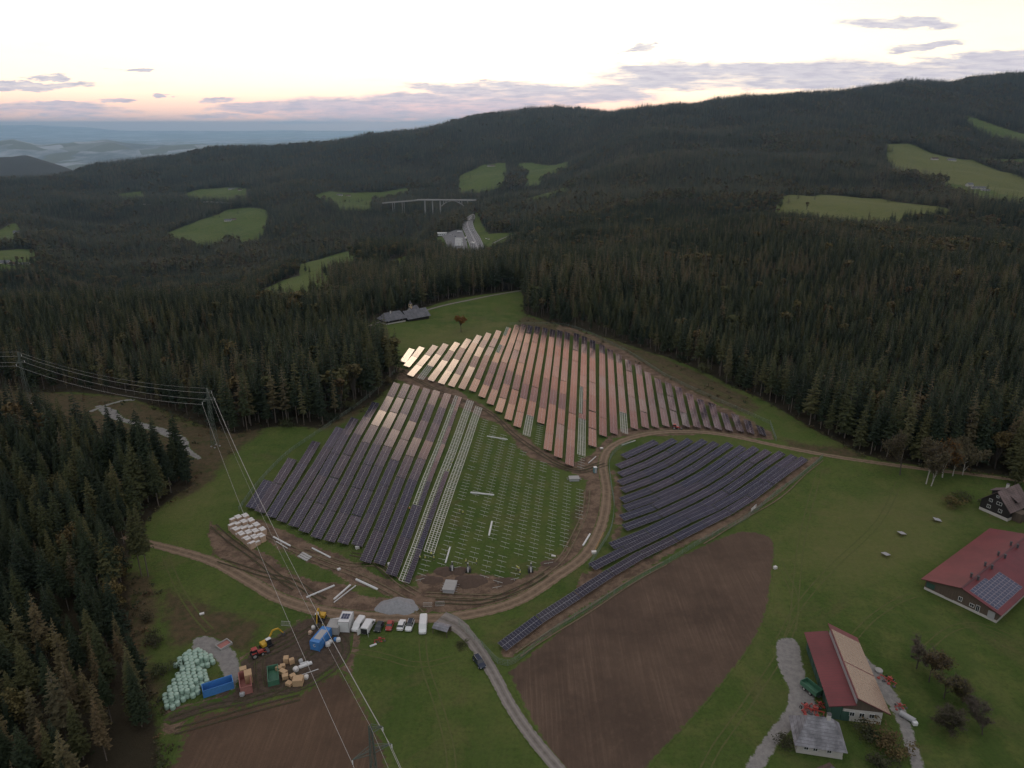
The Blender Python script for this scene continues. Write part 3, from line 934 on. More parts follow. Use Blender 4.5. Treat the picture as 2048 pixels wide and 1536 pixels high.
def bare_tree(seed, levels=4, c0=0.16, spread=0.75):
    """branching leafless crown; returns tube MB for trunk+limbs and MB for twigs"""
    r = random.Random(seed)
    limbs, tw = MB(), MB()

    def grow(p, d, l, rad, lev):
        q = p + d * l
        (limbs if lev <= 1 else tw).tube(p, q, rad, rad * 0.62, 6 if lev < 2 else 3, caps=False)
        if lev >= levels: return
        n = [4, 4, 4, 4, 3][lev]
        for k in range(n):
            s = r.uniform(0.35, 1.0) if k else 1.0
            nd = (d + Vector((r.gauss(0, 1), r.gauss(0, 1), r.gauss(0.15, 0.5))) * spread * 0.62).normalized()
            grow(p + d * l * s, nd, l * r.uniform(0.55, 0.8), rad * 0.6 * (1.1 - 0.3 * s), lev + 1)
    grow(Vector((0, 0, -0.02)), Vector((r.uniform(-.1, .1), r.uniform(-.1, .1), 1)).normalized(), c0 + 0.10, 0.010, 0)
    return limbs, tw


# ------------------------------------------------------------ forest
protos = bpy.data.collections.new('tree_kinds')


def proto(i, V, Fc, tmb, fm, bm):
    VV = list(V) + [Vector(v) for v in tmb.v]
    FF = list(Fc) + [tuple(k + len(V) for k in f) for f in tmb.f]
    m = make_mesh('kind_%02d' % i, VV, FF, [fm, bm], [0] * len(Fc) + [1] * len(tmb.f))
    o = bpy.data.objects.new('kind_%02d' % i, m)
    protos.objects.link(o)


pi = 0
for s in range(4):       # 0-3 spruce mid detail
    V, Fc = conifer(100 + s, c0=[0.22, 0.30, 0.42, 0.18][s], rad=[0.145, 0.13, 0.12, 0.165][s], whorls=17, per=8, sub=2)
    proto(pi, V, Fc, trunk_mb(n=4, stubs=4, seed=s), M_spruce, M_bark); pi += 1
for s in range(2):       # 4-5 larch mid
    V, Fc = conifer(200 + s, c0=0.30, rad=0.13, whorls=14, per=7, sub=2, dens=0.8)
    proto(pi, V, Fc, trunk_mb(n=4, stubs=3, seed=s), M_larch, M_bark); pi += 1
for s in range(2):       # 6-7 broadleaf mid
    V, Fc, tb = broadleaf(300 + s, 0.2, 0.30, 10, 26, 0.045)
    proto(pi, V, Fc, tb, M_autumn, M_barkd); pi += 1
for s in range(3):       # 8-10 spruce far
    V, Fc = conifer(400 + s, c0=0.15, rad=[0.17, 0.15, 0.19][s], whorls=9, per=6, sub=0)
    proto(pi, V, Fc, trunk_mb(n=3), M_spruce, M_bark); pi += 1
V, Fc = conifer(500, c0=0.2, rad=0.18, whorls=8, per=6, sub=0)     # 11 larch far
proto(pi, V, Fc, trunk_mb(n=3), M_larch, M_bark); pi += 1
V, Fc, tb = broadleaf(501, 0.12, 0.34, 7, 12, 0.08)               # 12 broadleaf far
tb = MB(); tb.tube((0, 0, 0), (0, 0, .3), .02, .02, 3, caps=False)
proto(pi, V, Fc, tb, M_autumn, M_barkd); pi += 1

rs = np.random.RandomState(11)


def jgrid(y0, y1, sp, tmax=1.0):
    xs = np.arange(-tmax * y1, tmax * y1, sp)
    ys = np.arange(y0, y1, sp)
    gx, gy = np.meshgrid(xs, ys)
    gx = gx + (rs.rand(*gx.shape) - .5) * sp * 0.85
    gy = gy + (rs.rand(*gy.shape) - .5) * sp * 0.85
    gx, gy = gx.ravel(), gy.ravel()
    k = (np.abs(gx) < (0.80 * gy + 90))
    return gx[k], gy[k]


def vnoise(x, y, s, seed=0):
    r2 = np.random.RandomState(seed)
    tab = r2.rand(256, 256)
    u, v = x / s + 1000, y / s + 1000
    i, j = np.floor(u).astype(int), np.floor(v).astype(int)
    a, b = u - i, v - j
    a, b = a * a * (3 - 2 * a), b * b * (3 - 2 * b)
    T = lambda p, q: tab[p % 256, q % 256]
    return T(i, j) * (1 - a) * (1 - b) + T(i + 1, j) * a * (1 - b) + T(i, j + 1) * (1 - a) * b + T(i + 1, j + 1) * a * b


FX, FY, FS, FI, FW = [], [], [], [], []
ZONES = [(60, 520, 5.2, 1.0), (520, 900, 5.8, 1.1), (900, 1500, 6.8, 1.15), (1500, 2400, 9.0, 1.3), (2400, 4600, 11.0, 1.5)]
for (y0, y1, sp, sc) in ZONES:
    gx, gy = jgrid(y0, y1, sp)
    keep = np.ones(len(gx), bool)
    if y0 < 1000:
        keep &= (sdist(OPENW, gx, gy) > 1.2) & ((gy > 118) | (gx < -82))
    for w in FIELDW:
        bx0, by0 = w.min(0) - 5
        bx1, by1 = w.max(0) + 5
        q = (gx > bx0) & (gx < bx1) & (gy > by0) & (gy < by1)
        if q.any():
            kk = keep[q]
            sd_ = sdist(w, gx[q], gy[q])
            rr_ = rs.rand(len(sd_))
            kk &= (sd_ > 0) | ((sd_ > -9) & (rr_ < .13)) | ((sd_ > -20) & (rr_ < .03)) | ((rr_ < .004) & (vnoise(gx[q], gy[q], 40, 12) > .55))
            keep[q] = kk
    # small random gaps
    keep &= (vnoise(gx, gy, 14, 3) > 0.16) | (rs.rand(len(gx)) > .5)
    gx, gy = gx[keep], gy[keep]
    hh = 20.5 + 8 * (vnoise(gx, gy, 90, 1) - .5) * 2 + rs.randn(len(gx)) * 3.0
    hh = np.clip(hh, 9, 30)
    mixn = vnoise(gx, gy, 110, 5) * 0.6 + vnoise(gx, gy, 35, 6) * 0.4
    larch = (mixn > 0.60) & (rs.rand(len(gx)) < (0.28 if y0 < 500 else 0.5)) | (rs.rand(len(gx)) < 0.05)
    bro = (vnoise(gx, gy, 160, 8) * .6 + vnoise(gx, gy, 45, 9) * .4 > 0.66) & (rs.rand(len(gx)) < 0.5) | (rs.rand(len(gx)) < 0.025)
    # more broadleaf in the valley
    val = (gy > 900) & (gy < 2300) & (gx < 250)
    bro |= val & (rs.rand(len(gx)) < 0.08)
    if y0 < 1500:
        ii = rs.randint(0, 4, len(gx))
        ii = np.where(larch, rs.randint(4, 6, len(gx)), ii)
        ii = np.where(bro, rs.randint(6, 8, len(gx)), ii)
    else:
        ii = rs.randint(8, 11, len(gx))
        ii = np.where(larch, 11, ii)
        ii = np.where(bro, 12, ii)
    hh = np.where(bro, hh * 0.72, hh)
    FX.append(gx); FY.append(gy); FS.append(hh * (1 + (sc - 1) * .35)); FI.append(ii); FW.append(np.full(len(gx), sc) * rs.uniform(.72, 1.25, len(gx)))
FX, FY, FS, FI, FW = map(np.concatenate, (FX, FY, FS, FI, FW))
FZ = height(FX, FY)
# trees of the far side of ridges, which nothing can see, are left out
tt = FX / FY
vis_h = np.full(len(FX), True)
tb_ = np.clip(((tt + 1.05) / 2.1 * 700).astype(int), 0, 699)
slope = (FZ + FS - CAMZ) / FY
order = np.argsort(FY)
gslope = (FZ - CAMZ) / FY
mx = np.full(700, -9.0)
for k in order:
    b = tb_[k]
    if slope[k] < mx[b] - 0.035:
        vis_h[k] = False
    if gslope[k] > mx[b]:
        mx[b] = gslope[k]
FX, FY, FZ, FS, FI, FW = (a[vis_h] for a in (FX, FY, FZ, FS, FI, FW))
print('forest trees', len(FX))

# the trees that show largest in the photograph become objects of their own
depth = FY * math.cos(PITCH) - (FZ - CAMZ) * math.sin(PITCH)
upc = (FZ + FS * .6 - CAMZ) * math.cos(PITCH) + FY * math.sin(PITCH)
ppx, ppy = 1024 + F * FX / depth, 768 - F * upc / depth
infr = (ppx > -20) & (ppx < 2068) & (ppy > 0) & (ppy < 1560)
score = np.where(infr & (FI < 8), depth, 1e9)
pick = np.argsort(score)[:280]
near_trees = [(FX[k], FY[k], FZ[k], FS[k], FI[k], FW[k]) for k in pick]
rest = np.ones(len(FX), bool)
rest[pick] = False

fm_ = bpy.data.meshes.new('forest')
n = int(rest.sum())
fm_.vertices.add(n)
fm_.vertices.foreach_set('co', np.stack([FX[rest], FY[rest], FZ[rest] - 0.1], -1).ravel())
for nm, ty, val in (('hgt', 'FLOAT', FS[rest]), ('wid', 'FLOAT', FW[rest] * FS[rest]), ('ang', 'FLOAT', rs.rand(n) * 6.283), ('kid', 'INT', FI[rest])):
    a = fm_.attributes.new(nm, ty, 'POINT')
    a.data.foreach_set('value', val.astype(np.int32 if ty == 'INT' else np.float32))
forest = bpy.data.objects.new('forest', fm_)
COL.objects.link(forest)
tag(forest, 'dark spruce forest with brown larches covering the slopes around the solar park', 'forest', kind='stuff')
ng = bpy.data.node_groups.new('scatter_trees', 'GeometryNodeTree')
ng.interface.new_socket('Geometry', in_out='INPUT', socket_type='NodeSocketGeometry')
ng.interface.new_socket('Geometry', in_out='OUTPUT', socket_type='NodeSocketGeometry')
N = ng.nodes
gi, go = N.new('NodeGroupInput'), N.new('NodeGroupOutput')
ci = N.new('GeometryNodeCollectionInfo')
ci.inputs['Collection'].default_value = protos
ci.inputs['Separate Children'].default_value = True
ci.inputs['Reset Children'].default_value = True
ip = N.new('GeometryNodeInstanceOnPoints')
ip.inputs['Pick Instance'].default_value = True


def nattr(name, ty):
    a = N.new('GeometryNodeInputNamedAttribute')
    a.data_type = ty
    a.inputs[0].default_value = name
    return a.outputs[0]


m2p = N.new('GeometryNodeMeshToPoints')
cx = N.new('ShaderNodeCombineXYZ')
cr_ = N.new('ShaderNodeCombineXYZ')
L = ng.links.new
w_, h_ = nattr('wid', 'FLOAT'), nattr('hgt', 'FLOAT')
L(w_, cx.inputs[0]); L(w_, cx.inputs[1]); L(h_, cx.inputs[2])
L(nattr('ang', 'FLOAT'), cr_.inputs[2])
L(gi.outputs[0], m2p.inputs[0])
L(m2p.outputs[0], ip.inputs['Points'])
L(ci.outputs[0], ip.inputs['Instance'])
L(nattr('kid', 'INT'), ip.inputs['Instance Index'])
L(cr_.outputs[0], ip.inputs['Rotation'])
L(cx.outputs[0], ip.inputs['Scale'])
L(ip.outputs[0], go.inputs[0])
md = forest.modifiers.new('scatter', 'NODES')
md.node_group = ng

# individual near trees: crown and trunk
kinds = {}
for s in range(4):
    V, Fc = conifer(600 + s, c0=[0.22, 0.30, 0.40, 0.16][s], rad=[0.155, 0.14, 0.125, 0.17][s], whorls=30, per=11, sub=4)
    kinds[s] = (make_mesh('spruce_crown', V, Fc, [M_spruce]), trunk_mb(n=7, stubs=10, seed=s), M_bark, 'spruce_tree')
for s in range(2):
    V, Fc = conifer(700 + s, c0=0.30, rad=0.13, whorls=24, per=9, sub=4, dens=0.8)
    kinds[4 + s] = (make_mesh('larch_crown', V, Fc, [M_larch]), trunk_mb(n=7, stubs=10, seed=s), M_bark, 'larch_tree')
for s in range(2):
    V, Fc, tb = broadleaf(800 + s, 0.2, 0.30, 16, 90, 0.022)
    kinds[6 + s] = (make_mesh('leafy_crown', V, Fc, [M_autumn]), tb, M_barkd, 'broadleaf_tree')
tmesh = {k: make_mesh('trunk', v[1].v, v[1].f, [v[2]]) for k, v in kinds.items()}


def plant(kind, x, y, z, h, w, label, cat, group=None, name=None, crown=None):
    km = kinds[kind] if kind in kinds else kind
    root = empty(name or km[3], (x, y, z - 0.1), rnd.random() * 6.28, label, cat, group)
    root.scale = (w, w, h)
    c = bpy.data.objects.new('crown', crown or km[0])
    t_ = bpy.data.objects.new('trunk', tmesh[kind])
    for o in (c, t_):
        COL.objects.link(o)
        o.parent = root
    return root


LAB = {0: ('dark green spruce', 'spruce'), 1: ('yellow brown larch', 'larch'), 2: ('round leafy tree in dull autumn green', 'broadleaf tree')}
for (x, y, z, h, k, w) in near_trees:
    kk = 0 if k < 4 else 1 if k < 6 else 2
    if x < -10 and y < 300:
        where, g = 'in the dense wood left of the hay bales', 'left foreground wood'
    elif x < 60:
        where, g = 'in the wood behind the left meadow', 'middle left wood'
    else:
        where, g = 'in the wood edge right of the solar park', 'right wood'
    plant(int(k), x, y, z, h, w * h, '%s %s' % (LAB[kk][0], where), LAB[kk][1], '%s trees of the %s' % (LAB[kk][1], g))
# ------------------------------------------------------------ solar park
TILT = R(17)


def panel_mat():
    m = bpy.data.materials.new('solar_glass')
    m.use_nodes = True
    t = NT(m.node_tree)
    uv = t.node('ShaderNodeUVMap').outputs[0]
    s = t.node('ShaderNodeSeparateXYZ', i_0=uv)
    u, v = s.outputs[0], s.outputs[1]          # modules along, modules across
    fu = t.math('ABSOLUTE', t.math('SUBTRACT', t.math('FRACT', u), 0.5))
    fv = t.math('ABSOLUTE', t.math('SUBTRACT', t.math('FRACT', v), 0.5))
    lu = t.math('GREATER_THAN', fu, 0.478)
    lv = t.math('GREATER_THAN', fv, 0.478)
    line = t.math('MAXIMUM', lu, lv)
    # cell grid inside a module
    cu = t.math('ABSOLUTE', t.math('SUBTRACT', t.math('FRACT', t.math('MULTIPLY', u, 6)), 0.5))
    cv = t.math('ABSOLUTE', t.math('SUBTRACT', t.math('FRACT', t.math('MULTIPLY', v, 10)), 0.5))
    cell = t.math('MAXIMUM', t.math('GREATER_THAN', cu, 0.47), t.math('GREATER_THAN', cv, 0.47))
    rn = t.node('ShaderNodeObjectInfo').outputs['Random']
    base = t.ramp(rn, [(0, (0.010, 0.013, 0.034)), (0.5, (0.016, 0.015, 0.030)), (1, (0.024, 0.017, 0.026))])
    # each module differs a little
    wn = t.node('ShaderNodeTexWhiteNoise', noise_dimensions='3D')
    cmb = t.node('ShaderNodeCombineXYZ', i_0=t.math('FLOOR', u), i_1=t.math('FLOOR', v), i_2=rn)
    t.link(cmb.outputs[0], wn.inputs['Vector'])
    base = t.mix(t.math('MULTIPLY', wn.outputs['Value'], 0.4), base, (0.010, 0.010, 0.018))
    base = t.mix(t.math('MULTIPLY', cell, 0.35), base, (0.06, 0.06, 0.08))
    c = t.mix(line, base, (0.30, 0.30, 0.32))
    bs = t.node('ShaderNodeBsdfPrincipled')
    t.link(c, bs.inputs['Base Color'])
    t.link(t.math('ADD', t.math('MULTIPLY', line, 0.3), 0.16), bs.inputs['Roughness'])
    bs.inputs['IOR'].default_value = 1.62
    bs.inputs['Specular Tint'].default_value = (1.0, 0.90, 0.86, 1)
    t.node('ShaderNodeOutputMaterial', i_0=bs.outputs[0])
    return m


M_panel = panel_mat()
M_panel_back = pbr('panel_back', (0.05, 0.05, 0.055), 0.8)
M_galv = pbr('galvanised', (0.42, 0.42, 0.40), 0.5, metal=0.3, var=0.15, scale=2)
M_rail = pbr('aluminium_rail', (0.74, 0.72, 0.66), 0.5, metal=0.0, var=0.12, scale=2)
M_steel = pbr('post_steel', (0.36, 0.37, 0.35), 0.55, metal=0.2, var=0.2, scale=2)
M_stake = pbr('zinc_beam', (0.46, 0.47, 0.44), 0.6, var=0.2, scale=2)
ORD = ['', 'first', 'second', 'third', 'fourth', 'fifth', 'sixth', 'seventh', 'eighth', 'ninth', 'tenth', 'eleventh', 'twelfth', 'thirteenth', 'fourteenth', 'fifteenth', 'sixteenth', 'seventeenth', 'eighteenth', 'nineteenth', 'twentieth']


def ordw(n):
    return ORD[n] if n <= 20 else ('twenty-' if n < 30 else 'thirty-') + ORD[n % 10] if n % 10 else 'thirtieth'


def frame_at(p0, p1, q):
    """row frame: origin, along, across (towards the high edge), both in space"""
    al = (p1 - p0).normalized()
    side = Vector((al.y, -al.x, 0)).normalized() * q
    return al, side


def add_panel(parent, c, al, side, L, wid, off, tilt, nrows, name='panel_table'):
    """one glazed table as a thin tilted slab; off = shift of its middle along the slope"""
    acr = (side * math.cos(tilt) + Vector((0, 0, math.sin(tilt)))).normalized()
    nrm = al.cross(acr).normalized()
    if nrm.z < 0: nrm = -nrm
    c = c + acr * off
    vs, th = [], 0.04
    for e in (0, 1):
        for (a, b) in ((-1, -1), (1, -1), (1, 1), (-1, 1)):
            vs.append(c + al * (a * L / 2) + acr * (b * wid / 2) + nrm * (0 if e else -th))
    fs = [(3, 2, 1, 0), (4, 5, 6, 7), (0, 1, 5, 4), (1, 2, 6, 5), (2, 3, 7, 6), (3, 0, 4, 7)]
    o = mesh_obj(name, vs, fs, None, parent, mats=[M_panel_back, M_panel], mi=[0, 1, 0, 0, 0, 0])
    uv = o.data.uv_layers.new(name='UVMap')
    nm = max(1, round(L / 1.06))
    for k, (a, b) in enumerate(((0, 0), (nm, 0), (nm, nrows), (0, nrows))):
        uv.data[4 + k].uv = (a, b)
    return o


def add_rack(mb, g, c, al, side, L, tilt, dense, v0=-1.65, v1=1.65):
    """posts, rafters and (when dense) rails with rungs"""
    acr = (side * math.cos(tilt) + Vector((0, 0, math.sin(tilt)))).normalized()
    up = al.cross(acr).normalized()
    if up.z < 0: up = -up
    n = max(2, int(L / 3.0))
    for k in range(n):
        a = -L / 2 + L * (k + 0.5) / n
        p = c + al * a
        zg = H(p.x, p.y)
        mb.bar(p + acr * v0 * 0.92 - up * 0.14, p + acr * v1 * 0.92 - up * 0.14, 0.07, 0.10)
        for s in (-0.75, 0.75):
            q = p + acr * s - up * 0.16
            mb.bar(Vector((q.x, q.y, zg - 0.2)), q, 0.08)
    rails = (v0, v0 + (v1 - v0) / 3, v0 + (v1 - v0) * 2 / 3, v1) if v1 - v0 > 2 else (v0, v1)
    if dense:
        for s in rails:
            mb.bar(c + al * (-L / 2) + acr * s * 0.95 - up * 0.05, c + al * (L / 2) + acr * s * 0.95 - up * 0.05, 0.12, 0.10, mi=1)
        m = int(L / 1.15)
        for k in range(m + 1):
            p = c + al * (-L / 2 + L * k / m)
            mb.bar(p + acr * v0 * 0.95 - up * 0.09, p + acr * v1 * 0.95 - up * 0.09, 0.09, 0.06, mi=1)


def build_row(pts_px, segs, q, label, group, tlen=19.0, wid=3.45, tiltv=TILT, seed=0, hgt=1.35, name='solar_panel_row', cat='solar row', bias=0.0):
    """pts_px from far to near end; segs [(y or fraction breakpoints, kind)]"""
    r = random.Random(seed)
    W_ = ground([p[0] for p in pts_px], [p[1] for p in pts_px], lift=hgt)
    wp = [Vector((w[0], w[1], 0)) for w in W_]
    cum = [0.0]
    for a, b in zip(wp[:-1], wp[1:]): cum.append(cum[-1] + (b - a).length)

    def at(s):
        s = max(0, min(cum[-1], s))
        for i in range(len(cum) - 1):
            if s <= cum[i + 1] + 1e-9:
                f = (s - cum[i]) / (cum[i + 1] - cum[i] + 1e-9)
                p = wp[i].lerp(wp[i + 1], f)
                return Vector((p.x, p.y, H(p.x, p.y) + hgt))
        return None
    root = empty(name, (wp[0].x, wp[0].y, H(wp[0].x, wp[0].y)), 0, label, cat, group)
    inv = -Vector(root.location)

    def place(o):
        o.data.transform(Matrix.Translation(inv))
        return o
    # breakpoints in pixel rows -> distances
    ys = [p[1] for p in pts_px]
    stakes = []
    last = 0.0
    for (yb, kind) in segs:
        if yb is None: s1 = cum[-1]
        else:
            lo, hi = (ys[0], ys[-1])
            gp = ground([np.interp(yb, ys, [p[0] for p in pts_px])], [yb], lift=hgt)[0]
            s1 = min(cum[-1], (Vector((gp[0], gp[1], 0)) - wp[0]).length)
        Ls = s1 - last
        if kind == 's':
            stakes.append((last, s1))
        elif Ls > 0.8:
            n = max(1, round(Ls / tlen))
            for k in range(n):
                a, b = at(last + Ls * k / n + 0.12), at(last + Ls * (k + 1) / n - 0.12)
                L = (b - a).length
                al = (b - a).normalized()
                side = Vector((al.y, -al.x, 0)).normalized() * q
                c = (a + b) / 2 + Vector((0, 0, r.uniform(-.06, .06)))
                tl = tiltv + R(r.gauss(0, 0.9) + bias)
                al2 = (al + Vector((0, 0, r.gauss(0, 0.006)))).normalized()
                mb = MB()
                if kind == 'p':
                    po = place(add_panel(root, c, al2, side, L, wid, 0, tl, 2))
                    add_rack(mb, 0, c - Vector((0, 0, 0.03)), al2, side, L, tl, False)
                    so_ = place(mb.build('support_frame', None, po, mats=[M_steel, M_rail]))
                elif kind == 'h':
                    po = place(add_panel(root, c, al2, side, L, wid / 2 - 0.05, -wid / 4 - 0.05, tl, 1))
                    add_rack(mb, 0, c - Vector((0, 0, 0.03)), al2, side, L, tl, True)
                    so_ = place(mb.build('support_frame', None, po, mats=[M_steel, M_rail]))
                else:
                    add_rack(mb, 0, c, al2, side, L, tl, True)
                    place(mb.build('rail_frame', None, root, mats=[M_steel, M_rail]))
        last = s1
    out = []
    for a, b in stakes:
        s = a + 1.0
        while s < b:
            p = at(s)
            p2 = at(min(s + 1, cum[-1])) if s + 1 < cum[-1] else at(s - 1)
            al = (p2 - p).normalized()
            out.append((p, al))
            s += 2.45
    if all(k == 's' for _, k in segs):
        bpy.data.objects.remove(root)
    return out


UP = [  # far end, near end, breakpoints
    ((824, 697), (806, 724)), ((844, 694), (813, 733)), ((871, 691), (820, 752)), ((892, 688), (841, 757), [(732, 'p'), (None, 'f')]),
    ((915, 685), (861, 761)), ((938, 678), (882, 767)), ((959, 671), (902, 772)), ((978, 666), (923, 777)), ((998, 661), (944, 782)),
    ((1018, 655), (963, 794), [(672, 'h'), (690, 'p'), (706, 'h'), (None, 'p')]), ((1035, 650), (980, 808)), ((1048, 649), (997, 824)), ((1061, 651), (1016, 839)),
    ((1076, 653), (1034, 853)), ((1091, 656), (1053, 870), [(831, 'p'), (None, 'f')]), ((1106, 659), (1075, 889), [(846, 'p'), (None, 's')]), ((1120, 661), (1095, 900)),
    ((1135, 665), (1116, 914)), ((1153, 667), (1139, 930)), ((1169, 673), (1162, 935), [(774, 'p'), (828, 'h'), (838, 'p'), (910, 'f'), (None, 's')]),
    ((1185, 680), (1185, 892)), ((1204, 690), (1206, 871)), ((1220, 699), (1228, 867)), ((1237, 708), (1249, 865), [(825, 'p'), (None, 'f')]),
    ((1256, 720), (1269, 857)), ((1276, 729), (1291, 855)), ((1295, 744), (1311, 854)), ((1315, 757), (1332, 852)), ((1336, 765), (1352, 852)), ((1356, 773), (1373, 853)),
    ((1378, 787), (1395, 855)), ((1400, 798), (1416, 855)), ((1423, 806), (1437, 858)), ((1448, 826), (1459, 861)), ((1469, 828), (1481, 863)), ((1494, 840), (1502, 866)), ((1519, 852), (1526, 870))]
LEFT = [((537, 961), (501, 1016)), ((585, 918), (519, 1025)), ((633, 883), (541, 1034)), ((680, 855), (562, 1043)), ((710, 836), (586, 1053)), ((752, 805), (607, 1064)),
        ((794, 766), (631, 1076)), ((814, 768), (658, 1083)), ((833, 771), (685, 1087)), ((854, 777), (713, 1091)), ((874, 781), (730, 1124)), ((896, 787), (758, 1128)),
        ((917, 792), (782, 1150), [(1010, 'h'), (None, 'p')]), ((941, 801), (808, 1163), [(941, 'f'), (None, 'h')]), ((958, 813), (840, 1156), [(1105, 'f'), (None, 's')])]
STAKES = [((972, 836), (882, 1129)), ((990, 848), (912, 1132)), ((1008, 866), (942, 1132)), ((1026, 884), (967, 1158)), ((1047, 899), (994, 1171)),
          ((1066, 917), (1029, 1156)), ((1088, 920), (1062, 1135)), ((1112, 938), (1097, 1126)), ((1136, 962), (1127, 1096)), ((1160, 974), (1158, 1040))]
RIGHT = [((1313, 882), (1246, 914), 1), ((1350, 879), (1235, 934), 3), ((1381, 879), (1239, 949), 6), ((1410, 880), (1238, 966), 8), ((1433, 885), (1244, 981), 10),
         ((1461, 887), (1243, 1001), 12), ((1487, 893), (1249, 1017), 14), ((1513, 895), (1243, 1036), 16), ((1537, 901), (1248, 1056), 17), ((1565, 905), (1222, 1092), 18)]
LOOK = lambda i, n: ('glowing pale gold' if i < 8 else 'glowing orange' if i < 20 else 'dusky pink') if n > 20 else 'dark purple'
stakes = []
for i, row in enumerate(UP):
    a, b = row[0], row[1]
    segs = row[2] if len(row) > 2 else [(None, 'p')]
    if len(row) > 2 and 'f' in [k for _, k in segs]: extra = ', near end bare'
    else: extra = ''
    lab = '%s row of solar panels from the left in the far upper block%s' % (ordw(i + 1), extra)
    lab = lab.replace('far upper block, near end', 'far block, near end')
    stakes += build_row([a, b], segs, 1, lab, 'solar rows of the far upper block', seed=50 + i)
for i, row in enumerate(LEFT):
    segs = row[2] if len(row) > 2 else [(None, 'p')]
    lab = '%s row of dark solar panels from the left in the lower left block' % ordw(i + 1)
    if i == 12: lab = 'row with half its solar panels mounted, left of the two bare frames'
    if i == 13: lab = 'rail frame with solar panels on its near right half, touching the last full row'
    if i == 14:
        lab = 'bare ladder-like rail frame beside the field of empty posts'
    stakes += build_row([row[0], row[1]], segs, 1, lab, 'solar rows of the lower left block', seed=150 + i, name='mounting_frame_row' if i == 14 else 'solar_panel_row')
for i, row in enumerate(STAKES):
    stakes += build_row([row[0], row[1]], [(None, 's')], 1, '', None, seed=300 + i)
for i, (a, b, bow) in enumerate(RIGHT):
    pts = [a, ((a[0] * 3 + b[0]) / 4, (a[1] * 3 + b[1]) / 4 + bow * .75), ((a[0] + b[0]) / 2, (a[1] + b[1]) / 2 + bow), ((a[0] + 3 * b[0]) / 4, (a[1] + 3 * b[1]) / 4 + bow * .72), b]
    build_row(pts, [(None, 'p')], 1, '%s dark solar panel row from the top in the block right of the dirt road' % ordw(i + 1), 'solar rows right of the dirt road', seed=400 + i, tlen=15, wid=3.1, tiltv=R(13))
build_row([(1589, 911), (1514, 966), (1417, 1022), (1332, 1061), (1257, 1097), (1183, 1134)], [(None, 'p')], 1, 'second lowest solar panel row in the block right of the dirt road', 'solar rows right of the dirt road', seed=411, tlen=15, wid=3.1, tiltv=R(13))
build_row([(1610, 916), (1540, 966), (1440, 1033), (1350, 1077), (1270, 1115), (1150, 1192), (1070, 1243), (1003, 1294)], [(None, 'p')], 1, 'longest and lowest solar panel row, running down beside the ploughed field', 'solar rows right of the dirt road', seed=412, tlen=15, wid=3.1, tiltv=R(13))

# bare posts with a slanted beam each
stakes = [(p, al) for (p, al) in stakes if rnd.random() > 0.04]
stakes.sort(key=lambda s: s[0].y)


def stake_mb():
    mb = MB()
    mb.bar((0, 0, -0.3), (0, 0, 0.8), 0.08)
    mb.bar((-1.35, 0, 0.45), (1.35, 0, 1.15), 0.075, 0.09)
    return mb


sm = stake_mb()
stake0 = None
N_IND = 290
restmb = MB()
for i, (p, al) in enumerate(stakes):
    rz = math.atan2(-al.x, al.y) + rnd.gauss(0, 0.03)
    side = -1
    if i < N_IND:
        if stake0 is None:
            stake0 = sm.build('support_post', M_stake)
            o = stake0
            tag(o, 'short metal post with slanted beam standing in the grass beside the bare rail frames', 'support post', 'empty posts of the unfinished solar rows')
        else:
            o = stake0.copy()
            COL.objects.link(o)
        o.location = (p.x, p.y, H(p.x, p.y))
        o.rotation_euler = (rnd.gauss(0, .02), rnd.gauss(0, .03), rz)
    else:
        M4 = Matrix.Translation((p.x, p.y, H(p.x, p.y))) @ Matrix.Rotation(rz, 4, 'Z')
        restmb.add([M4 @ Vector(v) for v in sm.v], sm.f)
if restmb.v:
    tag(restmb.build('support_posts', M_stake), 'farther empty posts with slanted beams in the unfinished solar rows', 'support posts', kind='stuff')
print('stakes', len(stakes))
# ------------------------------------------------------------ materials for built things
def flat(name, col, rough=0.6, metal=0.0, var=0.12, scale=1.5, **k):
    return pbr(name, col, rough, metal, var, scale, **k)


M_white = flat('white_paint', (0.66, 0.66, 0.66), 0.35, var=0.06)
M_whitew = flat('white_plaster', (0.52, 0.49, 0.46), 0.9, var=0.15, scale=0.6)
M_black = flat('black_rubber', (0.018, 0.018, 0.020), 0.8)
M_glass = flat('dark_glass', (0.020, 0.024, 0.030), 0.12, var=0.05, spec=0.8)
M_redp = flat('red_paint', (0.34, 0.05, 0.04), 0.45)
M_darkp = flat('dark_car_paint', (0.030, 0.036, 0.040), 0.3)
M_bluep = flat('dark_blue_paint', (0.020, 0.028, 0.050), 0.25)
M_yellow = flat('yellow_paint', (0.55, 0.33, 0.03), 0.5, var=0.2)
M_green = flat('machine_green', (0.06, 0.16, 0.10), 0.5)
M_blue = flat('container_blue', (0.06, 0.21, 0.50), 0.55, var=0.18)
M_grey = flat('grey_sheet', (0.36, 0.36, 0.37), 0.6)
M_dgrey = flat('dark_grey_metal', (0.07, 0.07, 0.075), 0.6)
M_rose = flat('faded_rust_paint', (0.34, 0.14, 0.12), 0.7, var=0.25)
M_wood = flat('fresh_wood', (0.46, 0.31, 0.18), 0.85, var=0.25, scale=3)
M_card = flat('cardboard', (0.48, 0.34, 0.25), 0.9, var=0.12)
M_film = flat('white_film', (0.62, 0.60, 0.58), 0.45, var=0.10, scale=4)
M_beam = flat('white_coated_beam', (0.70, 0.70, 0.70), 0.4, var=0.05)
M_bale = flat('pale_green_bale_film', (0.33, 0.46, 0.38), 0.4, var=0.12, scale=2.5, bump=0.4)
M_roofred = None
M_bark2 = M_barkd


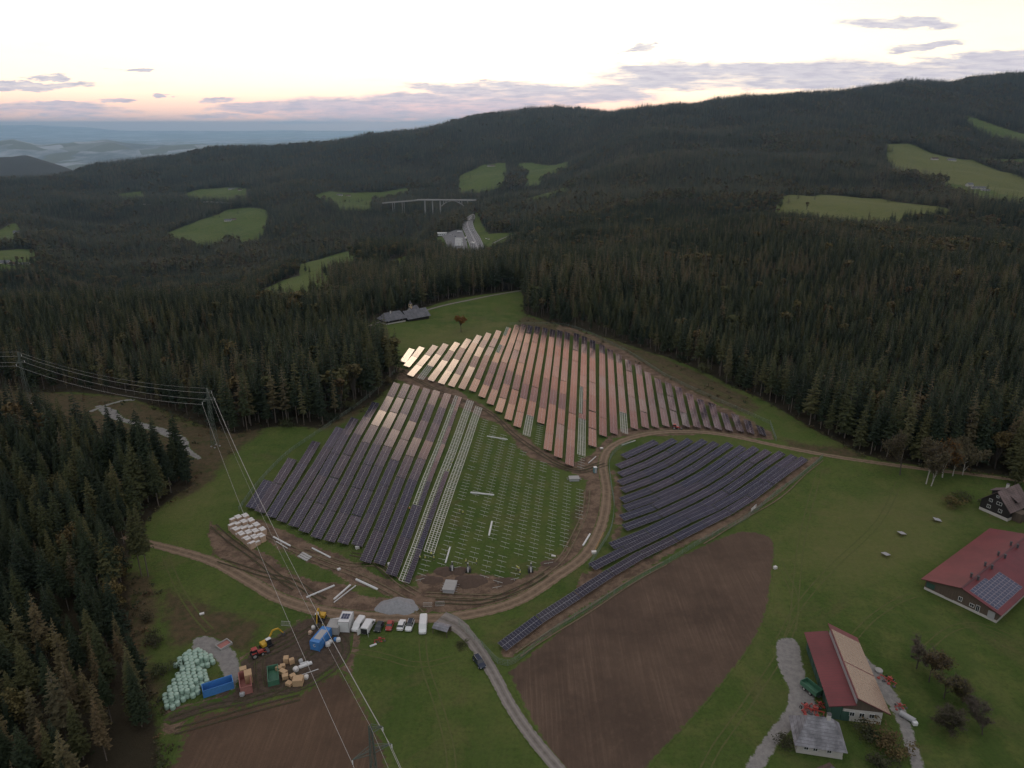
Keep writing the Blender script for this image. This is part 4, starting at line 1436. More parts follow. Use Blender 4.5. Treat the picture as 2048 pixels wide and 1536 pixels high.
def roof_mat(name, c, scale, rough=0.6, lines=(2.2, 0.0), var=0.3, spec=0.4, gap=(0.04, 0.035, 0.035)):
    """roof covering with seams or tile courses along local x (lines[0] per metre) and y (lines[1])"""
    m = bpy.data.materials.new(name)
    m.use_nodes = True
    t = NT(m.node_tree)
    tc = t.node('ShaderNodeTexCoord').outputs['Object']
    uvm = t.node('ShaderNodeUVMap').outputs[0]
    s = t.node('ShaderNodeSeparateXYZ', i_0=uvm)
    n = t.noise(tc, scale, 6, 0.65)
    col = t.mix(t.smooth(n, 0.3, 0.7), tuple(x * (1 - var) for x in c), tuple(min(1, x * (1 + var)) for x in c))
    ln = None
    for k, f in enumerate(lines):
        if not f: continue
        q = t.math('GREATER_THAN', t.math('ABSOLUTE', t.math('SUBTRACT', t.math('FRACT', t.math('MULTIPLY', s.outputs[k], f)), 0.5)), 0.44)
        ln = q if ln is None else t.math('MAXIMUM', ln, q)
    if ln is not None:
        col = t.mix(t.math('MULTIPLY', ln, 0.5), col, gap)
    bs = t.node('ShaderNodeBsdfPrincipled', i_Roughness=rough)
    bs.inputs['Specular IOR Level'].default_value = spec
    t.link(col, bs.inputs['Base Color'])
    t.node('ShaderNodeOutputMaterial', i_0=bs.outputs[0])
    return m


M_rred = roof_mat('red_metal_roof', (0.150, 0.030, 0.034), 0.15, 0.42, (1.2, 0.0), 0.18, 0.45)
M_rtile = roof_mat('weathered_grey_tiles', (0.22, 0.215, 0.235), 0.35, 0.75, (0.0, 1.5), 0.45, 0.35)
M_rshing = roof_mat('mossy_shingles', (0.17, 0.125, 0.12), 0.3, 0.85, (0.8, 1.6), 0.3, 0.3)
M_rbrown = roof_mat('brown_roof', (0.10, 0.065, 0.055), 0.4, 0.8, (1.2, 1.8), 0.3, 0.3)
M_rslate = roof_mat('grey_shingles', (0.135, 0.135, 0.15), 0.4, 0.8, (0.9, 1.3), 0.25, 0.3)
M_boards = pbr('weathered_boards', (0.105, 0.078, 0.058), 0.9, var=0.5, scale=1.0, stretch=(5, 5, 0.25))
M_dboards = pbr('dark_boards', (0.022, 0.019, 0.018), 0.9, var=0.4, scale=1.0, stretch=(5, 5, 0.3))
M_gboards = pbr('green_boards', (0.035, 0.085, 0.065), 0.8, var=0.35, scale=1.0, stretch=(4, 4, 0.3))
M_stonew = pbr('stone_wall', (0.26, 0.22, 0.19), 0.95, var=0.4, scale=1.6)
M_concrete = pbr('concrete', (0.34, 0.33, 0.32), 0.9, var=0.2, scale=0.8)


def roof_slab(name, parent, corners, mat, th=0.18):
    """sloping slab over four world/local corners given (eave a, eave b, ridge b, ridge a); UV in metres"""
    c = [Vector(v) for v in corners]
    n = (c[1] - c[0]).cross(c[3] - c[0]).normalized()
    if n.z < 0: n = -n
    vs = [v for v in c] + [v - n * th for v in c]
    fs = [(0, 1, 2, 3), (7, 6, 5, 4), (0, 4, 5, 1), (1, 5, 6, 2), (2, 6, 7, 3), (3, 7, 4, 0)]
    o = mesh_obj(name, vs, fs, mat, parent)
    uv = o.data.uv_layers.new(name='UVMap')
    e = (c[1] - c[0]).normalized()
    f = n.cross(e)
    for p in o.data.polygons:
        for li in p.loop_indices:
            v = vs[o.data.loops[li].vertex_index] - c[0]
            uv.data[li].uv = (v.dot(e), v.dot(f))
    return o


def wall_panel(mb, a, b, z0, z1, th=0.25, mi=0):
    """straight wall from a to b (xy)"""
    a, b = Vector((a[0], a[1], 0)), Vector((b[0], b[1], 0))
    d = b - a
    mb.box(((a.x + b.x) / 2, (a.y + b.y) / 2, (z0 + z1) / 2), (d.length, th, z1 - z0), rz=math.atan2(d.y, d.x), mi=mi)


def window(parent, c, w, h, nrm, fmat=M_white, gmat=M_glass, cross=True, name='window'):
    """frame standing proud of the wall with its pane; c centre, nrm outward xy direction"""
    nrm = Vector((nrm[0], nrm[1], 0)).normalized()
    tan = Vector((-nrm.y, nrm.x, 0))
    rz = math.atan2(tan.y, tan.x)
    c = Vector(c)
    f = MB()
    b = 0.10
    for s in (-1, 1):
        f.box(c + tan * s * (w / 2 - b / 2) + nrm * 0.03, (b, 0.12, h), rz)
        f.box(c + Vector((0, 0, s * (h / 2 - b / 2))) + nrm * 0.03, (w - 2 * b, 0.11, b), rz)
    if cross: f.box(c + nrm * 0.03, (b * 0.6, 0.08, h - 2 * b), rz)
    o = f.build(name, fmat, parent)
    g = MB().box(c + nrm * 0.005, (w - 2 * b, 0.05, h - 2 * b), rz)
    g.build('pane', gmat, o)
    return o


def gable_house(name, A, B, L, label, wallh, ridgeh, wallmat, roofmat, group=None, over=0.6, base=None, ridge_along=True, cat='building', hipped=0.0, wins=(), chim=None, thr=0.2, gablemat=None):
    """A,B: front ground corners (front runs A->B, viewer side), L depth behind. ridge_along: ridge runs in depth."""
    A, B = Vector((A[0], A[1], 0)), Vector((B[0], B[1], 0))
    e = (B - A)
    Wd = e.length
    rz = math.atan2(e.y, e.x)
    z = min(H(A.x, A.y), H(B.x, B.y))
    root = empty(name, (A.x, A.y, z), rz, label, cat, group)
    bz = -0.6
    mb = MB()
    if base: MB().box((Wd / 2, L / 2, (base + bz) / 2), (Wd + 0.1, L + 0.1, base - bz)).build('foundation', M_whitew if base < 1.4 else M_stonew, root)
    z0 = base if base else bz
    if ridge_along:
        prof_ = [(0, z0), (Wd, z0), (Wd, wallh), (Wd / 2, ridgeh - 0.02), (0, wallh)]
        mb.prism(prof_, 0.0, L)
        mb.build('wall', wallmat, root)
        sl = (ridgeh - wallh) / (Wd / 2)
        for s in (0, 1):
            xe = -over if s == 0 else Wd + over
            ze = wallh - sl * over + thr
            roof_slab('roof', root, [(xe, -over, ze), (xe, L + over, ze), (Wd / 2, L + over, ridgeh + thr), (Wd / 2, -over, ridgeh + thr)], roofmat, thr)
    else:
        if hipped: mb.box((Wd / 2, L / 2, (z0 + wallh) / 2), (Wd, L, wallh - z0))
        else:
            mb.prism([(0, z0), (L, z0), (L, wallh), (L / 2, ridgeh - 0.02), (0, wallh)], 0, Wd, M=Matrix(((0, 1, 0), (1, 0, 0), (0, 0, 1))))
        mb.build('wall', wallmat, root)
        sl = (ridgeh - wallh) / (L / 2)
        ze = wallh - sl * over + thr
        hp = hipped
        for s in (0, 1):
            ye = -over if s == 0 else L + over
            roof_slab('roof', root, [(-over, ye, ze), (Wd + over, ye, ze), (Wd + over * (0 if hp else 1) - hp, L / 2, ridgeh + thr), (-over * (0 if hp else 1) + hp, L / 2, ridgeh + thr)], roofmat, thr)
        if hp:
            for s in (0, 1):
                xe = -over if s == 0 else Wd + over
                xr = hp if s == 0 else Wd - hp
                v = [(xe, -over, ze), (xe, L + over, ze), (xr, L / 2, ridgeh + thr)]
                o = mesh_obj('roof', v, [(0, 1, 2)], roofmat, root)
                uv = o.data.uv_layers.new(name='UVMap')
                for li, q in enumerate(((0, 0), (L, 0), (L / 2, L / 2))): uv.data[li].uv = q
    for (face, u, zc, w, h) in wins:
        if face == 'front': window(root, (u * Wd, -0.02, zc), w, h, (0, -1))
        elif face == 'right': window(root, (Wd + 0.02, u * L, zc), w, h, (1, 0))
        elif face == 'left': window(root, (-0.02, u * L, zc), w, h, (-1, 0))
    if chim:
        c = MB().box((chim[0] * Wd, chim[1] * L, ridgeh + 0.3), (0.7, 0.7, 1.8))
        co = c.build('chimney', M_whitew, root)
        MB().box((chim[0] * Wd, chim[1] * L, ridgeh + 1.25), (0.85, 0.85, 0.12)).build('cap', M_dgrey, co)
    return root, Wd, L


# ---- big red barn on the right
gl = lambda px, py, lift=0: Vector(ground([px], [py], lift=lift)[0])
A, B = gl(1848, 1178), gl(1992, 1246)
root, Wd, L_ = gable_house('barn', A, B, 44, 'large barn with shiny red metal roof, vents and solar modules on its right slope', 3.4, 5.9, M_boards, M_rred, over=1.0, base=0.8, cat='barn',
                           wins=[('front', .50, 2.2, 1.0, 1.3), ('front', .66, 1.9, 1.2, 1.0), ('front', .74, 1.7, 1.0, 2.0)])
for k in range(9):
    window(root, (Wd + 0.02, 3 + k * 4.6, 2.3), 2.6, 1.1, (1, 0), cross=False)
MB().box((Wd * .08, -0.1, 2.0), (Wd * .12, 0.12, 1.6)).build('green_shutter', M_gboards, root)
MB().box((Wd * .92, -0.1, 1.7), (Wd * .09, 0.12, 2.2)).build('door', M_grey, root)
MB().box((Wd * .35, -0.1, 1.9), (Wd * .12, 0.10, 2.2)).build('door', M_boards, root)
MB().bar((Wd / 2, -1.0, 6.13), (Wd / 2, 45, 6.13), 0.5, 0.12).build('ridge_cap', M_rred, root)
for k, yy in enumerate((7, 16, 25, 34)):
    for s in (-1, 1):
        v = MB()
        v.tube((Wd / 2 + s * 0.9, yy, 5.9), (Wd / 2 + s * 0.9, yy, 7.0), 0.30, 0.30, 10)
        v.tube((Wd / 2 + s * 0.9, yy, 7.0), (Wd / 2 + s * 0.9, yy, 7.15), 0.40, 0.36, 10)
        v.build('roof_vent', M_dgrey, root)


def module_grid(parent, o, e, f, nu, nv, w, h, gap=0.03, mat=None, lift=0.1, skip=()):
    """framed modules on a roof; o origin, e and f unit vectors"""
    nrm = e.cross(f).normalized()
    if nrm.z < 0: nrm = -nrm
    vs, fs, uvs = [], [], []
    for i in range(nu):
        for j in range(nv):
            if (i, j) in skip: continue
            c0 = o + e * (i * (w + gap)) + f * (j * (h + gap)) + nrm * lift
            n = len(vs)
            q = [c0, c0 + e * w, c0 + e * w + f * h, c0 + f * h]
            vs += q + [v - nrm * 0.04 for v in q]
            fs += [(n, n + 1, n + 2, n + 3), (n, n + 4, n + 5, n + 1), (n + 1, n + 5, n + 6, n + 2), (n + 2, n + 6, n + 7, n + 3), (n + 3, n + 7, n + 4, n)]
            uvs += [(i, j), (i + 1, j), (i + 1, j + 1), (i, j + 1)] + [(i, j)] * 16
    ob = mesh_obj('solar_modules', vs, fs, mat or M_roofpv, parent)
    uv = ob.data.uv_layers.new(name='UVMap')
    for li, q in enumerate(uvs): uv.data[li].uv = q
    return ob


def pv2(name, base, line, rough, tint, lw=0.46):
    m = bpy.data.materials.new(name)
    m.use_nodes = True
    t = NT(m.node_tree)
    s = t.node('ShaderNodeSeparateXYZ', i_0=t.node('ShaderNodeUVMap').outputs[0])
    ln = None
    for k in (0, 1):
        q = t.math('GREATER_THAN', t.math('ABSOLUTE', t.math('SUBTRACT', t.math('FRACT', s.outputs[k]), 0.5)), lw)
        ln = q if ln is None else t.math('MAXIMUM', ln, q)
    bs = t.node('ShaderNodeBsdfPrincipled', i_Roughness=rough)
    bs.inputs['IOR'].default_value = 1.6
    bs.inputs['Specular Tint'].default_value = (*tint, 1)
    t.link(t.mix(ln, base, line), bs.inputs['Base Color'])
    t.node('ShaderNodeOutputMaterial', i_0=bs.outputs[0])
    return m


M_roofpv = pv2('roof_modules_blue', (0.05, 0.06, 0.10), (0.34, 0.32, 0.36), 0.25, (1, 1, 1))
M_roofpv2 = pv2('roof_modules_tan', (0.25, 0.165, 0.115), (0.33, 0.25, 0.20), 0.25, (1, .9, .8), 0.44)
sl = (5.9 - 3.4) / (Wd / 2)
e_ = Vector((0, 1, 0))
f_ = Vector((1, 0, -sl)).normalized()
module_grid(root, Vector((Wd / 2 + 1.6, 0.2, 6.1 - 1.6 * sl)), e_, f_, 12, 7, 1.35, 1.75 * (Wd / 2 - 2.6) / 11.5, 0.05, M_roofpv, 0.06, skip=[(9, 0), (10, 0), (11, 0), (12, 0), (7, 0), (8, 0)])

# ---- shed with tall mono-pitch solar roof
A, B = gl(1658, 1437), gl(1761, 1449)
e = B - A
Wd = e.length
ba = gl(1578, 1269, 4.2)
L_ = (Vector((ba.x, ba.y, 0)) - Vector((A.x, A.y, 0))).length
nrm_ = Vector((-e.y, e.x, 0)).normalized()
print('shed', Wd, L_)
root = empty('machine_shed', (A.x, A.y, H(A.x, A.y)), math.atan2(e.y, e.x), 'long green-boarded shed with red lean roof beneath a tall solar-covered roof', 'shed')
ww = Wd
mw = MB()
mw.box((ww * .62, L_ / 2, 1.3), (ww * .76 - .02, L_, 3.8)); mw.build('wall', M_whitew, root)
mg = MB()
mg.prism([(ww * .235, 3.2), (ww - 0.01, 3.2), (ww - 0.01, 4.0), (ww * .47, 6.6), (ww * .47, 5.0), (ww * .235, 4.6)], 0.05, L_ - .05); mg.build('upper_wall', M_boards, root)
ml = MB()
ml.box((0.1, L_ / 2, 1.5), (0.2, L_, 5.0)); ml.box((ww * .12, 0.15, 1.5), (ww * .235 - .2, 0.3, 4.6)); ml.box((ww * .12, L_ - .15, 1.5), (ww * .235 - .2, 0.3, 4.6)); ml.build('green_cladding', M_gboards, root)
mc = MB().box((ww * .46, L_ / 2, 5.9), (0.3, L_, 1.9)); mc.build('clerestory', M_grey, root)
for k in range(8):
    MB().box((-0.06, 2 + k * (L_ - 4) / 7, 1.6), (0.1, 0.16, 4.2)).build('wall_post', M_gboards, root)
roof_slab('lean_roof', root, [(-0.8, -1.0, 4.2), (-0.8, L_ + 1, 4.2), (ww * .46 - .2, L_ + 1, 5.35), (ww * .46 - .2, -1.0, 5.35)], M_rred)
HR = [(ww + 1.3, -1.0, 3.75), (ww + 1.3, L_ + 1.5, 3.75), (ww * .43, L_ + 1.5, 7.25), (ww * .43, -1.0, 7.25)]
roof_slab('high_roof', root, HR, M_rred)
fv = (Vector(HR[3]) - Vector(HR[0]))
fl = fv.length
nu = int((L_ + 2) / 1.05 / 2)
for hseg in (0, 1):
    module_grid(root, Vector(HR[0]) + Vector((0, 0.15 + hseg * (nu * 1.05 + .35), 0)) + fv.normalized() * 0.1, Vector((0, 1, 0)), fv.normalized(), nu, 7, 1.0, (fl - .5) / 7 - .03, 0.05, M_roofpv2, 0.06)
for u in (.42, .61, .80):
    window(root, (ww * u, -0.02, 2.0), 1.15, 1.2, (0, -1), cross=True)
MB().box((ww * .30, -0.05, 1.2), (1.8, 0.1, 2.6)).build('door', M_gboards, root)

# ---- grey tiled farmhouse and brown roof below it
A, B = gl(1590, 1487, 3.0), gl(1697, 1503, 3.0)
R1 = gl(1605, 1434, 7.4)
d = B - A; d.z = 0
nn_ = Vector((-d.y, d.x, 0)).normalized()
dep = abs((Vector((R1.x - A.x, R1.y - A.y, 0))).dot(nn_))
print('farmhouse depth', dep, d.length)
ins = nn_ * 0.7 + d.normalized() * 0.7
gable_house('farmhouse', (A.x + ins.x, A.y + ins.y), (B.x - d.normalized().x * .7 + nn_.x * .7, B.y - d.normalized().y * .7 + nn_.y * .7), max(7, 2 * dep - 1.4), 'farmhouse with weathered grey tiled hipped roof and white chimney below the shed', 3.0, 6.9, M_whitew, M_rtile, ridge_along=False, hipped=2.2, over=0.7, base=0.5, cat='house',
            wins=[('front', .2, 1.7, 1.0, 1.1), ('front', .4, 1.7, 1.0, 1.1), ('front', .7, 1.7, 1.0, 1.1), ('left', .5, 1.7, 1, 1.1)], chim=(.68, .5))
A, B = gl(1622, 1640, 0), gl(1700, 1658, 0)
gable_house('outbuilding', A, B, 8, 'outbuilding with dark brown roof and white ridge chimney at the lower edge', 3.0, 6.3, M_dboards, M_rbrown, over=0.6, cat='building', wins=[('front', .4, 1.7, 1, 1.1)], chim=(.52, .75))

# ---- dark chalet at right
A, B = gl(1958, 1018), gl(2014, 1043)
root, Wd, L_ = gable_house('chalet', A, B, 11, 'dark timber chalet with steep mossy roof and white framed windows', 4.2, 9.0, M_dboards, M_rshing, over=0.8, base=1.1, cat='house',
                           wins=[('front', .30, 2.6, 1.2, 1.2), ('front', .70, 2.6, 1.2, 1.2), ('front', .32, 5.0, 1.1, 1.1), ('front', .62, 5.0, 1.7, 1.1), ('front', .52, 7.2, .9, .8), ('right', .3, 2.6, 1.1, 1.1)], chim=(.45, .55))
dm = MB()
dm.box((Wd * .16, L_ * .55, 5.7), (1.8, 3.0, 1.6)); do = dm.build('dormer', M_dboards, root)
roof_slab('dormer_roof', do, [(-0.1, L_ * .55 - 1.9, 6.4), (-0.1, L_ * .55 + 1.9, 6.4), (Wd * .42, L_ * .55 + 1.9, 8.3), (Wd * .42, L_ * .55 - 1.9, 8.3)], M_rshing)
dm = MB(); dm.box((Wd * .82, L_ * .5, 5.4), (1.6, 2.2, 1.3)); do = dm.build('dormer', M_dboards, root)
roof_slab('dormer_roof', do, [(Wd + .1, L_ * .5 - 1.4, 6.0), (Wd + .1, L_ * .5 + 1.4, 6.0), (Wd * .62, L_ * .5 + 1.4, 7.7), (Wd * .62, L_ * .5 - 1.4, 7.7)], M_rshing)
MB().box((Wd + 1.4, L_ * .4, 1.6), (2.8, 4, 3.2)).build('porch', M_boards, root)

# ---- chapel farm at the wood edge
A, B = gl(772, 650), gl(811, 643)
gable_house('farmhouse', A, B, 9, 'old farmhouse with grey shingle roof and white entrance at the wood edge', 3.4, 7.0, M_dboards, M_rslate, ridge_along=False, over=1.2, base=1.0, cat='house',
            wins=[('front', .15, 2.4, 1, 1), ('front', .7, 2.4, 1, 1), ('front', .86, 2.4, 1, 1)], chim=(.4, .4), hipped=1.5)
o = MB()
A2 = A.lerp(B, .48)
A, B = gl(817, 643), gl(858, 637)
gable_house('barn', A, B, 11, 'old dark barn with long grey roof right of the small chapel', 2.6, 6.6, M_dboards, M_rslate, ridge_along=False, over=1.0, cat='barn')
c0 = gl(818, 636)
root = empty('chapel', (c0.x, c0.y + 4, H(c0.x, c0.y + 4)), R(-25), 'small white chapel with belfry and pointed spire between farmhouse and barn', 'chapel')
root.scale = (.8, .8, .74)
MB().prism([(-3.2, -.5), (3.2, -.5), (3.2, 5.0), (0, 8.6), (-3.2, 5.0)], 0, 11).build('nave', M_whitew, root)
for s in (-1, 1):
    roof_slab('roof', root, [(s * 3.8, -.4, 4.5), (s * 3.8, 11.4, 4.5), (0, 11.4, 8.9), (0, -.4, 8.9)], M_rslate)
tw = MB().box((0, 1.8, 9.8), (2.2, 2.2, 4.4)); to = tw.build('belfry', flat('yellow_plaster', (0.50, 0.38, 0.24), 0.9), root)
for s, q in ((0, -1), (-1, 0), (1, 0)):
    window(to, (s * 1.11, 1.8 + q * 1.11, 10.6), .8, 1.5, (s, q), fmat=M_dgrey, cross=False, name='bell_opening')
sp = MB(); sp.tube((0, 1.8, 12.0), (0, 1.8, 13.0), 1.7, .8, 8); sp.tube((0, 1.8, 13.0), (0, 1.8, 15.3), .8, .05, 8); sp.build('spire', M_rslate, root)
window(root, (0, -0.02, 5.6), .9, 1.0, (0, -1))

# ---- far houses, each with walls, roof and a few windows
FARH = [(455, 443, 22, 10, 8, M_rslate, 'grey roofed farmhouse in the big meadow left of the viaduct end', 0), (468, 440, 14, 8, 6, M_rbrown, 'brown roofed barn beside the grey farmhouse in the left meadow', 20),
        (743, 492, 20, 12, 8, M_rslate, 'grey roofed barn on the crest of the pale green hill meadow', 30), (985, 333, 24, 12, 8, M_rbrown, 'brown roofed farm barn at the top of the far hill meadow', 10),
        (977, 333, 14, 9, 7, M_rslate, 'pale farmhouse left of the brown barn on the far hill meadow', -20), (463, 379, 26, 12, 7, M_rslate, 'long pale farm building on the far slope above the viaduct', 15),
        (480, 381, 16, 9, 6, M_rbrown, 'smaller brown roofed farm building above the viaduct', 0), (678, 391, 22, 11, 7, M_rslate, 'white farmhouse in the long meadow left of the arch bridge', -10),
        (696, 392, 20, 10, 6, M_rbrown, 'brown roofed farm building in the long meadow left of the arch bridge', 12), (1871, 320, 22, 11, 8, M_rbrown, 'brown roofed farmhouse in the sloping meadow at upper right', 10),
        (1905, 322, 26, 13, 9, M_rslate, 'white barn with grey roof in the sloping meadow at upper right', 5), (2034, 330, 20, 12, 9, M_rred, 'white house with red roof at the right edge of the far slope', -12),
        (1942, 373, 15, 11, 9, M_rslate, 'white farmhouse behind trees below the upper right meadow', 15), (1958, 378, 32, 12, 6, M_rslate, 'long grey roofed barn below the upper right meadow', -8),
        (1972, 382, 18, 10, 4, M_rslate, 'low grey shed right of the long barn below the upper right meadow', -8), (6, 528, 20, 11, 7, M_rslate, 'grey roofed hall in the valley at far left', 5),
        (24, 530, 16, 10, 6, M_rbrown, 'brown roofed building in the middle of the far left farm', -5), (44, 529, 22, 11, 6, M_rslate, 'long grey building at the right of the far left farm', 12),
        (34, 467, 20, 12, 8, M_rslate, 'white house in the small meadow at the left edge', 10), (72, 494, 14, 10, 7, M_rslate, 'small white house above the left valley farm', 30)]
for (px, py, w, dpt, h, rm, lab, ang) in FARH:
    p = gl(px, py)
    a = R(ang)
    ux = Vector((math.cos(a), math.sin(a), 0))
    gable_house('farm_building', p - ux * w / 2, p + ux * w / 2, dpt, lab, h * .55, h, M_whitew, rm, ridge_along=False, over=0.8, cat='building', group='far farm buildings',
                wins=[('front', .2, h * .3, 1.6, 1.4), ('front', .5, h * .3, 1.6, 1.4), ('front', .8, h * .3, 1.6, 1.4)])


# ------------------------------------------------------------ vehicles
def loft(mb, secs, n=16, ex=4.0, mi=0):
    """secs: (y, z centre, half width, half height); rounded-rectangle rings"""
    rings = []
    for (y, zc, hw, hh) in secs:
        r = []
        for k in range(n):
            a = 2 * math.pi * (k + .5) / n
            ca, sa = math.cos(a), math.sin(a)
            r.append((math.copysign(abs(ca) ** (2 / ex), ca) * hw, y, zc + math.copysign(abs(sa) ** (2 / ex), sa) * hh))
        rings.append(r)
    vs = [v for r in rings for v in r]
    fs = []
    for i in range(len(rings) - 1):
        for k in range(n):
            fs.append((i * n + k, i * n + (k + 1) % n, (i + 1) * n + (k + 1) % n, (i + 1) * n + k))
    fs += [tuple(range(n - 1, -1, -1)), tuple(range((len(rings) - 1) * n, len(rings) * n))]
    return mb.add(vs, fs, mi)


def wheel(parent, x, y, r, w=0.22, name='wheel'):
    m = MB().tube((x - w / 2, y, r), (x + w / 2, y, r), r, r, 14)
    o = m.build(name, M_black, parent)
    s = 1 if x > 0 else -1
    MB().tube((x + s * (w / 2 - .02), y, r), (x + s * (w / 2 + .02), y, r), r * .6, r * .55, 10).build('rim', M_galv, o)


def car(label, px, py, heading, paint, L=4.3, W=1.8, Hh=1.48, kind='car', group=None, roofdark=False, rear_open=False):
    """nose towards local -y; heading = rotation about z"""
    p = gl(px, py)
    root = empty('parked_van' if kind == 'van' else 'parked_car', p, heading, label, 'van' if kind == 'van' else 'car', group)
    h = W / 2
    b = MB()
    if kind == 'van':
        l0, l1 = -L / 2, L / 2
        loft(b, [(l0, .62, h * .80, .22), (l0 + .12, .68, h * .93, .36), (l0 + .85, .78, h * .98, .50), (l0 + .95, .80, h, .52), (l0 + 1.75, (Hh + .30) / 2, h, (Hh - .30) / 2), (l1 - .25, (Hh + .30) / 2, h, (Hh - .30) / 2), (l1, (Hh + .34) / 2, h * .96, (Hh - .42) / 2)], ex=6)
        b.build('body', paint, root, smooth=False, bevel=0.03)
        g = MB()
        g.add([(-h * .86, l0 + .98, 1.30), (h * .86, l0 + .98, 1.30), (h * .80, l0 + 1.74, Hh - .13), (-h * .80, l0 + 1.74, Hh - .13)], [(0, 1, 2, 3)])
        g.build('windscreen', M_glass, root)
        for s in (-1, 1):
            MB().box((s * (h - .005), l0 + 2.1, Hh * .68), (.04, .95, .55)).build('side_window', M_glass, root)
            MB().box((s * h * .68, l0 + .05, .85), (.30, .12, .20)).build('headlight', M_galv, root)
            MB().box((s * (h + .10), l0 + 1.5, 1.25), (.18, .10, .26)).build('mirror', M_black, root)
        if rear_open:
            MB().box((0, l1 - .02, Hh * .52), (W * .84, .08, Hh * .66)).build('load_space', M_black, root)
            for s in (-1, 1):
                MB().box((s * (h + .25), l1 + .42, Hh * .52), (.06, .95, Hh * .72), rz=s * -.5).build('rear_door', paint, root)
        else:
            MB().box((0, l1 - .01, Hh * .70), (W * .74, .05, .5)).build('rear_window', M_glass, root)
    else:
        l0, l1 = -L / 2, L / 2
        loft(b, [(l0, .55, h * .78, .18), (l0 + .15, .58, h * .94, .28), (l0 + .5, .60, h * .98, .33), (l0 + L * .28, .64, h, .38), (l1 - L * .12, .66, h, .42), (l1 - .10, .64, h * .94, .36), (l1, .60, h * .82, .24)], ex=5)
        b.build('body', paint, root, smooth=False, bevel=0.03)
        c = MB()
        z0, z1 = .92, Hh
        est = roofdark or kind == 'suv'
        ya, yb, yc, yd = l0 + L * .26, l0 + L * .42, l1 - (L * .12 if est else L * .22), l1 - (.12 if est else L * .08)
        vs = [(-h * .92, ya, z0), (h * .92, ya, z0), (-h * .74, yb, z1), (h * .74, yb, z1), (-h * .74, yc, z1), (h * .74, yc, z1), (-h * .92, yd, z0), (h * .92, yd, z0)]
        c.add(vs, [(0, 1, 3, 2), (0, 2, 4, 6), (1, 7, 5, 3), (4, 5, 7, 6)])
        c.build('windows', M_glass, root)
        MB().box((0, (yb + yc) / 2, z1 + .015), (h * 1.50, yc - yb + .12, .05)).build('roof_panel', M_glass if roofdark else paint, root, bevel=0.02)
        if roofdark or kind == 'suv':
            for s in (-1, 1): MB().bar((s * h * .70, yb + .1, z1 + .08), (s * h * .70, yc - .1, z1 + .08), .05).build('roof_rail', paint if roofdark else M_galv, root)
        for s in (-1, 1):
            MB().box((s * h * .68, l0 + .06, .68), (.34, .14, .14)).build('headlight', M_galv, root)
            MB().box((s * h * .72, l1 - .05, .78), (.28, .10, .16)).build('tail_light', M_redp, root)
            MB().box((s * (h + .08), ya + .35, 1.0), (.16, .10, .12)).build('mirror', paint, root)
            MB().bar((s * h * .90, (yb + yc) / 2, z0), (s * h * .75, (yb + yc) / 2, z1), .07, .09).build('door_pillar', paint, root)
    r = .34 if kind == 'van' else .32
    for s in (-1, 1):
        for y in (l0 + L * .17, l1 - L * .19): wheel(root, s * (h - .10), y, r)
    return root


GP = 'vehicles parked side by side below the dirt road'
car('white van parked leftmost in the row, windscreen towards the meadow', 717, 1254, R(-14), M_white, 5.0, 1.95, 2.0, 'van', GP)
car('white van with both rear doors open, second in the parked row', 737, 1257, R(168), M_white, 5.6, 2.05, 2.35, 'van', GP, rear_open=True)
car('dark grey small car between open van and red car', 758.5, 1257, R(-12), M_darkp, 4.0, 1.75, 1.45, 'car', GP)
car('small red car in the middle of the parked row', 779.5, 1255, R(-4), M_redp, 3.7, 1.70, 1.45, 'car', GP)
car('white car right of the red car', 803, 1253.5, R(175), M_white, 4.2, 1.78, 1.5, 'car', GP)
car('white estate car with black glass roof and rails', 820, 1254, R(-6), M_white, 4.6, 1.82, 1.52, 'car', GP, roofdark=True)
car('white high-roof van parked rightmost in the row', 846.5, 1256, R(3), M_white, 6.0, 2.05, 2.4, 'van', GP)
car('black estate car standing on the grass beside the grey road', 958.5, 1327.5, R(28), M_bluep, 4.7, 1.85, 1.6, 'suv')


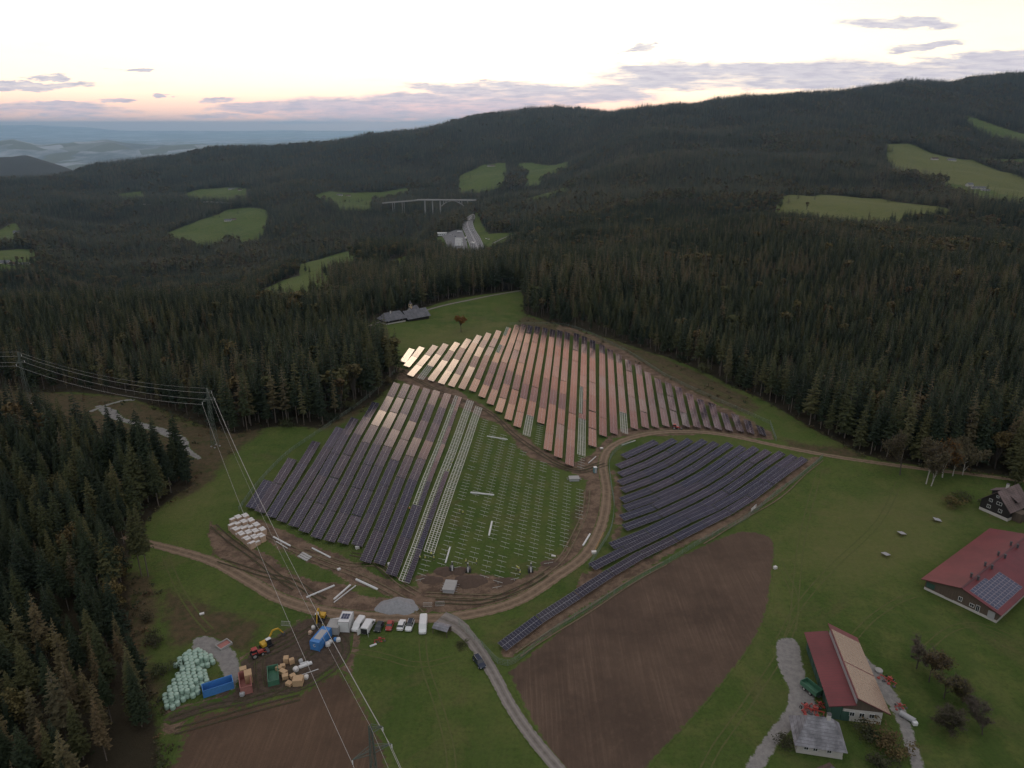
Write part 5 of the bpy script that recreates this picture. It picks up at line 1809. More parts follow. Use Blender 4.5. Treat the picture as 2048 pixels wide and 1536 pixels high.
def container(label, px, py, rz, l, w, h, mat, open_top=False, fill=None, fillmat=None, roofpv=False, name='container', cat='container', extra=None):
    p = gl(px, py)
    root = empty(name, p, rz, label, cat)
    b = MB()
    t = .08
    if open_top:
        for s in (-1, 1):
            b.box((s * (w / 2 - t / 2), 0, h / 2), (t, l, h))
            b.box((0, s * (l / 2 - t / 2), h / 2), (w - 2 * t, t, h))
        b.box((0, 0, .1), (w - 2 * t - .01, l - 2 * t - .01, .1))
    else:
        b.box((0, 0, h / 2 + .05), (w, l, h))
    n = int(l / .6)
    for k in range(n):     # pressed ribs
        y = -l / 2 + l * (k + .5) / n
        for s in (-1, 1): b.box((s * (w / 2 + .03), y, h / 2), (.06, .22, h * .84))
    b.build('body', mat, root, bevel=.02)
    fr = MB()
    for sx in (-1, 1):
        for sy in (-1, 1): fr.box((sx * (w / 2 + .02), sy * (l / 2 + .02), h / 2 + .02), (.14, .14, h + .1))
    for s in (-1, 1):
        fr.bar((s * (w / 2 + .02), -l / 2, h + .06), (s * (w / 2 + .02), l / 2, h + .06), .12)
        fr.bar((-w / 2, s * (l / 2 + .02), h + .06), (w / 2, s * (l / 2 + .02), h + .06), .11)
    fr.build('corner_frame', mat if name != 'site_cabin' else M_grey, root)
    if not open_top:
        MB().box((-w * .24, -l / 2 - .05, h / 2), (w * .42, .06, h * .86)).build('door', mat, root)
        MB().box((w * .24, -l / 2 - .05, h / 2), (w * .42, .06, h * .86)).build('door', mat, root)
    if roofpv:
        ob = module_grid(root, Vector((-w * .36, -l * .22, h + .16)), Vector((1, 0, 0)), Vector((0, 1, 0)), 3, 2, w * .23, l * .24, .04, M_roofpv, 0.02)
    if extra: extra(root, l, w, h)
    return root


def blue_marks(root, l, w, h):
    MB().box((0, 0, h + .09), (w * .72, l * .62, .04)).build('roof_sheet', M_grey, root)
    # pale ring sign on the door end
    mb = MB()
    for k in range(10):
        a0, a1 = R(40 + k * 30), R(40 + (k + 1) * 30)
        mb.bar((math.cos(a0) * .34, -l / 2 - .11, h * .62 + math.sin(a0) * .34), (math.cos(a1) * .34, -l / 2 - .11, h * .62 + math.sin(a1) * .34), .03, .10)
    mb.build('door_sign', M_white, root)


container('blue shipping container with grey roof sheet beside the parked vehicles', 643, 1286, R(-17), 6.0, 2.5, 2.6, M_blue, extra=blue_marks)
container('pale grey box container between blue container and white cabin', 670, 1262, R(-5), 3.4, 3.0, 2.4, M_concrete)
container('white site cabin with dark solar modules on its roof', 693, 1254, R(-4), 4.4, 2.9, 3.2, M_white, roofpv=True, name='site_cabin', cat='cabin')
container('blue open container with pale lid leaning beside the hay bales', 437, 1380, R(-62), 6.6, 2.5, 2.0, M_blue, open_top=True)
r_ = container('faded red skip filled with yellowish boards', 492, 1373, R(24), 5.6, 2.5, 2.2, M_rose, open_top=True, name='skip', cat='skip')
container('green skip with waste nets, open towards the wooden crates', 547, 1356, R(20), 5.5, 2.4, 1.5, M_green, open_top=True, name='skip', cat='skip')


def boxes_at(lst, name, cat, mat, group=None, band=None):
    for (px, py, w, l, h, rz, lab) in lst:
        p = gl(px, py)
        m = MB().box((0, 0, h / 2 + .12), (w, l, h))
        root = empty(name, p, rz, lab, cat, group)
        m.build('load', mat, root, bevel=.03)
        q = MB()
        for s in (-1, 0, 1): q.box((s * w * .40, 0, .05), (.12, l * .98, .10))
        q.build('pallet', M_wood, root)
        if band: MB().box((0, 0, h / 2 + .12), (w * 1.01, .08, h * 1.01)).build('strap', M_dgrey, root)


boxes_at([(498, 1362, 1.7, 2.2, 2.5, R(24), 'stack of yellowish boards in the faded red skip'), (488, 1352, 1.6, 1.4, 2.3, R(24), 'smaller stack of boards at the far end of the red skip')], 'board_stack', 'boards', M_wood)
boxes_at([(573, 1325, 1.2, 1.4, 1.5, R(10), 'tall wooden crate at the far edge of the crate heap'), (584, 1327, 1.2, 1.0, 1.3, R(30), 'wooden crate beside the tall one at the far edge'),
          (558, 1341, 1.4, 1.0, 1.0, R(-20), 'low crate nearest the green skip'), (566, 1336, 1.2, 1.0, .9, R(15), 'small pale crate behind the low one'),
          (567, 1349, 2.0, 1.2, 1.1, R(-30), 'wide wooden crate in the middle of the heap'), (571, 1357, 1.4, 1.2, 1.0, R(20), 'crate in front of the wide one'),
          (579, 1370, 1.6, 1.2, .7, R(-25), 'flat broken crate at the lower edge of the heap'), (597, 1368, 2.3, 2.0, 1.7, R(5), 'largest cube-shaped crate right of the heap'),
          (586, 1356, 1.3, 1.1, .9, R(40), 'crate leaning behind the largest one'), (604, 1357, 1.5, 1.0, .6, R(-10), 'low crate behind the largest cube')], 'wooden_crate', 'crate', M_wood, 'wooden crates in the yard')
# big bags and bundles
for (px, py, s, mat, lab) in [(677, 1283, 1.1, M_film, 'white big bag beside the blue container'), (656, 1292, 1.2, M_film, 'white bag at the near corner of the blue container'), (661, 1286, .9, M_film, 'smaller white bag leaning on the blue container'),
                              (671, 1281, .9, M_blue, 'blue tub next to the white big bag'), (627, 1258, 1.0, M_film, 'grey bundle left of the blue container'), (621, 1268, 1.0, M_card, 'cardboard heap left of the blue container'),
                              (660, 1272, .8, M_card, 'orange brown sack behind the blue container'), (485, 1391, 1.1, M_grey, 'grey barrel at the foot of the red skip'), (592, 1342, 1.2, M_film, 'white sack among the crates'),
                              (613, 1357, 1.0, M_film, 'pale box at the end of the crate heap'), (602, 1325, 1.0, M_grey, 'round grey drum behind the pipe bundle')]:
    p = gl(px, py)
    m = MB()
    loft(m, [(-s * .5, s * .45, s * .35, s * .35), (-s * .35, s * .5, s * .5, s * .5), (0, s * .55, s * .55, s * .55), (s * .35, s * .5, s * .5, s * .5), (s * .5, s * .45, s * .35, s * .35)], 10, 3)
    o = m.build('sack', mat)
    o.location = p + Vector((0, 0, -.03))
    o.rotation_euler = (0, 0, rnd.random() * 3)
    tag(o, lab, 'sack', 'bags and bundles in the yard')
for k, (px, py) in enumerate([(669, 1247), (677, 1246)]):
    p = gl(px, py)
    r_ = empty('water_tank', p, R(8), ('left' if k == 0 else 'right') + ' one of two white tanks behind the pale box container', 'tank')
    MB().box((0, 0, .75), (1.2, 1.1, 1.2)).build('tank', M_white, r_, bevel=.12)
    q = MB()
    for s in (-1, 1):
        for w in (-1, 1): q.box((s * .62, w * .57, .65), (.05, .05, 1.3))
    q.box((0, 0, .07), (1.3, 1.2, .14)); q.build('cage', M_galv, r_)

# white coated beam bundles
BEAMS = [((547, 1075), (581, 1093), .5, 'white beam bundle right of the module pallets'), ((552, 1084), (575, 1098), .35, 'lower of the two beam bundles beside the module pallets'), ((624, 1097), (661, 1116), .45, 'white beam beside the rutted track below the panels'),
         ((613, 1196), (669, 1172), .5, 'long white beam lying left on the rutted ground'), ((668, 1200), (701, 1171), .5, 'thick white beam in the middle of the rutted ground'), ((668, 1206), (712, 1172), .35, 'thin white beam along the thick one'),
         ((712, 1160), (755, 1180), .6, 'broad white beam bundle nearest the panels'), ((974, 873), (1015, 880), .45, 'white beam bundle across the farthest post rows'), ((941, 986), (988, 991), .55, 'white beam bundle in the middle of the post field'),
         ((984, 1044), (978, 1072), .55, 'short white beam bundle in the middle of the post field'), ((900, 1096), (891, 1127), .45, 'white beam bundle near the first post row'), ((1192, 914), (1177, 927), .4, 'white beam on bare soil left of the road bend'),
         ((1180, 1069), (1166, 1092), .5, 'white beam bundle on the soil beside the road'), ((1271, 882), (1244, 891), .4, 'white beam in the grass above the right block'), ((598, 1337), (624, 1327), .8, 'long grey pipe bundle in the yard'),
         ((600, 1330), (617, 1325), .5, 'shorter pipe bundle behind the long one'), ((740, 1294), (753, 1289), .45, 'white plank in the grass below the parked cars'), ((600, 1352), (637, 1339), .18, 'thin pale green pole across the crate heap'),
         ((1207, 1065), (1190, 1100), .12, 'yellow pipe in the verge by the road')]
for (a, b, w, lab) in BEAMS:
    A, B = gl(*a), gl(*b)
    z = Vector((0, 0, w * .35 + .05))
    m = MB()
    n = 2 if w > .4 else 1
    d = (B - A).normalized()
    s = Vector((-d.y, d.x, 0))
    for k in range(n):
        m.bar(A + z + s * (k - (n - 1) / 2) * w * .5, B + z + s * (k - (n - 1) / 2) * w * .5, w * .46, w * .55)
    m.bar(A + z * 1.9 + d * .1, B + z * 1.9 - d * .1, w * .4, w * .2)
    o = m.build('beam_bundle', M_yellow if 'yellow' in lab else M_beam)
    tag(o, lab, 'beams', 'white beams lying about')

# module pallets
pa, pb, pc = gl(484, 1036), gl(476, 1052), gl(546, 1082)
e1 = (gl(548, 1072) - gl(486, 1034))
e1n = e1.normalized()
e2n = Vector((e1n.y, -e1n.x, 0))
if e2n.y > 0: e2n = -e2n
o0 = gl(486, 1037)
nl = int(e1.length / 1.25)
cnt = 0
for i in range(nl):
    for j in range(4):
        if (j == 3 and i < 2) or (j == 0 and i > nl - 3) or rnd.random() < .06: continue
        p = o0 + e1n * (i * 1.30 + rnd.uniform(-.08, .08) + j * .3) + e2n * (j * 2.0 + rnd.uniform(-.1, .1) + i * .12)
        h = 2.2 if (i * 7 + j) % 3 else 1.25
        if cnt == 0:
            pal0 = empty('module_pallet', (0, 0, 0), 0, 'white topped cardboard pallet of solar modules in the stacked block by the track', 'pallet', 'pallets of solar modules')
            MB().box((0, 0, .65), (1.12, 1.75, 1.1)).build('box', M_card, pal0)
            MB().box((0, 0, 1.215), (1.14, 1.77, .05)).build('top_sheet', M_film, pal0)
            MB().box((0, 0, .05), (1.1, 1.7, .1)).build('pallet', M_wood, pal0)
            q = pal0
        else: q = copy_tree(pal0)
        q.location = (p.x, p.y, H(p.x, p.y))
        q.rotation_euler = (0, 0, math.atan2(e1n.y, e1n.x) + rnd.gauss(0, .03))
        q.scale = (1, 1, h / 1.24)
        cnt += 1

# round hay bales in pale green film
BALE = gpoly([(398, 1300), (385, 1306), (358, 1318), (352, 1335), (362, 1345), (345, 1368), (330, 1392), (328, 1410), (336, 1425), (355, 1412), (378, 1402), (395, 1390), (415, 1372), (412, 1352), (405, 1340), (425, 1332), (430, 1318), (412, 1308)])
bm = MB()
NB = 14
prof2 = [(0.0, .0), (.50, .0), (.60, .10), (.62, .35), (.62, .85), (.58, 1.12), (.46, 1.20), (0.0, 1.22)]
vs = []
for (r0, z) in prof2:
    for k in range(NB): vs.append((math.cos(k * 6.283 / NB) * r0, math.sin(k * 6.283 / NB) * r0, z))
bm.add(vs, [(i * NB + k, i * NB + (k + 1) % NB, (i + 1) * NB + (k + 1) % NB, (i + 1) * NB + k) for i in range(len(prof2) - 1) for k in range(NB)])
bale0 = None
x0, y0 = BALE.min(0); x1, y1 = BALE.max(0)
row = 0
yy = y0
while yy < y1:
    xx = x0 + (row % 2) * .65
    while xx < x1:
        dd = float(sdist(BALE, np.array([xx]), np.array([yy]))[0])
        if dd < 0:
            for lev in range(2 if dd < -1.1 else 1):
                if bale0 is None:
                    bale0 = bm.build('hay_bale', M_bale, smooth=True)
                    tag(bale0, 'round bale wrapped in pale green film, one of the big heap at the wood edge', 'hay bale', 'wrapped round bales in the heap')
                    o = bale0
                else:
                    o = bale0.copy(); COL.objects.link(o)
                o.location = (xx + rnd.gauss(0, .07) + lev * .1, yy + rnd.gauss(0, .07), H(xx, yy) - .02 + lev * 1.2)
                o.rotation_euler = (rnd.gauss(0, .04), rnd.gauss(0, .04), rnd.random() * 6)
                o.scale = [rnd.uniform(.96, 1.04)] * 2 + [rnd.uniform(.92, 1.05)]
        xx += 1.30
    yy += 1.13
    row += 1


# ---- machines
def excavator(label, px, py, rz, s=1.0, reach=4.2, body=M_yellow, cabm=M_yellow, up=0.4):
    p = gl(px, py)
    root = empty('excavator', p, rz, label, 'excavator')
    root.scale = (s, s, s)
    for k in (-1, 1):
        m = MB()
        loft(m, [(-1.5, .35, .18, .14), (-1.35, .35, .22, .32), (1.35, .35, .22, .32), (1.5, .35, .18, .14)], 12, 3)
        m.v = [(v[0] + k * .85, v[1], v[2]) for v in m.v]
        m.build('crawler_track', M_black, root)
    MB().box((0, 0, .45), (1.3, 1.8, .3)).build('undercarriage', M_dgrey, root)
    MB().box((.1, .55, 1.15), (1.9, 1.6, .9)).build('engine_housing', body, root, bevel=.12)
    cb = MB().box((-.5, -.45, 1.55), (.95, 1.3, 1.7), taper=.9).build('cab', M_glass, root, bevel=.06)
    MB().box((-.5, -.45, 2.43), (.95, 1.3, .10)).build('cab_roof', M_white, cb, bevel=.04)
    a = MB()
    q0, q1, q2, q3 = Vector((.3, -.5, 1.1)), Vector((.3, -reach * .45, 3.2 + up)), Vector((.3, -reach * .75, 2.9 + up)), Vector((.3, -reach, 1.3))
    a.bar(q0, q1, .28, .38); a.bar(q1, q2, .26, .34); a.build('boom', body, root)
    MB().bar(q2, q3, .22, .30).build('stick', body, root)
    b = MB(); b.prism([(-.25, 0), (.35, 0), (.45, -.5), (.0, -.75), (-.35, -.45)], -.35, .35, M=Matrix(((0, 1, 0), (1, 0, 0), (0, 0, 1))))
    b.v = [(v[0] + q3.x, v[1] + q3.y, v[2] + q3.z) for v in b.v]
    b.build('bucket', M_dgrey, root)
    return root


excavator('yellow excavator with raised arm on the mud left of the yard', 533, 1293, R(135), 1.0, 5.0)
excavator('yellow and green telescopic excavator beside the dirt road', 642, 1240, R(-8), 1.05, 3.2, M_yellow, up=1.4)


def tractor(label, px, py, rz, s, body, loader=True, cat='tractor', name='tractor'):
    p = gl(px, py)
    root = empty(name, p, rz, label, cat)
    root.scale = (s, s, s)
    MB().box((0, -.9, 1.0), (.85, 1.7, .75), taper=.85).build('bonnet', body, root, bevel=.1)
    c = MB().box((0, .45, 1.65), (1.35, 1.25, 1.4), taper=.88).build('cab', M_glass, root, bevel=.05)
    MB().box((0, .45, 2.40), (1.35, 1.3, .12)).build('cab_roof', body, c, bevel=.04)
    MB().box((0, .4, .85), (1.0, 1.7, .4)).build('chassis', M_dgrey, root)
    for k in (-1, 1):
        wheel(root, k * .85, .7, .75, .42)
        wheel(root, k * .72, -1.3, .48, .30)
        MB().box((k * .82, .7, 1.58), (.5, 1.1, .08)).build('mudguard', body, root)
    if loader:
        a = MB()
        for k in (-1, 1): a.bar((k * .55, -.2, 1.3), (k * .55, -2.4, .6), .12, .16)
        a.build('loader_arm', body, root)
        MB().box((0, -2.7, .45), (1.9, .7, .55)).build('loader_bucket', M_dgrey, root)
    return root


tractor('red tractor loader behind the yellow excavator', 514, 1312, R(125), 1.0, M_redp)
tractor('small white and red loader on bare soil below the upper block', 1351, 858, R(80), .9, M_redp)
for (px, py, rz, lab) in [(904, 1140, 0.2, 'pile driver with white mast at the foot of the fourth post row'), (937, 1143, -.1, 'pile driver with white mast beside the largest soil mound'), (1061, 1143, 0.1, 'pile driver with white mast near the road side of the post field')]:
    p = gl(px, py)
    root = empty('pile_driver', p, rz, lab, 'pile driver')
    for k in (-1, 1):
        m = MB(); loft(m, [(-1.0, .28, .14, .10), (-.9, .28, .17, .25), (.9, .28, .17, .25), (1.0, .28, .14, .10)], 10, 3)
        m.v = [(v[0] + k * .6, v[1], v[2]) for v in m.v]; m.build('crawler_track', M_black, root)
    MB().box((0, .2, .85), (1.1, 1.5, .8)).build('engine_housing', M_dgrey, root, bevel=.08)
    MB().box((0, -.8, 1.9), (.32, .28, 3.2)).build('mast', M_white, root)
    MB().box((0, -1.05, 2.9), (.36, .3, .9)).build('hammer', M_dgrey, root)
# farm machinery
for (px, py, rz, s, lab) in [(1613, 1418, .6, 1.0, 'orange red hay tedder with folded arms by the gravel yard'), (1628, 1424, -.4, 1.1, 'red mower with yellow parts in front of the shed corner'), (1640, 1412, .3, .8, 'smaller red farm implement against the shed wall'),
                             (1776, 1362, -.9, 1.0, 'red and orange implement lying beside the right farm path'), (1799, 1414, .2, .7, 'small red implement lower along the right farm path'), (759, 1281, .3, .7, 'small red machine in the grass below the parked vans')]:
    p = gl(px, py)
    root = empty('farm_implement', p, rz, lab, 'farm machine')
    root.scale = (s, s, s)
    fr = MB(); fr.bar((-2, 0, .6), (2, 0, .6), .18); fr.bar((0, -1.2, .5), (0, 1.5, .6), .16)
    for k in range(4): fr.bar((-1.8 + k * 1.2, 0, .6), (-1.8 + k * 1.2, -.8, .35), .1)
    fr.build('frame', M_redp, root)
    for k in range(4):
        MB().tube((-1.8 + k * 1.2, -.9, .12), (-1.8 + k * 1.2, -.9, .28), .42, .36, 9).build('rotor', M_dgrey if k % 2 else M_redp, root)
    for k in (-1, 1): wheel(root, k * .9, .9, .35, .2)
    MB().box((.2, .4, .85), (1.1, .5, .3)).build('cover', M_redp, root, bevel=.05)
p = gl(1621, 1384)
root = empty('farm_trailer', p, R(28), 'dark green tipping trailer standing against the shed', 'trailer')
b = MB()
for s in (-1, 1): b.box((s * 1.1, 0, 1.5), (.1, 4.6, 1.1)); b.box((0, s * 2.25, 1.5), (2.1, .1, 1.1))
b.box((0, 0, .95), (2.1, 4.4, .1)); b.build('tipping_body', M_green, root)
MB().box((0, -.2, .7), (.9, 4.8, .2)).build('chassis', M_dgrey, root)
for k in (-1, 1):
    for y in (-.6, 1.1): wheel(root, k * .95, y, .5, .3)
p = gl(1814, 1439)
root = empty('tank', p, R(40), 'pale blue grey cylindrical tank lying by the right farm path', 'tank')
MB().tube((0, -1.6, .75), (0, 1.6, .75), .62, .62, 16).build('drum', M_grey, root)
q = MB(); q.box((0, -1, .15), (1.0, .2, .3)); q.box((0, 1, .15), (1.0, .2, .3)); q.build('cradle', M_dgrey, root)
o = MB(); o.box((0, 0, .5), (1.1, .9, 1.0)); o = o.build('white_barrel', M_white, bevel=.2); o.location = gl(1829, 1450); tag(o, 'small white barrel next to the lying tank', 'barrel')
p = gl(1757, 1343)
o = MB(); o.tube((0, 0, 0), (0, 0, .5), .9, .9, 14); o.tube((0, 0, .5), (0, 0, .6), .95, .7, 14); o = o.build('stone_trough', M_concrete); o.location = p; tag(o, 'round pale trough beside the right farm path', 'trough')

# small tilted racks in the meadow
for (px, py, rz, lab) in [(1771, 1112, .5, 'low tilted field rack nearest the big red barn'), (1803, 1070, .3, 'middle one of three low tilted racks in the meadow'), (1874, 1043, -.1, 'farthest low tilted rack, below the birches')]:
    p = gl(px, py)
    root = empty('field_rack', p, rz, lab, 'rack', 'three low racks in the meadow')
    q = Matrix.Rotation(R(12), 3, 'Y')
    MB().box((0, 0, .8), (2.3, 1.9, .08), M=q).build('top', M_grey, root)
    for x in (-.9, .9):
        for y in (-.7, .7): MB().box((x, y, .38), (.1, .1, .85)).build('leg', M_boards, root)

# transformer slabs
for (px, py, w, l, h, rz, lab) in [(900, 1178, 3.2, 4.6, 1.3, R(-8), 'grey transformer base with bars sticking out, in the dug pit'), (1148, 960, 3.6, 2.4, 1.0, R(4), 'low grey transformer box beside the earth trench')]:
    p = gl(px, py)
    root = empty('transformer_station', p, rz, lab, 'transformer')
    MB().box((0, 0, h / 2), (w, l, h)).build('housing', M_grey, root, bevel=.05)
    MB().box((0, 0, h + .08), (w + .3, l + .3, .12)).build('lid', M_concrete, root)
    q = MB()
    for k in range(4):
        for s in (-1, 1): q.bar((s * w / 2, -l / 2 + l * (k + .5) / 4, .5), (s * (w / 2 + .9), -l / 2 + l * (k + .5) / 4, .6), .07)
    q.build('side_bar', M_galv, root)


def mound(name, px, py, r, h, mat, lab, cat, sx=1.0, seed=0):
    p = gl(px, py)
    rr = random.Random(seed)
    n, m = 40, 14
    ph = [rr.random() * 6.28 for _ in range(8)]
    vs, fs = [], []
    for i in range(m + 1):
        f = i / m
        for k in range(n):
            a = 6.283 * k / n
            e = r * (1 + .12 * math.sin(2 * a + ph[0]) + .08 * math.sin(3 * a + ph[1]) + .05 * math.sin(7 * a + ph[2]))
            x, y = math.cos(a) * e * f * sx, math.sin(a) * e * f
            zz = h * (1 - f) ** 1.0 * (1 + .06 * math.sin(5 * a + f * 9 + ph[3])) + rr.uniform(-.08, .08) * (1 - f) - .25 * f ** 6
            zz = min(zz, h * .88 + .04 * math.sin(a * 3))
            vs.append((x, y, H(p.x + x, p.y + y) - p.z + zz))
    for i in range(m):
        for k in range(n): fs.append((i * n + k, i * n + (k + 1) % n, (i + 1) * n + (k + 1) % n, (i + 1) * n + k))
    o = mesh_obj(name, vs, fs, mat, smooth=True)
    o.location = p
    return tag(o, lab, cat)


M_heap = pbr('gravel_heap', (0.25, 0.25, 0.26), 0.95, var=0.4, scale=1.3, bump=0.6)
M_earth = pbr('dug_earth', (0.085, 0.055, 0.040), 0.95, var=0.45, scale=1.5, bump=0.8)
mound('gravel_heap', 795, 1213, 4.9, 2.4, M_heap, 'big pale grey gravel heap beside the dirt road', 'gravel heap', 1.15, 3)
mound('soil_mound', 940, 1163, 4.0, 1.8, M_earth, 'largest brown soil mound right of the transformer pit', 'soil mound', 1.2, 4)
mound('soil_mound', 887, 1143, 2.6, 1.2, M_earth, 'soil mound at the foot of the post rows, left of the pile driver', 'soil mound', 1.3, 5)
mound('soil_mound', 918, 1142, 2.2, 1.1, M_earth, 'soil mound between the two pile drivers', 'soil mound', 1.3, 6)
mound('soil_mound', 862, 1160, 2.6, 1.1, M_earth, 'soil mound left of the transformer pit', 'soil mound', 1.4, 7)
mound('soil_mound', 1010, 1162, 2.2, .9, M_earth, 'low soil mound at the lower edge of the post field', 'soil mound', 1.5, 8)
mound('soil_mound', 1100, 1128, 2.0, .7, M_earth, 'flat soil mound near the road on the right of the post field', 'soil mound', 1.7, 9)
for (px, py, lab) in [(855, 1214, 'left one of two wire barriers at the track junction'), (880, 1212, 'right one of two wire barriers at the track junction'), (571, 1252, 'wire barrier lying tilted on the mud by the yard')]:
    p = gl(px, py)
    m = MB()
    m.bar((-1.2, 0, .1), (1.2, 0, .1), .07); m.bar((-1.2, .5, 1.1), (1.2, .5, 1.1), .07)
    for k in range(9): m.bar((-1.2 + k * .3, 0, .1), (-1.2 + k * .3, .5, 1.1), .05)
    o = m.build('wire_barrier', M_galv); o.location = p; o.rotation_euler = (0, 0, rnd.uniform(-.2, .2))
    tag(o, lab, 'barrier')
# sand box frame, toilet, shelter, small boxes
p = gl(448, 1291)
root = empty('mortar_tray', p, R(-38), 'white and red rectangular tray on the gravel by the bales', 'tray')
b = MB()
for s in (-1, 1): b.box((s * 1.2, 0, .3), (.2, 3.4, .6)); b.box((0, s * 1.6, .3), (2.2, .2, .6))
b.build('rim', M_concrete, root); MB().box((0, 0, .15), (2.2, 3.0, .2)).build('filling', M_rose, root)
p = gl(1190, 945)
root = empty('portable_toilet', p, R(15), 'teal portable toilet with white roof beside the road bend', 'toilet')
MB().box((0, 0, 1.1), (1.15, 1.15, 2.2)).build('cabin', flat('teal_plastic', (0.10, 0.24, 0.26), .5), root, bevel=.04)
MB().box((0, 0, 2.27), (1.25, 1.25, .16)).build('roof', M_white, root, bevel=.05)
MB().box((0, -.6, 1.05), (.8, .05, 1.9)).build('door', M_grey, root)
boxes_at([(1188, 1107, 1.5, 1.1, .7, .2, 'orange brown box by the road near the second lowest panel row'), (1550, 1138, 1.0, .8, .8, .4, 'small white crate at the edge of the ploughed field'), (404, 1229, 1.2, .8, .3, .5, 'small tan board lying in the grass above the bales'),
          (1203, 898, 1.2, .9, .5, .3, 'pale package by the inner edge of the road bend'), (1107, 1113, 1.3, .6, .3, -.3, 'orange scrap on the soil near the road'), (779, 1132, 1, 1, .9, .5, 'white crate at the end of the eleventh panel row'),
          (678, 1140, 1.0, .8, .4, .6, 'white cloth-covered box in the grass by the rutted track'), (715, 1098, 1.2, .8, .9, .6, 'tool box with pale lid at the foot of the tenth panel row'), (884, 1287, .0, .0, .0, 0, '')][:8], 'crate', 'box', M_film)
for (px, py, lab) in [(606, 1112, 'stack of metal sheets, left of two in the grass'), (615, 1117, 'stack of metal sheets, right of two in the grass')]:
    p = gl(px, py)
    m = MB()
    for k in range(3): m.box((k * .9 - .9, .2 * k, .15 + .02 * k), (.7, 2.2, .2))
    o = m.build('sheet_stack', M_galv); o.location = p; o.rotation_euler = (0, 0, R(55)); tag(o, lab, 'metal sheets')
p = gl(884, 1266)
root = empty('field_shelter', p, R(-22), 'weathered grey green shelter roof on posts by the road fork', 'shelter')
roof_slab('roof', root, [(-2.2, -1.4, 1.9), (2.2, -1.4, 1.9), (2.2, .1, 2.6), (-2.2, .1, 2.6)], M_rtile, .08)
roof_slab('roof', root, [(-2.2, 1.6, 1.9), (2.2, 1.6, 1.9), (2.2, .1, 2.6), (-2.2, .1, 2.6)], M_rtile, .08)
for x in (-2, 2):
    for y in (-1.2, 1.4): MB().box((x, y, .95), (.14, .14, 1.95)).build('post', M_boards, root)
MB().box((0, 1.3, .8), (3.8, .1, 1.5)).build('back_wall', M_boards, root)
# ------------------------------------------------------------ people
M_skin = flat('skin', (0.45, 0.28, 0.20), 0.6)
M_vest = flat('safety_vest', (0.60, 0.72, 0.10), 0.7)
M_vesto = flat('orange_vest', (0.80, 0.24, 0.05), 0.7)
M_trous = flat('work_trousers', (0.05, 0.055, 0.07), 0.9)
M_helm = flat('helmet_white', (0.65, 0.65, 0.62), 0.4)


def skinned(name, joints, bones, mat, parent=None, sub=1):
    me_ = bpy.data.meshes.new(name)
    me_.from_pydata([j[0] for j in joints], bones, [])
    o = bpy.data.objects.new(name, me_)
    COL.objects.link(o)
    m = o.modifiers.new('skin', 'SKIN')
    for i, j in enumerate(joints):
        sv_ = me_.skin_vertices[0].data[i]
        sv_.radius = (j[1], j[2] if len(j) > 2 else j[1])
        sv_.use_root = (i == 0)
    s = o.modifiers.new('sub', 'SUBSURF')
    s.levels = s.render_levels = sub
    dg = bpy.context.evaluated_depsgraph_get()
    ev = o.evaluated_get(dg)
    nm = bpy.data.meshes.new_from_object(ev)
    bpy.data.objects.remove(o)
    nm.name = name
    nm.materials.clear()
    nm.materials.append(mat)
    for p_ in nm.polygons: p_.use_smooth = True
    o = bpy.data.objects.new(name, nm)
    COL.objects.link(o)
    o.parent = parent
    return o


def person_proto(bend):
    """standing (bend 0) or stooping figure facing -y"""
    hx = Vector((0, 0, .95))
    bd = Matrix.Rotation(R(bend), 3, 'X')
    up = lambda v: hx + bd @ Vector(v)
    J = [(hx, .13, .10), (up((0, 0, .22)), .14, .10), (up((0, 0, .46)), .15, .10), (up((0, 0, .56)), .06), (up((0, -.01, .66)), .085, .09), (up((0, 0, .78)), .07, .08)]
    Bn = [(0, 1), (1, 2), (2, 3), (3, 4), (4, 5)]
    for s in (-1, 1):
        i = len(J)
        J += [(up((s * .19, 0, .48)), .055), (up((s * .25, .02, .22)), .045) if not bend else (up((s * .22, -.16, .28)), .045), (up((s * .26, -.10, .0)), .035) if not bend else (up((s * .14, -.40, .22)), .035), (up((s * .26, -.14, -.09)), .04, .02) if not bend else (up((s * .12, -.48, .20)), .04, .02)]
        Bn += [(2, i), (i, i + 1), (i + 1, i + 2), (i + 2, i + 3)]
        i = len(J)
        J += [((s * .10, 0, .86), .09), ((s * .12, -.03 - (.04 if bend else 0), .50), .065), ((s * .13, .02, .10), .045), ((s * .14, -.10, .04), .045, .03)]
        Bn += [(0, i), (i, i + 1), (i + 1, i + 2), (i + 2, i + 3)]
    root = empty('person')
    body = skinned('body', J, Bn, M_skin, root)
    V = [(hx + Vector((0, 0, .06)), .16, .125), (up((0, 0, .22)), .165, .125), (up((0, 0, .47)), .175, .12)]
    VB = [(0, 1), (1, 2)]
    for s in (-1, 1):
        i = len(V)
        V += [(up((s * .20, 0, .48)), .07), (up((s * .245, .015, .25)), .06) if not bend else (up((s * .215, -.14, .30)), .06)]
        VB += [(2, i), (i, i + 1)]
    skinned('jacket', V, VB, M_vest, root)
    T = [(hx, .155, .12)]
    TB = []
    for s in (-1, 1):
        i = len(T)
        T += [((s * .10, 0, .84), .10), ((s * .12, -.03 - (.04 if bend else 0), .50), .078), ((s * .13, .02, .12), .062)]
        TB += [(0, i), (i, i + 1), (i + 1, i + 2)]
    skinned('trousers', T, TB, M_trous, root)
    h = MB()
    hc = up((0, 0, .74))
    loft(h, [(-.11, 0, .02, .02), (-.09, .01, .08, .05), (0, .03, .11, .08), (.09, .02, .09, .06), (.12, 0, .02, .02)], 10, 2.2)
    h.v = [tuple(hc + bd @ Vector((v[0], v[1], v[2] + .04))) for v in h.v]
    h.build('helmet', M_helm, root)
    return root


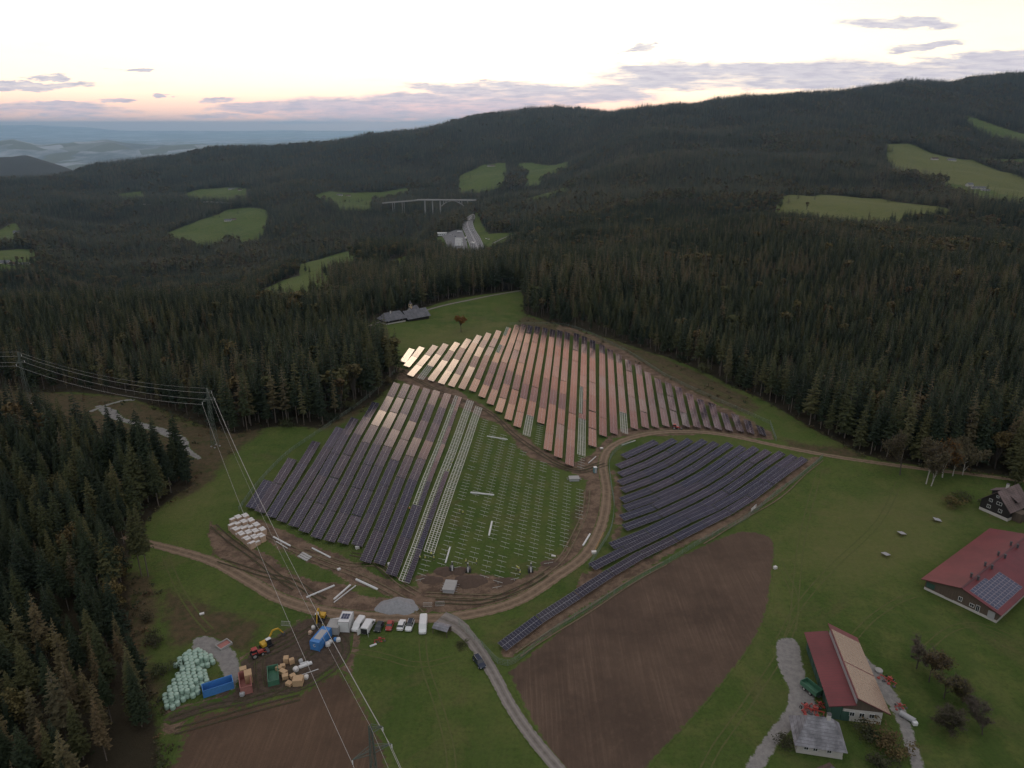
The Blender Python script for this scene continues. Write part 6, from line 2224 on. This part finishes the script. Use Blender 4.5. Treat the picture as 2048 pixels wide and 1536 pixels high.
pp = [person_proto(0), person_proto(42)]
used = [False, False]
PEOPLE = [(919, 1024, 0, 'person in yellow vest, left of three standing between the middle post rows'), (919.5, 1021, 1, 'person in yellow vest stooping behind the left one of the three'), (926, 1026, 0, 'person in yellow vest, right of three between the middle post rows'),
          (904, 921, 0, 'person in yellow vest at the bare rail frame, farther of two'), (904.5, 926.5, 0, 'person in yellow vest at the bare rail frame, nearer of two'), (896, 941, 1, 'person in yellow vest stooping at the last mounted solar panel'),
          (840, 1116, 0, 'person in yellow vest leftmost below the bare rail frame'), (850.5, 1117, 0, 'person in yellow vest second from left below the rail frame'), (863.5, 1109, 1, 'person in yellow vest stooping at the end of the rail frame'), (868, 1117, 0, 'person in yellow vest right of the rail frame end'),
          (932, 1124, 0, 'person in yellow vest left of two near the pile driver'), (953, 1125, 0, 'person in yellow vest right of two near the soil mound'), (1036, 1136, 1, 'person in yellow vest farthest of three near the road side'), (1037.5, 1139, 0, 'person in yellow vest middle of three near the road side'),
          (1040, 1147, 0, 'person in yellow vest nearest of three near the road side'), (819.5, 1018, 2, 'person in orange jacket standing between two solar panel rows'), (646, 1254, 0, 'person in yellow vest beside the telescopic excavator')]
for (px, py, k, lab) in PEOPLE:
    kk = 1 if k == 1 else 0
    q = pp[kk] if not used[kk] else copy_tree(pp[kk])
    used[kk] = True
    p = gl(px, py + 4)
    q.location = p
    q.rotation_euler = (0, 0, rnd.random() * 6.28)
    tag(q, lab, 'person', 'people in high-visibility vests')
    if k == 2:
        for c in q.children:
            if c.name.startswith('jacket'):
                c.data = c.data.copy()
                c.data.materials[0] = M_vesto

# ------------------------------------------------------------ power line
def pylon(x, y, h, rz, label, arms):
    z = H(x, y)
    root = empty('pylon', (x, y, z), rz, label, 'pylon', 'lattice pylons of the power line')
    m = MB()
    n = 11
    w0, w1 = 2.3, .45
    W_ = lambda f: w0 * (1 - f) ** 1.15 + w1 * f
    for sx in (-1, 1):
        for sy in (-1, 1):
            for k in range(n):
                f0, f1 = k / n, (k + 1) / n
                m.bar((sx * W_(f0) / 2, sy * W_(f0) / 2, h * f0), (sx * W_(f1) / 2, sy * W_(f1) / 2, h * f1), .11)
    for k in range(n):
        f0, f1 = k / n, (k + 1) / n
        a, b = W_(f0) / 2, W_(f1) / 2
        for (ax, ay, bx, by) in ((-1, -1, 1, -1), (1, -1, 1, 1), (1, 1, -1, 1), (-1, 1, -1, -1)):
            m.bar((ax * a, ay * a, h * f0), (bx * b, by * b, h * f1), .06)
            m.bar((bx * a, by * a, h * f0), (ax * b, ay * b, h * f1), .06)
    m.build('lattice_tower', M_pylon, root)
    tips = []
    for (dx_, hz_) in arms:
        s = 1 if dx_ > 0 else -1
        a = MB()
        zt = h * hz_
        for sy in (-1, 1):
            a.bar((s * .3, sy * .4, zt), (dx_, 0, zt + .1), .11)
            a.bar((s * .3, sy * .4, zt + 1.3), (dx_, 0, zt + .1), .09)
        for k in range(1, 4):
            f = k / 4
            a.bar((s * .3 + (dx_ - s * .3) * f, .4 * (1 - f), zt), (s * .3 + (dx_ - s * .3) * f, 0, zt + 1.3 * (1 - f)), .06)
        ao = a.build('cross_arm', M_pylon, root)
        MB().tube((dx_, 0, zt - .05), (dx_, 0, zt - .9), .10, .10, 6).build('insulator', M_white, ao)
        tips.append(Vector((dx_, 0, zt - .9)))
    ft = MB()
    for sx in (-1, 1):
        for sy in (-1, 1): ft.box((sx * w0 / 2, sy * w0 / 2, 0.0), (.6, .6, .7))
    ft.build('footing', M_concrete, root)
    M4 = Matrix.Translation((x, y, z)) @ Matrix.Rotation(rz, 4, 'Z')
    return [M4 @ t_ for t_ in tips] + [M4 @ Vector((0, 0, h))]


M_pylon = flat('pylon_green_grey', (0.10, 0.12, 0.10), 0.7)
M_wire = flat('aluminium_wire', (0.42, 0.40, 0.38), 0.5)
b1 = gl(431, 893)
ARMS = [(-2.9, .80), (2.9, .80), (1.9, .93)]
# near pylon: ground lies below the frame
b0 = Vector((-24.6, 98.0, 0))
d01 = math.atan2(b1.y - b0.y, b1.x - b0.x) - R(90)
T0 = pylon(b0.x, b0.y, 27, d01, 'dark lattice pylon rising from the ploughed field at the lower edge', [(-3.6, .78), (3.6, .78), (2.2, .95)])
T1 = pylon(b1.x, b1.y, 25.5, d01 + R(28), 'lattice pylon with white footings in the brown clearing', ARMS)
b2 = gl(60, 806)
b2 = Vector((b2.x, b2.y, 0))
T2 = pylon(b2.x, b2.y, 25.5, d01 + R(60), 'far lattice pylon standing before the dark wood at the left', ARMS)
T3 = [t_ + Vector((-230, 10, 4)) for t_ in T2]
Tm = [t_ + (Vector(t_) - Vector(u)) * 1.2 for t_, u in zip(T0, T1)]


def wire(a, b, sag, r, label):
    m = MB()
    n = 28
    pts = []
    for k in range(n + 1):
        f = k / n
        p = a.lerp(b, f)
        p.z -= sag * 4 * f * (1 - f)
        pts.append(p)
    for p, q in zip(pts[:-1], pts[1:]): m.tube(p, q, r, r, 5, caps=False)
    o = m.build('power_line', M_wire)
    tag(o, label, 'power line', 'overhead wires between the pylons')


NMS = ['left lower wire', 'right lower wire', 'upper right wire', 'thin topmost wire']
for k in range(4):
    r_ = .025 if k == 3 else .042
    wire(T1[k], T0[k], 5.5, r_, NMS[k] + ' running from the clearing pylon to the near pylon')
    wire(T2[k], T1[k], 3.6, r_, NMS[k] + ' between the far left pylon and the clearing pylon')
    wire(T3[k], T2[k], 2.5, r_, NMS[k] + ' leaving the far left pylon to the left')
    wire(T0[k], Tm[k], 8.0, r_, NMS[k] + ' running on from the near pylon below the frame')


# ------------------------------------------------------------ fences
def fence(pts, label, hgt=1.8, step=3.0, mat=None):
    w = gpoly(pts)
    c = spline(w, step)
    root = empty('wire_fence', (c[0][0], c[0][1], H(*c[0])), 0, label, 'fence')
    off = -Vector(root.location)
    m = MB()
    P3 = [Vector((x, y, H(x, y))) for x, y in c]
    for a, b in zip(P3[:-1], P3[1:]):
        for z in (.05, .5, .95, 1.4, hgt - .05):
            m.bar(a + off + Vector((0, 0, z)), b + off + Vector((0, 0, z)), .035)
        for f in (0.17, .34, .5, .67, .84):
            q = a.lerp(b, f) + off
            m.bar(q + Vector((0, 0, .05)), q + Vector((0, 0, hgt - .05)), .03)
    m.build('wire_mesh', mat or M_fence, root)
    p0 = None
    for k, a in enumerate(P3[:95]):
        if p0 is None:
            p0 = MB().box((0, 0, hgt / 2), (.09, .09, hgt + .3)).build('post', M_fence, root)
            q = p0
        else:
            q = p0.copy(); COL.objects.link(q)
        q.parent = root
        q.location = a + off


M_fence = flat('green_grey_fence', (0.17, 0.22, 0.18), 0.6)
fence([(1262, 886), (1235, 900), (1219, 925), (1222, 970), (1228, 1010), (1222, 1060), (1200, 1100), (1178, 1135)], 'green wire fence along the inner side of the road bend')
fence([(1645, 916), (1600, 955), (1545, 995), (1480, 1046), (1400, 1087), (1300, 1148), (1200, 1207), (1100, 1270), (1015, 1332), (965, 1295), (918, 1250)], 'wire fence around the lower edge of the right solar block')
fence([(1540, 848), (1552, 882)], 'short fence piece beyond the end of the upper block')
fence([(1020, 650), (1130, 652), (1240, 697), (1330, 752), (1420, 795), (1540, 848)], 'wire fence along the upper edge of the solar park', 1.6, 4.0)
fence([(478, 1022), (520, 965), (580, 905), (660, 850), (730, 800), (790, 745)], 'wire fence along the left meadow edge of the solar park', 1.6, 3.4)
for (a, b, lab) in [((1502, 1024), (1512, 1015), 'white field gate in the fence below the right block')]:
    A, B = gl(*a), gl(*b)
    m = MB()
    for z in (.2, .55, .9, 1.25): m.bar(A + Vector((0, 0, z)), B + Vector((0, 0, z)), .07)
    for f in (0, .33, .66, 1): m.bar(A.lerp(B, f), A.lerp(B, f) + Vector((0, 0, 1.4)), .08)
    tag(m.build('field_gate', M_beam), lab, 'gate')

# ------------------------------------------------------------ motorway, rest area and viaducts far off
M_asph = sheet_mat('motorway_asphalt', 'yard', (0.17, 0.165, 0.17), (0.22, 0.215, 0.22), 0.2)
left = [(941, 508), (939.5, 496), (936, 484), (930, 468), (923.5, 454), (924.5, 445), (930, 438), (939, 432), (949, 428)]
right = [(950, 428), (950, 436), (946, 445), (948, 455), (955, 468), (962, 480), (967, 492), (970, 508)]
polysheet('motorway', left + right, M_asph, 1.3, 5.0, ymax=2400)
polysheet('rest_area', [(880, 469), (900, 465), (921, 458), (928, 470), (934, 488), (937, 508), (905, 512), (893, 490)], M_asph, 1.2, 5.0, ymax=2400)
lm, rm_ = gpoly(left, ymax=2400), gpoly(right, ymax=2400)
M_line = flat('road_marking', (0.62, 0.60, 0.60), 0.7)
La, Ra = spline(lm, 20), spline(rm_[::-1], 20)
tl = np.linspace(0, 1, 60)
La = np.stack([np.interp(tl, np.linspace(0, 1, len(La)), La[:, k]) for k in (0, 1)], -1)
Ra = np.stack([np.interp(tl, np.linspace(0, 1, len(Ra)), Ra[:, k]) for k in (0, 1)], -1)
mk = MB()
for f in (.03, .16, .30, .46, .54, .70, .84, .97):
    for k in range(59):
        if f in (.16, .30, .70, .84) and k % 2: continue
        a, b = La[k] * (1 - f) + Ra[k] * f, La[k + 1] * (1 - f) + Ra[k + 1] * f
        wv = .28 if f not in (.46, .54) else .5
        A, B = Vector((a[0], a[1], H(*a) + 1.42)), Vector((b[0], b[1], H(*b) + 1.42))
        mk.bar(A, B, wv, .05)
tag(mk.build('road_markings', M_line), kind='structure')


def deck_at(a, b, ya, yb, w, label, piers, arch=None, name='viaduct', th=2.6):
    """bridge between two photograph points at given forward distances"""
    (t0, s0), (t1, s1) = pdir(*a), pdir(*b)
    A, B = Vector((t0 * ya, ya, CAMZ + s0 * ya)), Vector((t1 * yb, yb, CAMZ + s1 * yb))
    root = empty(name, A, 0, label, 'bridge')
    d = B - A
    L = d.length
    dn = d.normalized()
    sd = Vector((-dn.y, dn.x, 0)).normalized()
    MB().bar(Vector((0, 0, -th / 2)), d + Vector((0, 0, -th / 2)), w, th).build('deck', M_concrete, root)
    for s in (-1, 1):
        MB().bar(sd * s * w / 2 + Vector((0, 0, .38)), d + sd * s * w / 2 + Vector((0, 0, .38)), .4, .8).build('parapet', M_concrete, root)
    for f in piers:
        p = A + d * f
        g = H(p.x, p.y)
        if p.z - g < 4: g = p.z - 12
        for s in (-1, 1):
            MB().bar(Vector((d.x * f, d.y * f, d.z * f - th)) + sd * s * w * .28, Vector((d.x * f, d.y * f, g - A.z - 2)) + sd * s * w * .28, 2.0, 1.8).build('pier', M_concrete, root)
    if arch:
        f0, f1, rise = arch
        for s in (-1, 1):
            m = MB()
            n = 26
            prev = None
            for k in range(n + 1):
                f = f0 + (f1 - f0) * k / n
                q = (k / n - .5) * 2
                p = d * f + sd * s * w * .25 + Vector((0, 0, -th - 1.0 - rise * q * q))
                if prev is not None: m.bar(prev, p, 2.2, 2.0)
                prev = p
            m.build('arch', M_concrete, root)
            for k in range(1, 10):
                f = f0 + (f1 - f0) * k / 10
                q = (k / 10 - .5) * 2
                dz = rise * q * q
                if dz > 3: MB().bar(d * f + sd * s * w * .25 + Vector((0, 0, -th)), d * f + sd * s * w * .25 + Vector((0, 0, -th - 1 - dz)), 1.5).build('spandrel_column', M_concrete, root)
    return A, B


BR = [deck_at((833, 399), (952, 400), 2430, 2400, 16, 'white concrete arch bridge carrying the motorway across the wooded gorge', (.14, .27, .40, .86), (.42, .80, 17), th=2.2)]
BR.append(deck_at((768, 405), (832, 400), 2510, 2440, 18, 'straight motorway embankment deck leading left from the arch bridge', (.3, .6), th=3))
BR.append(deck_at((410, 403), (525, 408), 2790, 2700, 16, 'long pale viaduct on piers above the left meadow', (.08, .2, .32, .44, .56, .68, .8, .92), th=3))
BR.append(deck_at((286, 408), (312, 409), 2800, 2790, 22, 'short pale viaduct piece showing left of the long viaduct', (.3, .7), th=3))
BR.append(deck_at((72, 405), (120, 408), 2900, 2850, 22, 'short pale viaduct piece at the far left of the valley', (.3, .7), th=3))


def lorry(px, py, rz, label, L=14.0, dz=1.35):
    p = gl(px, py)
    root = empty('lorry', p + Vector((0, 0, dz)), rz, label, 'lorry', 'lorries at the motorway')
    MB().box((0, 1.3, 2.3), (2.6, L - 3.2, 2.9)).build('trailer', M_white, root)
    MB().box((0, -L / 2 + 1.1, 1.9), (2.5, 2.2, 2.9), taper=.92).build('cab', M_white, root)
    MB().box((0, -L / 2 - .02, 2.4), (2.1, .1, .9)).build('windscreen', M_glass, root)
    for s in (-1, 1):
        for y in (-L / 2 + 1.2, L * .2, L * .3): wheel(root, s * 1.1, y, .5, .35)


for k in range(5):
    lorry(918, 480.5 + k * 3.4, R(82), 'white lorry in the parked rank of the rest area, number %s from the far side' % ['one', 'two', 'three', 'four', 'five'][k], 17)
lorry(945.5, 489, R(-150), 'white lorry driving nearest on the motorway', 12)
lorry(926, 447, R(160), 'white lorry farthest on the left motorway lane', 12)
lorry(932, 479, R(170), 'white lorry in the rest area lane next to the motorway', 12)
lorry(919, 466, R(110), 'white lorry at the rest area exit', 11)


def tinycar(px, py, rz, mat, label):
    p = gl(px, py)
    root = empty('distant_car', p + Vector((0, 0, 1.35)), rz, label, 'car', 'cars on and beside the motorway')
    b = MB(); loft(b, [(-2.1, .6, .8, .3), (-1.9, .65, .9, .4), (1.9, .65, .9, .4), (2.1, .6, .8, .3)], 12, 4); b.build('body', mat, root)
    MB().box((0, .2, 1.25), (1.55, 2.3, .6), taper=.8).build('windows', M_glass, root)
    for s in (-1, 1):
        for y in (-1.3, 1.3): wheel(root, s * .8, y, .32)


for i, (px, py, rz, mt, lab) in enumerate([(928, 451, 160, M_white, 'white car on the motorway behind the far lorry'), (931.5, 459, 165, M_white, 'white car on the left lane at the bend'), (946, 466, -165, M_darkp, 'dark car on the right lanes of the motorway'),
                                           (947, 486, -150, M_white, 'white car ahead of the nearest lorry'), (900, 470, 100, M_white, 'white car in the upper part of the rest area'), (905, 472, 60, M_white, 'white car right of the first one in the rest area'),
                                           (911, 474.5, 90, M_darkp, 'dark car in the middle of the rest area'), (934, 484, 170, M_white, 'white car beside the lane lorry'), (972, 479, 30, M_white, 'white car on the pale patch right of the motorway'), (977, 480, 60, M_white, 'white car farthest right beside the motorway')]):
    tinycar(px, py, R(rz), mt, lab)
p = gl(885, 472)
root = empty('service_building', p, R(8), 'low white service building at the corner of the rest area', 'building')
MB().box((0, 6, 3.2), (20, 11, 6)).build('wall', M_white, root)
MB().box((0, 6, 6.4), (22, 13, .5)).build('roof', M_beam, root)
for k in range(5): window(root, (-8 + k * 4, .48, 3), 2.4, 1.8, (0, -1), cross=False)
ribbon('chapel_track', [(985, 488), (1005, 478), (1030, 468), (1040, 464)], 7, M_gravel, 1.0)

# ------------------------------------------------------------ single trees and shrubs
def solo(name, px, py, h, w, V, Fc, tb, fm, bm, label, cat, group=None, sink=0.1):
    p = gl(px, py)
    root = empty(name, p - Vector((0, 0, sink)), rnd.random() * 6.28, label, cat, group)
    root.scale = (w, w, h)
    c = mesh_obj('crown', V, Fc, fm, root)
    t_ = mesh_obj('trunk', tb.v, tb.f, bm, root)
    return root


V, Fc, tb = broadleaf(900, 0.42, 0.40, 18, 110, 0.024)
solo('maple_tree', 922, 664, 11, 11, V, Fc, tb, M_orange, M_barkd, 'single round tree with orange autumn leaves alone on the chapel meadow', 'tree')


def bare(px, py, h, w, label, seed, mat=None, leaf=None, spread=.75, name='bare_tree', bark=None):
    limbs, tw = bare_tree(seed, 4, 0.16, spread)
    mx_ = max(v[2] for v in limbs.v + tw.v)
    p = gl(px, py)
    root = empty(name, p - Vector((0, 0, .1)), rnd.random() * 6.28, label, 'tree', 'fruit trees right of the shed' if name == 'bare_tree' else None)
    root.scale = (w * 1.75 / mx_, w * 1.75 / mx_, h * 1.1 / mx_)
    mesh_obj('trunk', limbs.v, limbs.f, bark or M_barkd, root)
    V, Fc = [v for v in tw.v], [f for f in tw.f]
    r = random.Random(seed)
    # fine twig sprays at the branch ends
    for _ in range(5200 if not leaf else 3600):
        b = Vector(r.choice(tw.v))
        d = Vector((r.gauss(0, 1), r.gauss(0, 1), r.gauss(.5, .8))).normalized()
        l = r.uniform(.02, .06)
        q = d.cross(Vector((0, 0, 1))).normalized() * .0022
        i = len(V)
        V += [b - q, b + q, b + d * l]
        Fc.append((i, i + 1, i + 2))
    mi = [0] * len(Fc)
    if leaf:
        for _ in range(3200):
            b = Vector(r.choice(tw.v)) + Vector((r.gauss(0, .02), r.gauss(0, .02), r.gauss(0, .02)))
            a = Vector((r.gauss(0, 1), r.gauss(0, 1), r.gauss(0, 1))).normalized() * .009
            c = a.cross(Vector((r.random(), r.random(), 1))).normalized() * .010
            i = len(V)
            V += [b - a, b + c, b + a, b - c]
            Fc.append((i, i + 1, i + 2, i + 3))
            mi.append(1)
    mesh_obj('crown', V, Fc, None, root, mats=[M_twig, leaf or M_autumn], mi=mi)


bare(1833, 1337, 7.5, 6, 'bare fruit tree farthest from the shed, dark forked crown', 11)
bare(1858, 1364, 7.5, 6, 'bare fruit tree second in the row, slightly brown', 12, leaf=M_autumn)
bare(1888, 1396, 7.0, 6, 'bare fruit tree third in the row with reddish twigs', 13, leaf=M_autumn)
bare(1965, 1470, 7.5, 6, 'bare fruit tree nearest the right frame edge', 15)
bare(1905, 1470, 6.0, 7, 'pale grey bushy tree between the farm path and the last fruit tree', 16, leaf=M_shrub)
bare(1925, 1405, 4.0, 5, 'low brown tangled tree right of the fruit tree row', 17, leaf=M_autumn)
bare(1800, 950, 15, 9, 'pale tall bare tree at the road left of the birches', 18, leaf=M_tan, spread=.5, name='roadside_tree')
for i, (px, py, h) in enumerate([(1852, 968, 15), (1862, 972, 14), (1885, 955, 14), (1905, 952, 13), (1925, 950, 13)]):
    bare(px, py, h, 8, '%s birch from the left in the pale-stemmed roadside group' % ['first', 'second', 'third', 'fourth', 'fifth'][i], 30 + i, leaf=M_orange if i == 2 else M_tan, spread=.5, name='birch_tree', bark=M_birch)


def shrub(px, py, h, w, label, fm, seed, cat='shrub', n=60):
    r = random.Random(seed)
    cs = [((r.gauss(0, .22), r.gauss(0, .22), r.uniform(.25, .75)), r.uniform(.2, .34)) for _ in range(11)]
    V, Fc = [], []
    leaf_cloud(r, cs, n, .035, V, Fc)
    tb = MB()
    for _ in range(6): tb.tube((r.gauss(0, .03), r.gauss(0, .03), -.03), (r.gauss(0, .2), r.gauss(0, .2), .6), .014, .006, 4, caps=False)
    return solo('shrub', px, py, h, w, V, Fc, tb, fm, M_barkd, label, cat, 'shrubs around the farm and wood edge')


shrub(1900, 1010, 4.5, 8, 'large dark reddish brown shrub below the birches', M_autumn, 1)
shrub(1925, 1002, 4.0, 7, 'reddish shrub right of the large one below the birches', M_autumn, 2)
shrub(1568, 1493, 3.6, 4.5, 'round leafless looking shrub left of the grey farmhouse', M_shrub, 3)
shrub(1735, 1478, 3.6, 6, 'dark shrub in front of the white shed wall', M_shrub, 4)
shrub(1765, 1490, 4.5, 7, 'big brownish bush right of the farmhouse garden', M_autumn, 5)
shrub(1790, 1510, 4.0, 6, 'brown bush nearest the lower right path', M_autumn, 6)
shrub(1755, 1530, 3.5, 6, 'low grey green bush at the lower frame edge by the path', M_shrub, 7)
shrub(925, 1290, 1.6, 3.5, 'dry tan bush in the corner beside the grey road', M_larchs if False else M_autumn, 8)
shrub(1362, 722, 5, 9, 'dark bush at the wood edge above the upper block, left one', M_spruce, 9)
shrub(1405, 745, 6, 9, 'dark round bush at the wood edge above the upper block, middle one', M_spruce, 10)
shrub(1475, 770, 5, 11, 'broad olive bush at the wood edge above the upper block, right one', M_shrub, 11)
shrub(655, 842, 5, 9, 'dark bush at the corner of the left wood', M_spruce, 12)
shrub(575, 852, 4, 8, 'low dark bush along the left wood edge', M_spruce, 13)
shrub(700, 815, 4, 8, 'tan leafless bush beside the meadow corner of the left wood', M_autumn, 14)
shrub(775, 765, 4.5, 5, 'yellow brown bush at the meadow fence near the first panel row', M_larch, 15)
shrub(310, 1290, 3, 6, 'olive bush at the edge of the clear-felled patch', M_shrub, 16)
shrub(325, 1350, 3, 6, 'dark bush above the hay bales', M_spruce, 17)
shrub(290, 1240, 2.6, 5, 'pale brushwood bush on the clear-felled patch', M_shrub, 18)
# individually standing conifers
for (px, py, h, w, lab) in [(775, 748, 15, 13, 'dark spruce standing forward at the corner of the left wood'), (762, 735, 13, 12, 'smaller spruce behind the corner spruce of the left wood'), (2030, 968, 22, 20, 'large dark conifer behind the timber chalet'), (2075, 990, 20, 20, 'conifer at the right edge behind the chalet')]:
    p = gl(px, py)
    plant(3, p.x, p.y, p.z, h, w, lab, 'spruce', name='spruce_tree')
for (px, py, h, lab) in [(200, 1184, 25, 'spruce with long bare trunk at the clear-felled patch, leftmost of four'), (234, 1204, 27, 'spruce with long bare double-looking trunk, nearest on the clear-felled patch'), (283, 1152, 24, 'spruce with thin bare trunk at the track end'), (297, 1154, 25, 'rightmost bare-trunked spruce at the track end')]:
    p = gl(px, py)
    plant(2, p.x, p.y, p.z, h, h * .85, lab, 'spruce', name='spruce_tree')
p = gl(1452, 768)
plant(4, p.x, p.y, p.z, 25, 20, 'tall yellowish larch standing in front of the right wood edge', 'larch', name='larch_tree')

# brushwood, stumps and ground cover along the wood edges and on the clearings
gx = rs.uniform(-260, 330, 60000)
gy = rs.uniform(110, 520, 60000)
do_ = sdist(OPENW, gx, gy)
scr = np.zeros(len(gx), bool)
for q in SCRUB[:3] + [SOIL[5]] + [SCRUB[3]]:
    scr |= sdist(gpoly(q), gx, gy) < 0
edge = (do_ < 1.5) & (do_ > -2.2)
keep = (edge & (rs.rand(len(gx)) < .45)) | (scr & (do_ < 0) & (rs.rand(len(gx)) < .10) & (vnoise(gx, gy, 9, 2) > .45)) | ((do_ > 0) & (do_ < 25) & (rs.rand(len(gx)) < .06))
gx, gy = gx[keep], gy[keep]
gz = height(gx, gy)
bV, bF, bM = [], [], []
r = random.Random(4)
for x, y, z in zip(gx, gy, gz):
    s = r.uniform(.5, 1.5)
    m_ = r.choice([0, 0, 1, 2])
    for _ in range(12):
        c = Vector((x + r.gauss(0, .5) * s, y + r.gauss(0, .5) * s, z + r.uniform(.0, .9) * s))
        a = Vector((r.gauss(0, 1), r.gauss(0, 1), r.gauss(0, .7))).normalized() * s * .32
        b = a.cross(Vector((r.gauss(0, 1), r.gauss(0, 1), 1))).normalized() * s * .22
        i = len(bV)
        bV += [c - a, c + b, c + a, c - b]
        bF.append((i, i + 1, i + 2, i + 3)); bM.append(m_)
o = mesh_obj('undergrowth', bV, bF, None, mats=[M_shrub, M_spruce, M_autumn], mi=bM)
tag(o, 'low brushwood and undergrowth along the wood edges and clearings', 'undergrowth', kind='stuff')
print('undergrowth', len(gx))

# ruts pressed into the mud and along the track below the panels
M_rut = sheet_mat('wet_ruts', 'yard', (0.050, 0.036, 0.029), (0.085, 0.062, 0.048), 0.12)
M_rutl = sheet_mat('pale_ruts', 'yard', (0.150, 0.108, 0.080), (0.215, 0.155, 0.112), 0.12)
for k, (pts, mt) in enumerate([([(470, 1410), (540, 1392), (610, 1375), (668, 1335), (690, 1295), (660, 1262), (640, 1250)], M_rut), ([(340, 1445), (420, 1418), (500, 1400), (560, 1375), (600, 1320), (640, 1290)], M_rut),
        ([(505, 1330), (535, 1310), (575, 1290), (610, 1262), (640, 1245)], M_rut), ([(520, 1300), (522, 1345), (530, 1385)], M_rut), ([(510, 1300), (560, 1275), (600, 1255)], M_rut), ([(350, 1460), (450, 1435), (545, 1412), (600, 1398)], M_rut),
        ([(470, 1040), (560, 1085), (650, 1125), (740, 1165), (820, 1205), (850, 1232)], M_rutl), ([(600, 1100), (690, 1128), (760, 1130), (800, 1165), (835, 1190)], M_rutl),
        ([(700, 1110), (740, 1120), (790, 1160)], M_rut), ([(800, 740), (870, 780), (960, 815), (1030, 870), (1090, 915), (1150, 938), (1205, 925)], M_rut),
        ([(1215, 930), (1160, 945), (1100, 925)], M_rut), ([(430, 1050), (470, 1090), (540, 1140), (600, 1180)], M_rut), ([(440, 1120), (520, 1150), (590, 1165), (650, 1200)], M_rut), ([(850, 1190), (930, 1195), (1010, 1190), (1080, 1150), (1130, 1110), (1160, 1050), (1175, 980)], M_rutl),
        ([(870, 1205), (960, 1205), (1040, 1175), (1100, 1145)], M_rut), ([(1640, 920), (1590, 965), (1500, 1030), (1400, 1085)], M_rutl), ([(1330, 1128), (1230, 1185), (1120, 1255), (1030, 1318)], M_rutl)]):
    w = gpoly(pts)
    c = spline(w, 1.5)
    tn = np.gradient(c, axis=0); tn /= np.linalg.norm(tn, axis=1)[:, None]
    nn2 = np.stack([-tn[:, 1], tn[:, 0]], -1)
    wob = 0.5 * np.sin(np.arange(len(c)) * .21 + k)[:, None]
    for s in (-.85, .85):
        ribbon('ruts', None, .5, mt, .12 + .006 * k, 1.5, world_pts=(c + nn2 * (s + wob))[::2])

# faint wheel tracks across the meadows
M_wt = sheet_mat('pressed_grass', 'yard', (0.092, 0.104, 0.036), (0.118, 0.120, 0.046), 0.14)
for k, pts in enumerate([[(1560, 1130), (1590, 1200), (1570, 1290), (1500, 1400), (1430, 1500), (1400, 1560)], [(1560, 1280), (1600, 1210), (1680, 1120), (1760, 1040), (1800, 960)], [(1700, 1285), (1740, 1240), (1800, 1200), (1845, 1185)],
        [(1640, 940), (1620, 1010), (1600, 1100), (1585, 1260)], [(845, 1275), (850, 1330), (880, 1420), (900, 1500), (905, 1560)], [(700, 1300), (760, 1310), (840, 1330), (930, 1310)], [(1850, 1300), (1900, 1260), (1960, 1250), (2060, 1290)],
        [(1060, 640), (1160, 668), (1270, 708), (1400, 768), (1500, 815), (1590, 865)], [(800, 690), (880, 675), (980, 640), (1030, 600)], [(330, 1110), (360, 1180), (400, 1240), (430, 1270)]]):
    w = gpoly(pts)
    c = spline(w, 2.5)
    tn = np.gradient(c, axis=0); tn /= np.linalg.norm(tn, axis=1)[:, None]
    nn2 = np.stack([-tn[:, 1], tn[:, 0]], -1)
    for s in (-.9, .9):
        ribbon('wheel_track', None, .45, M_wt, .035, 2.5, world_pts=(c + nn2 * s)[::2])
# ------------------------------------------------------------ air
hm = bpy.data.materials.new('haze')
hm.use_nodes = True
t = NT(hm.node_tree)
vol = t.node('ShaderNodeVolumePrincipled')
vol.inputs['Color'].default_value = (0.44, 0.70, 1.0, 1)
vol.inputs['Density'].default_value = 3.4e-5
vol.inputs['Anisotropy'].default_value = 0.72
om = t.node('ShaderNodeOutputMaterial')
t.link(vol.outputs[0], om.inputs['Volume'])
hb = MB()
htop = float(vz[vy < 8000].max()) + 30
print('haze top', htop)
hb.box((0, 37500, (htop - 720) / 2), (2400000, 82000, htop + 720))
hz = hb.build('haze', hm)
tag(hz, 'pale blue haze over the valley', 'haze', kind='stuff')
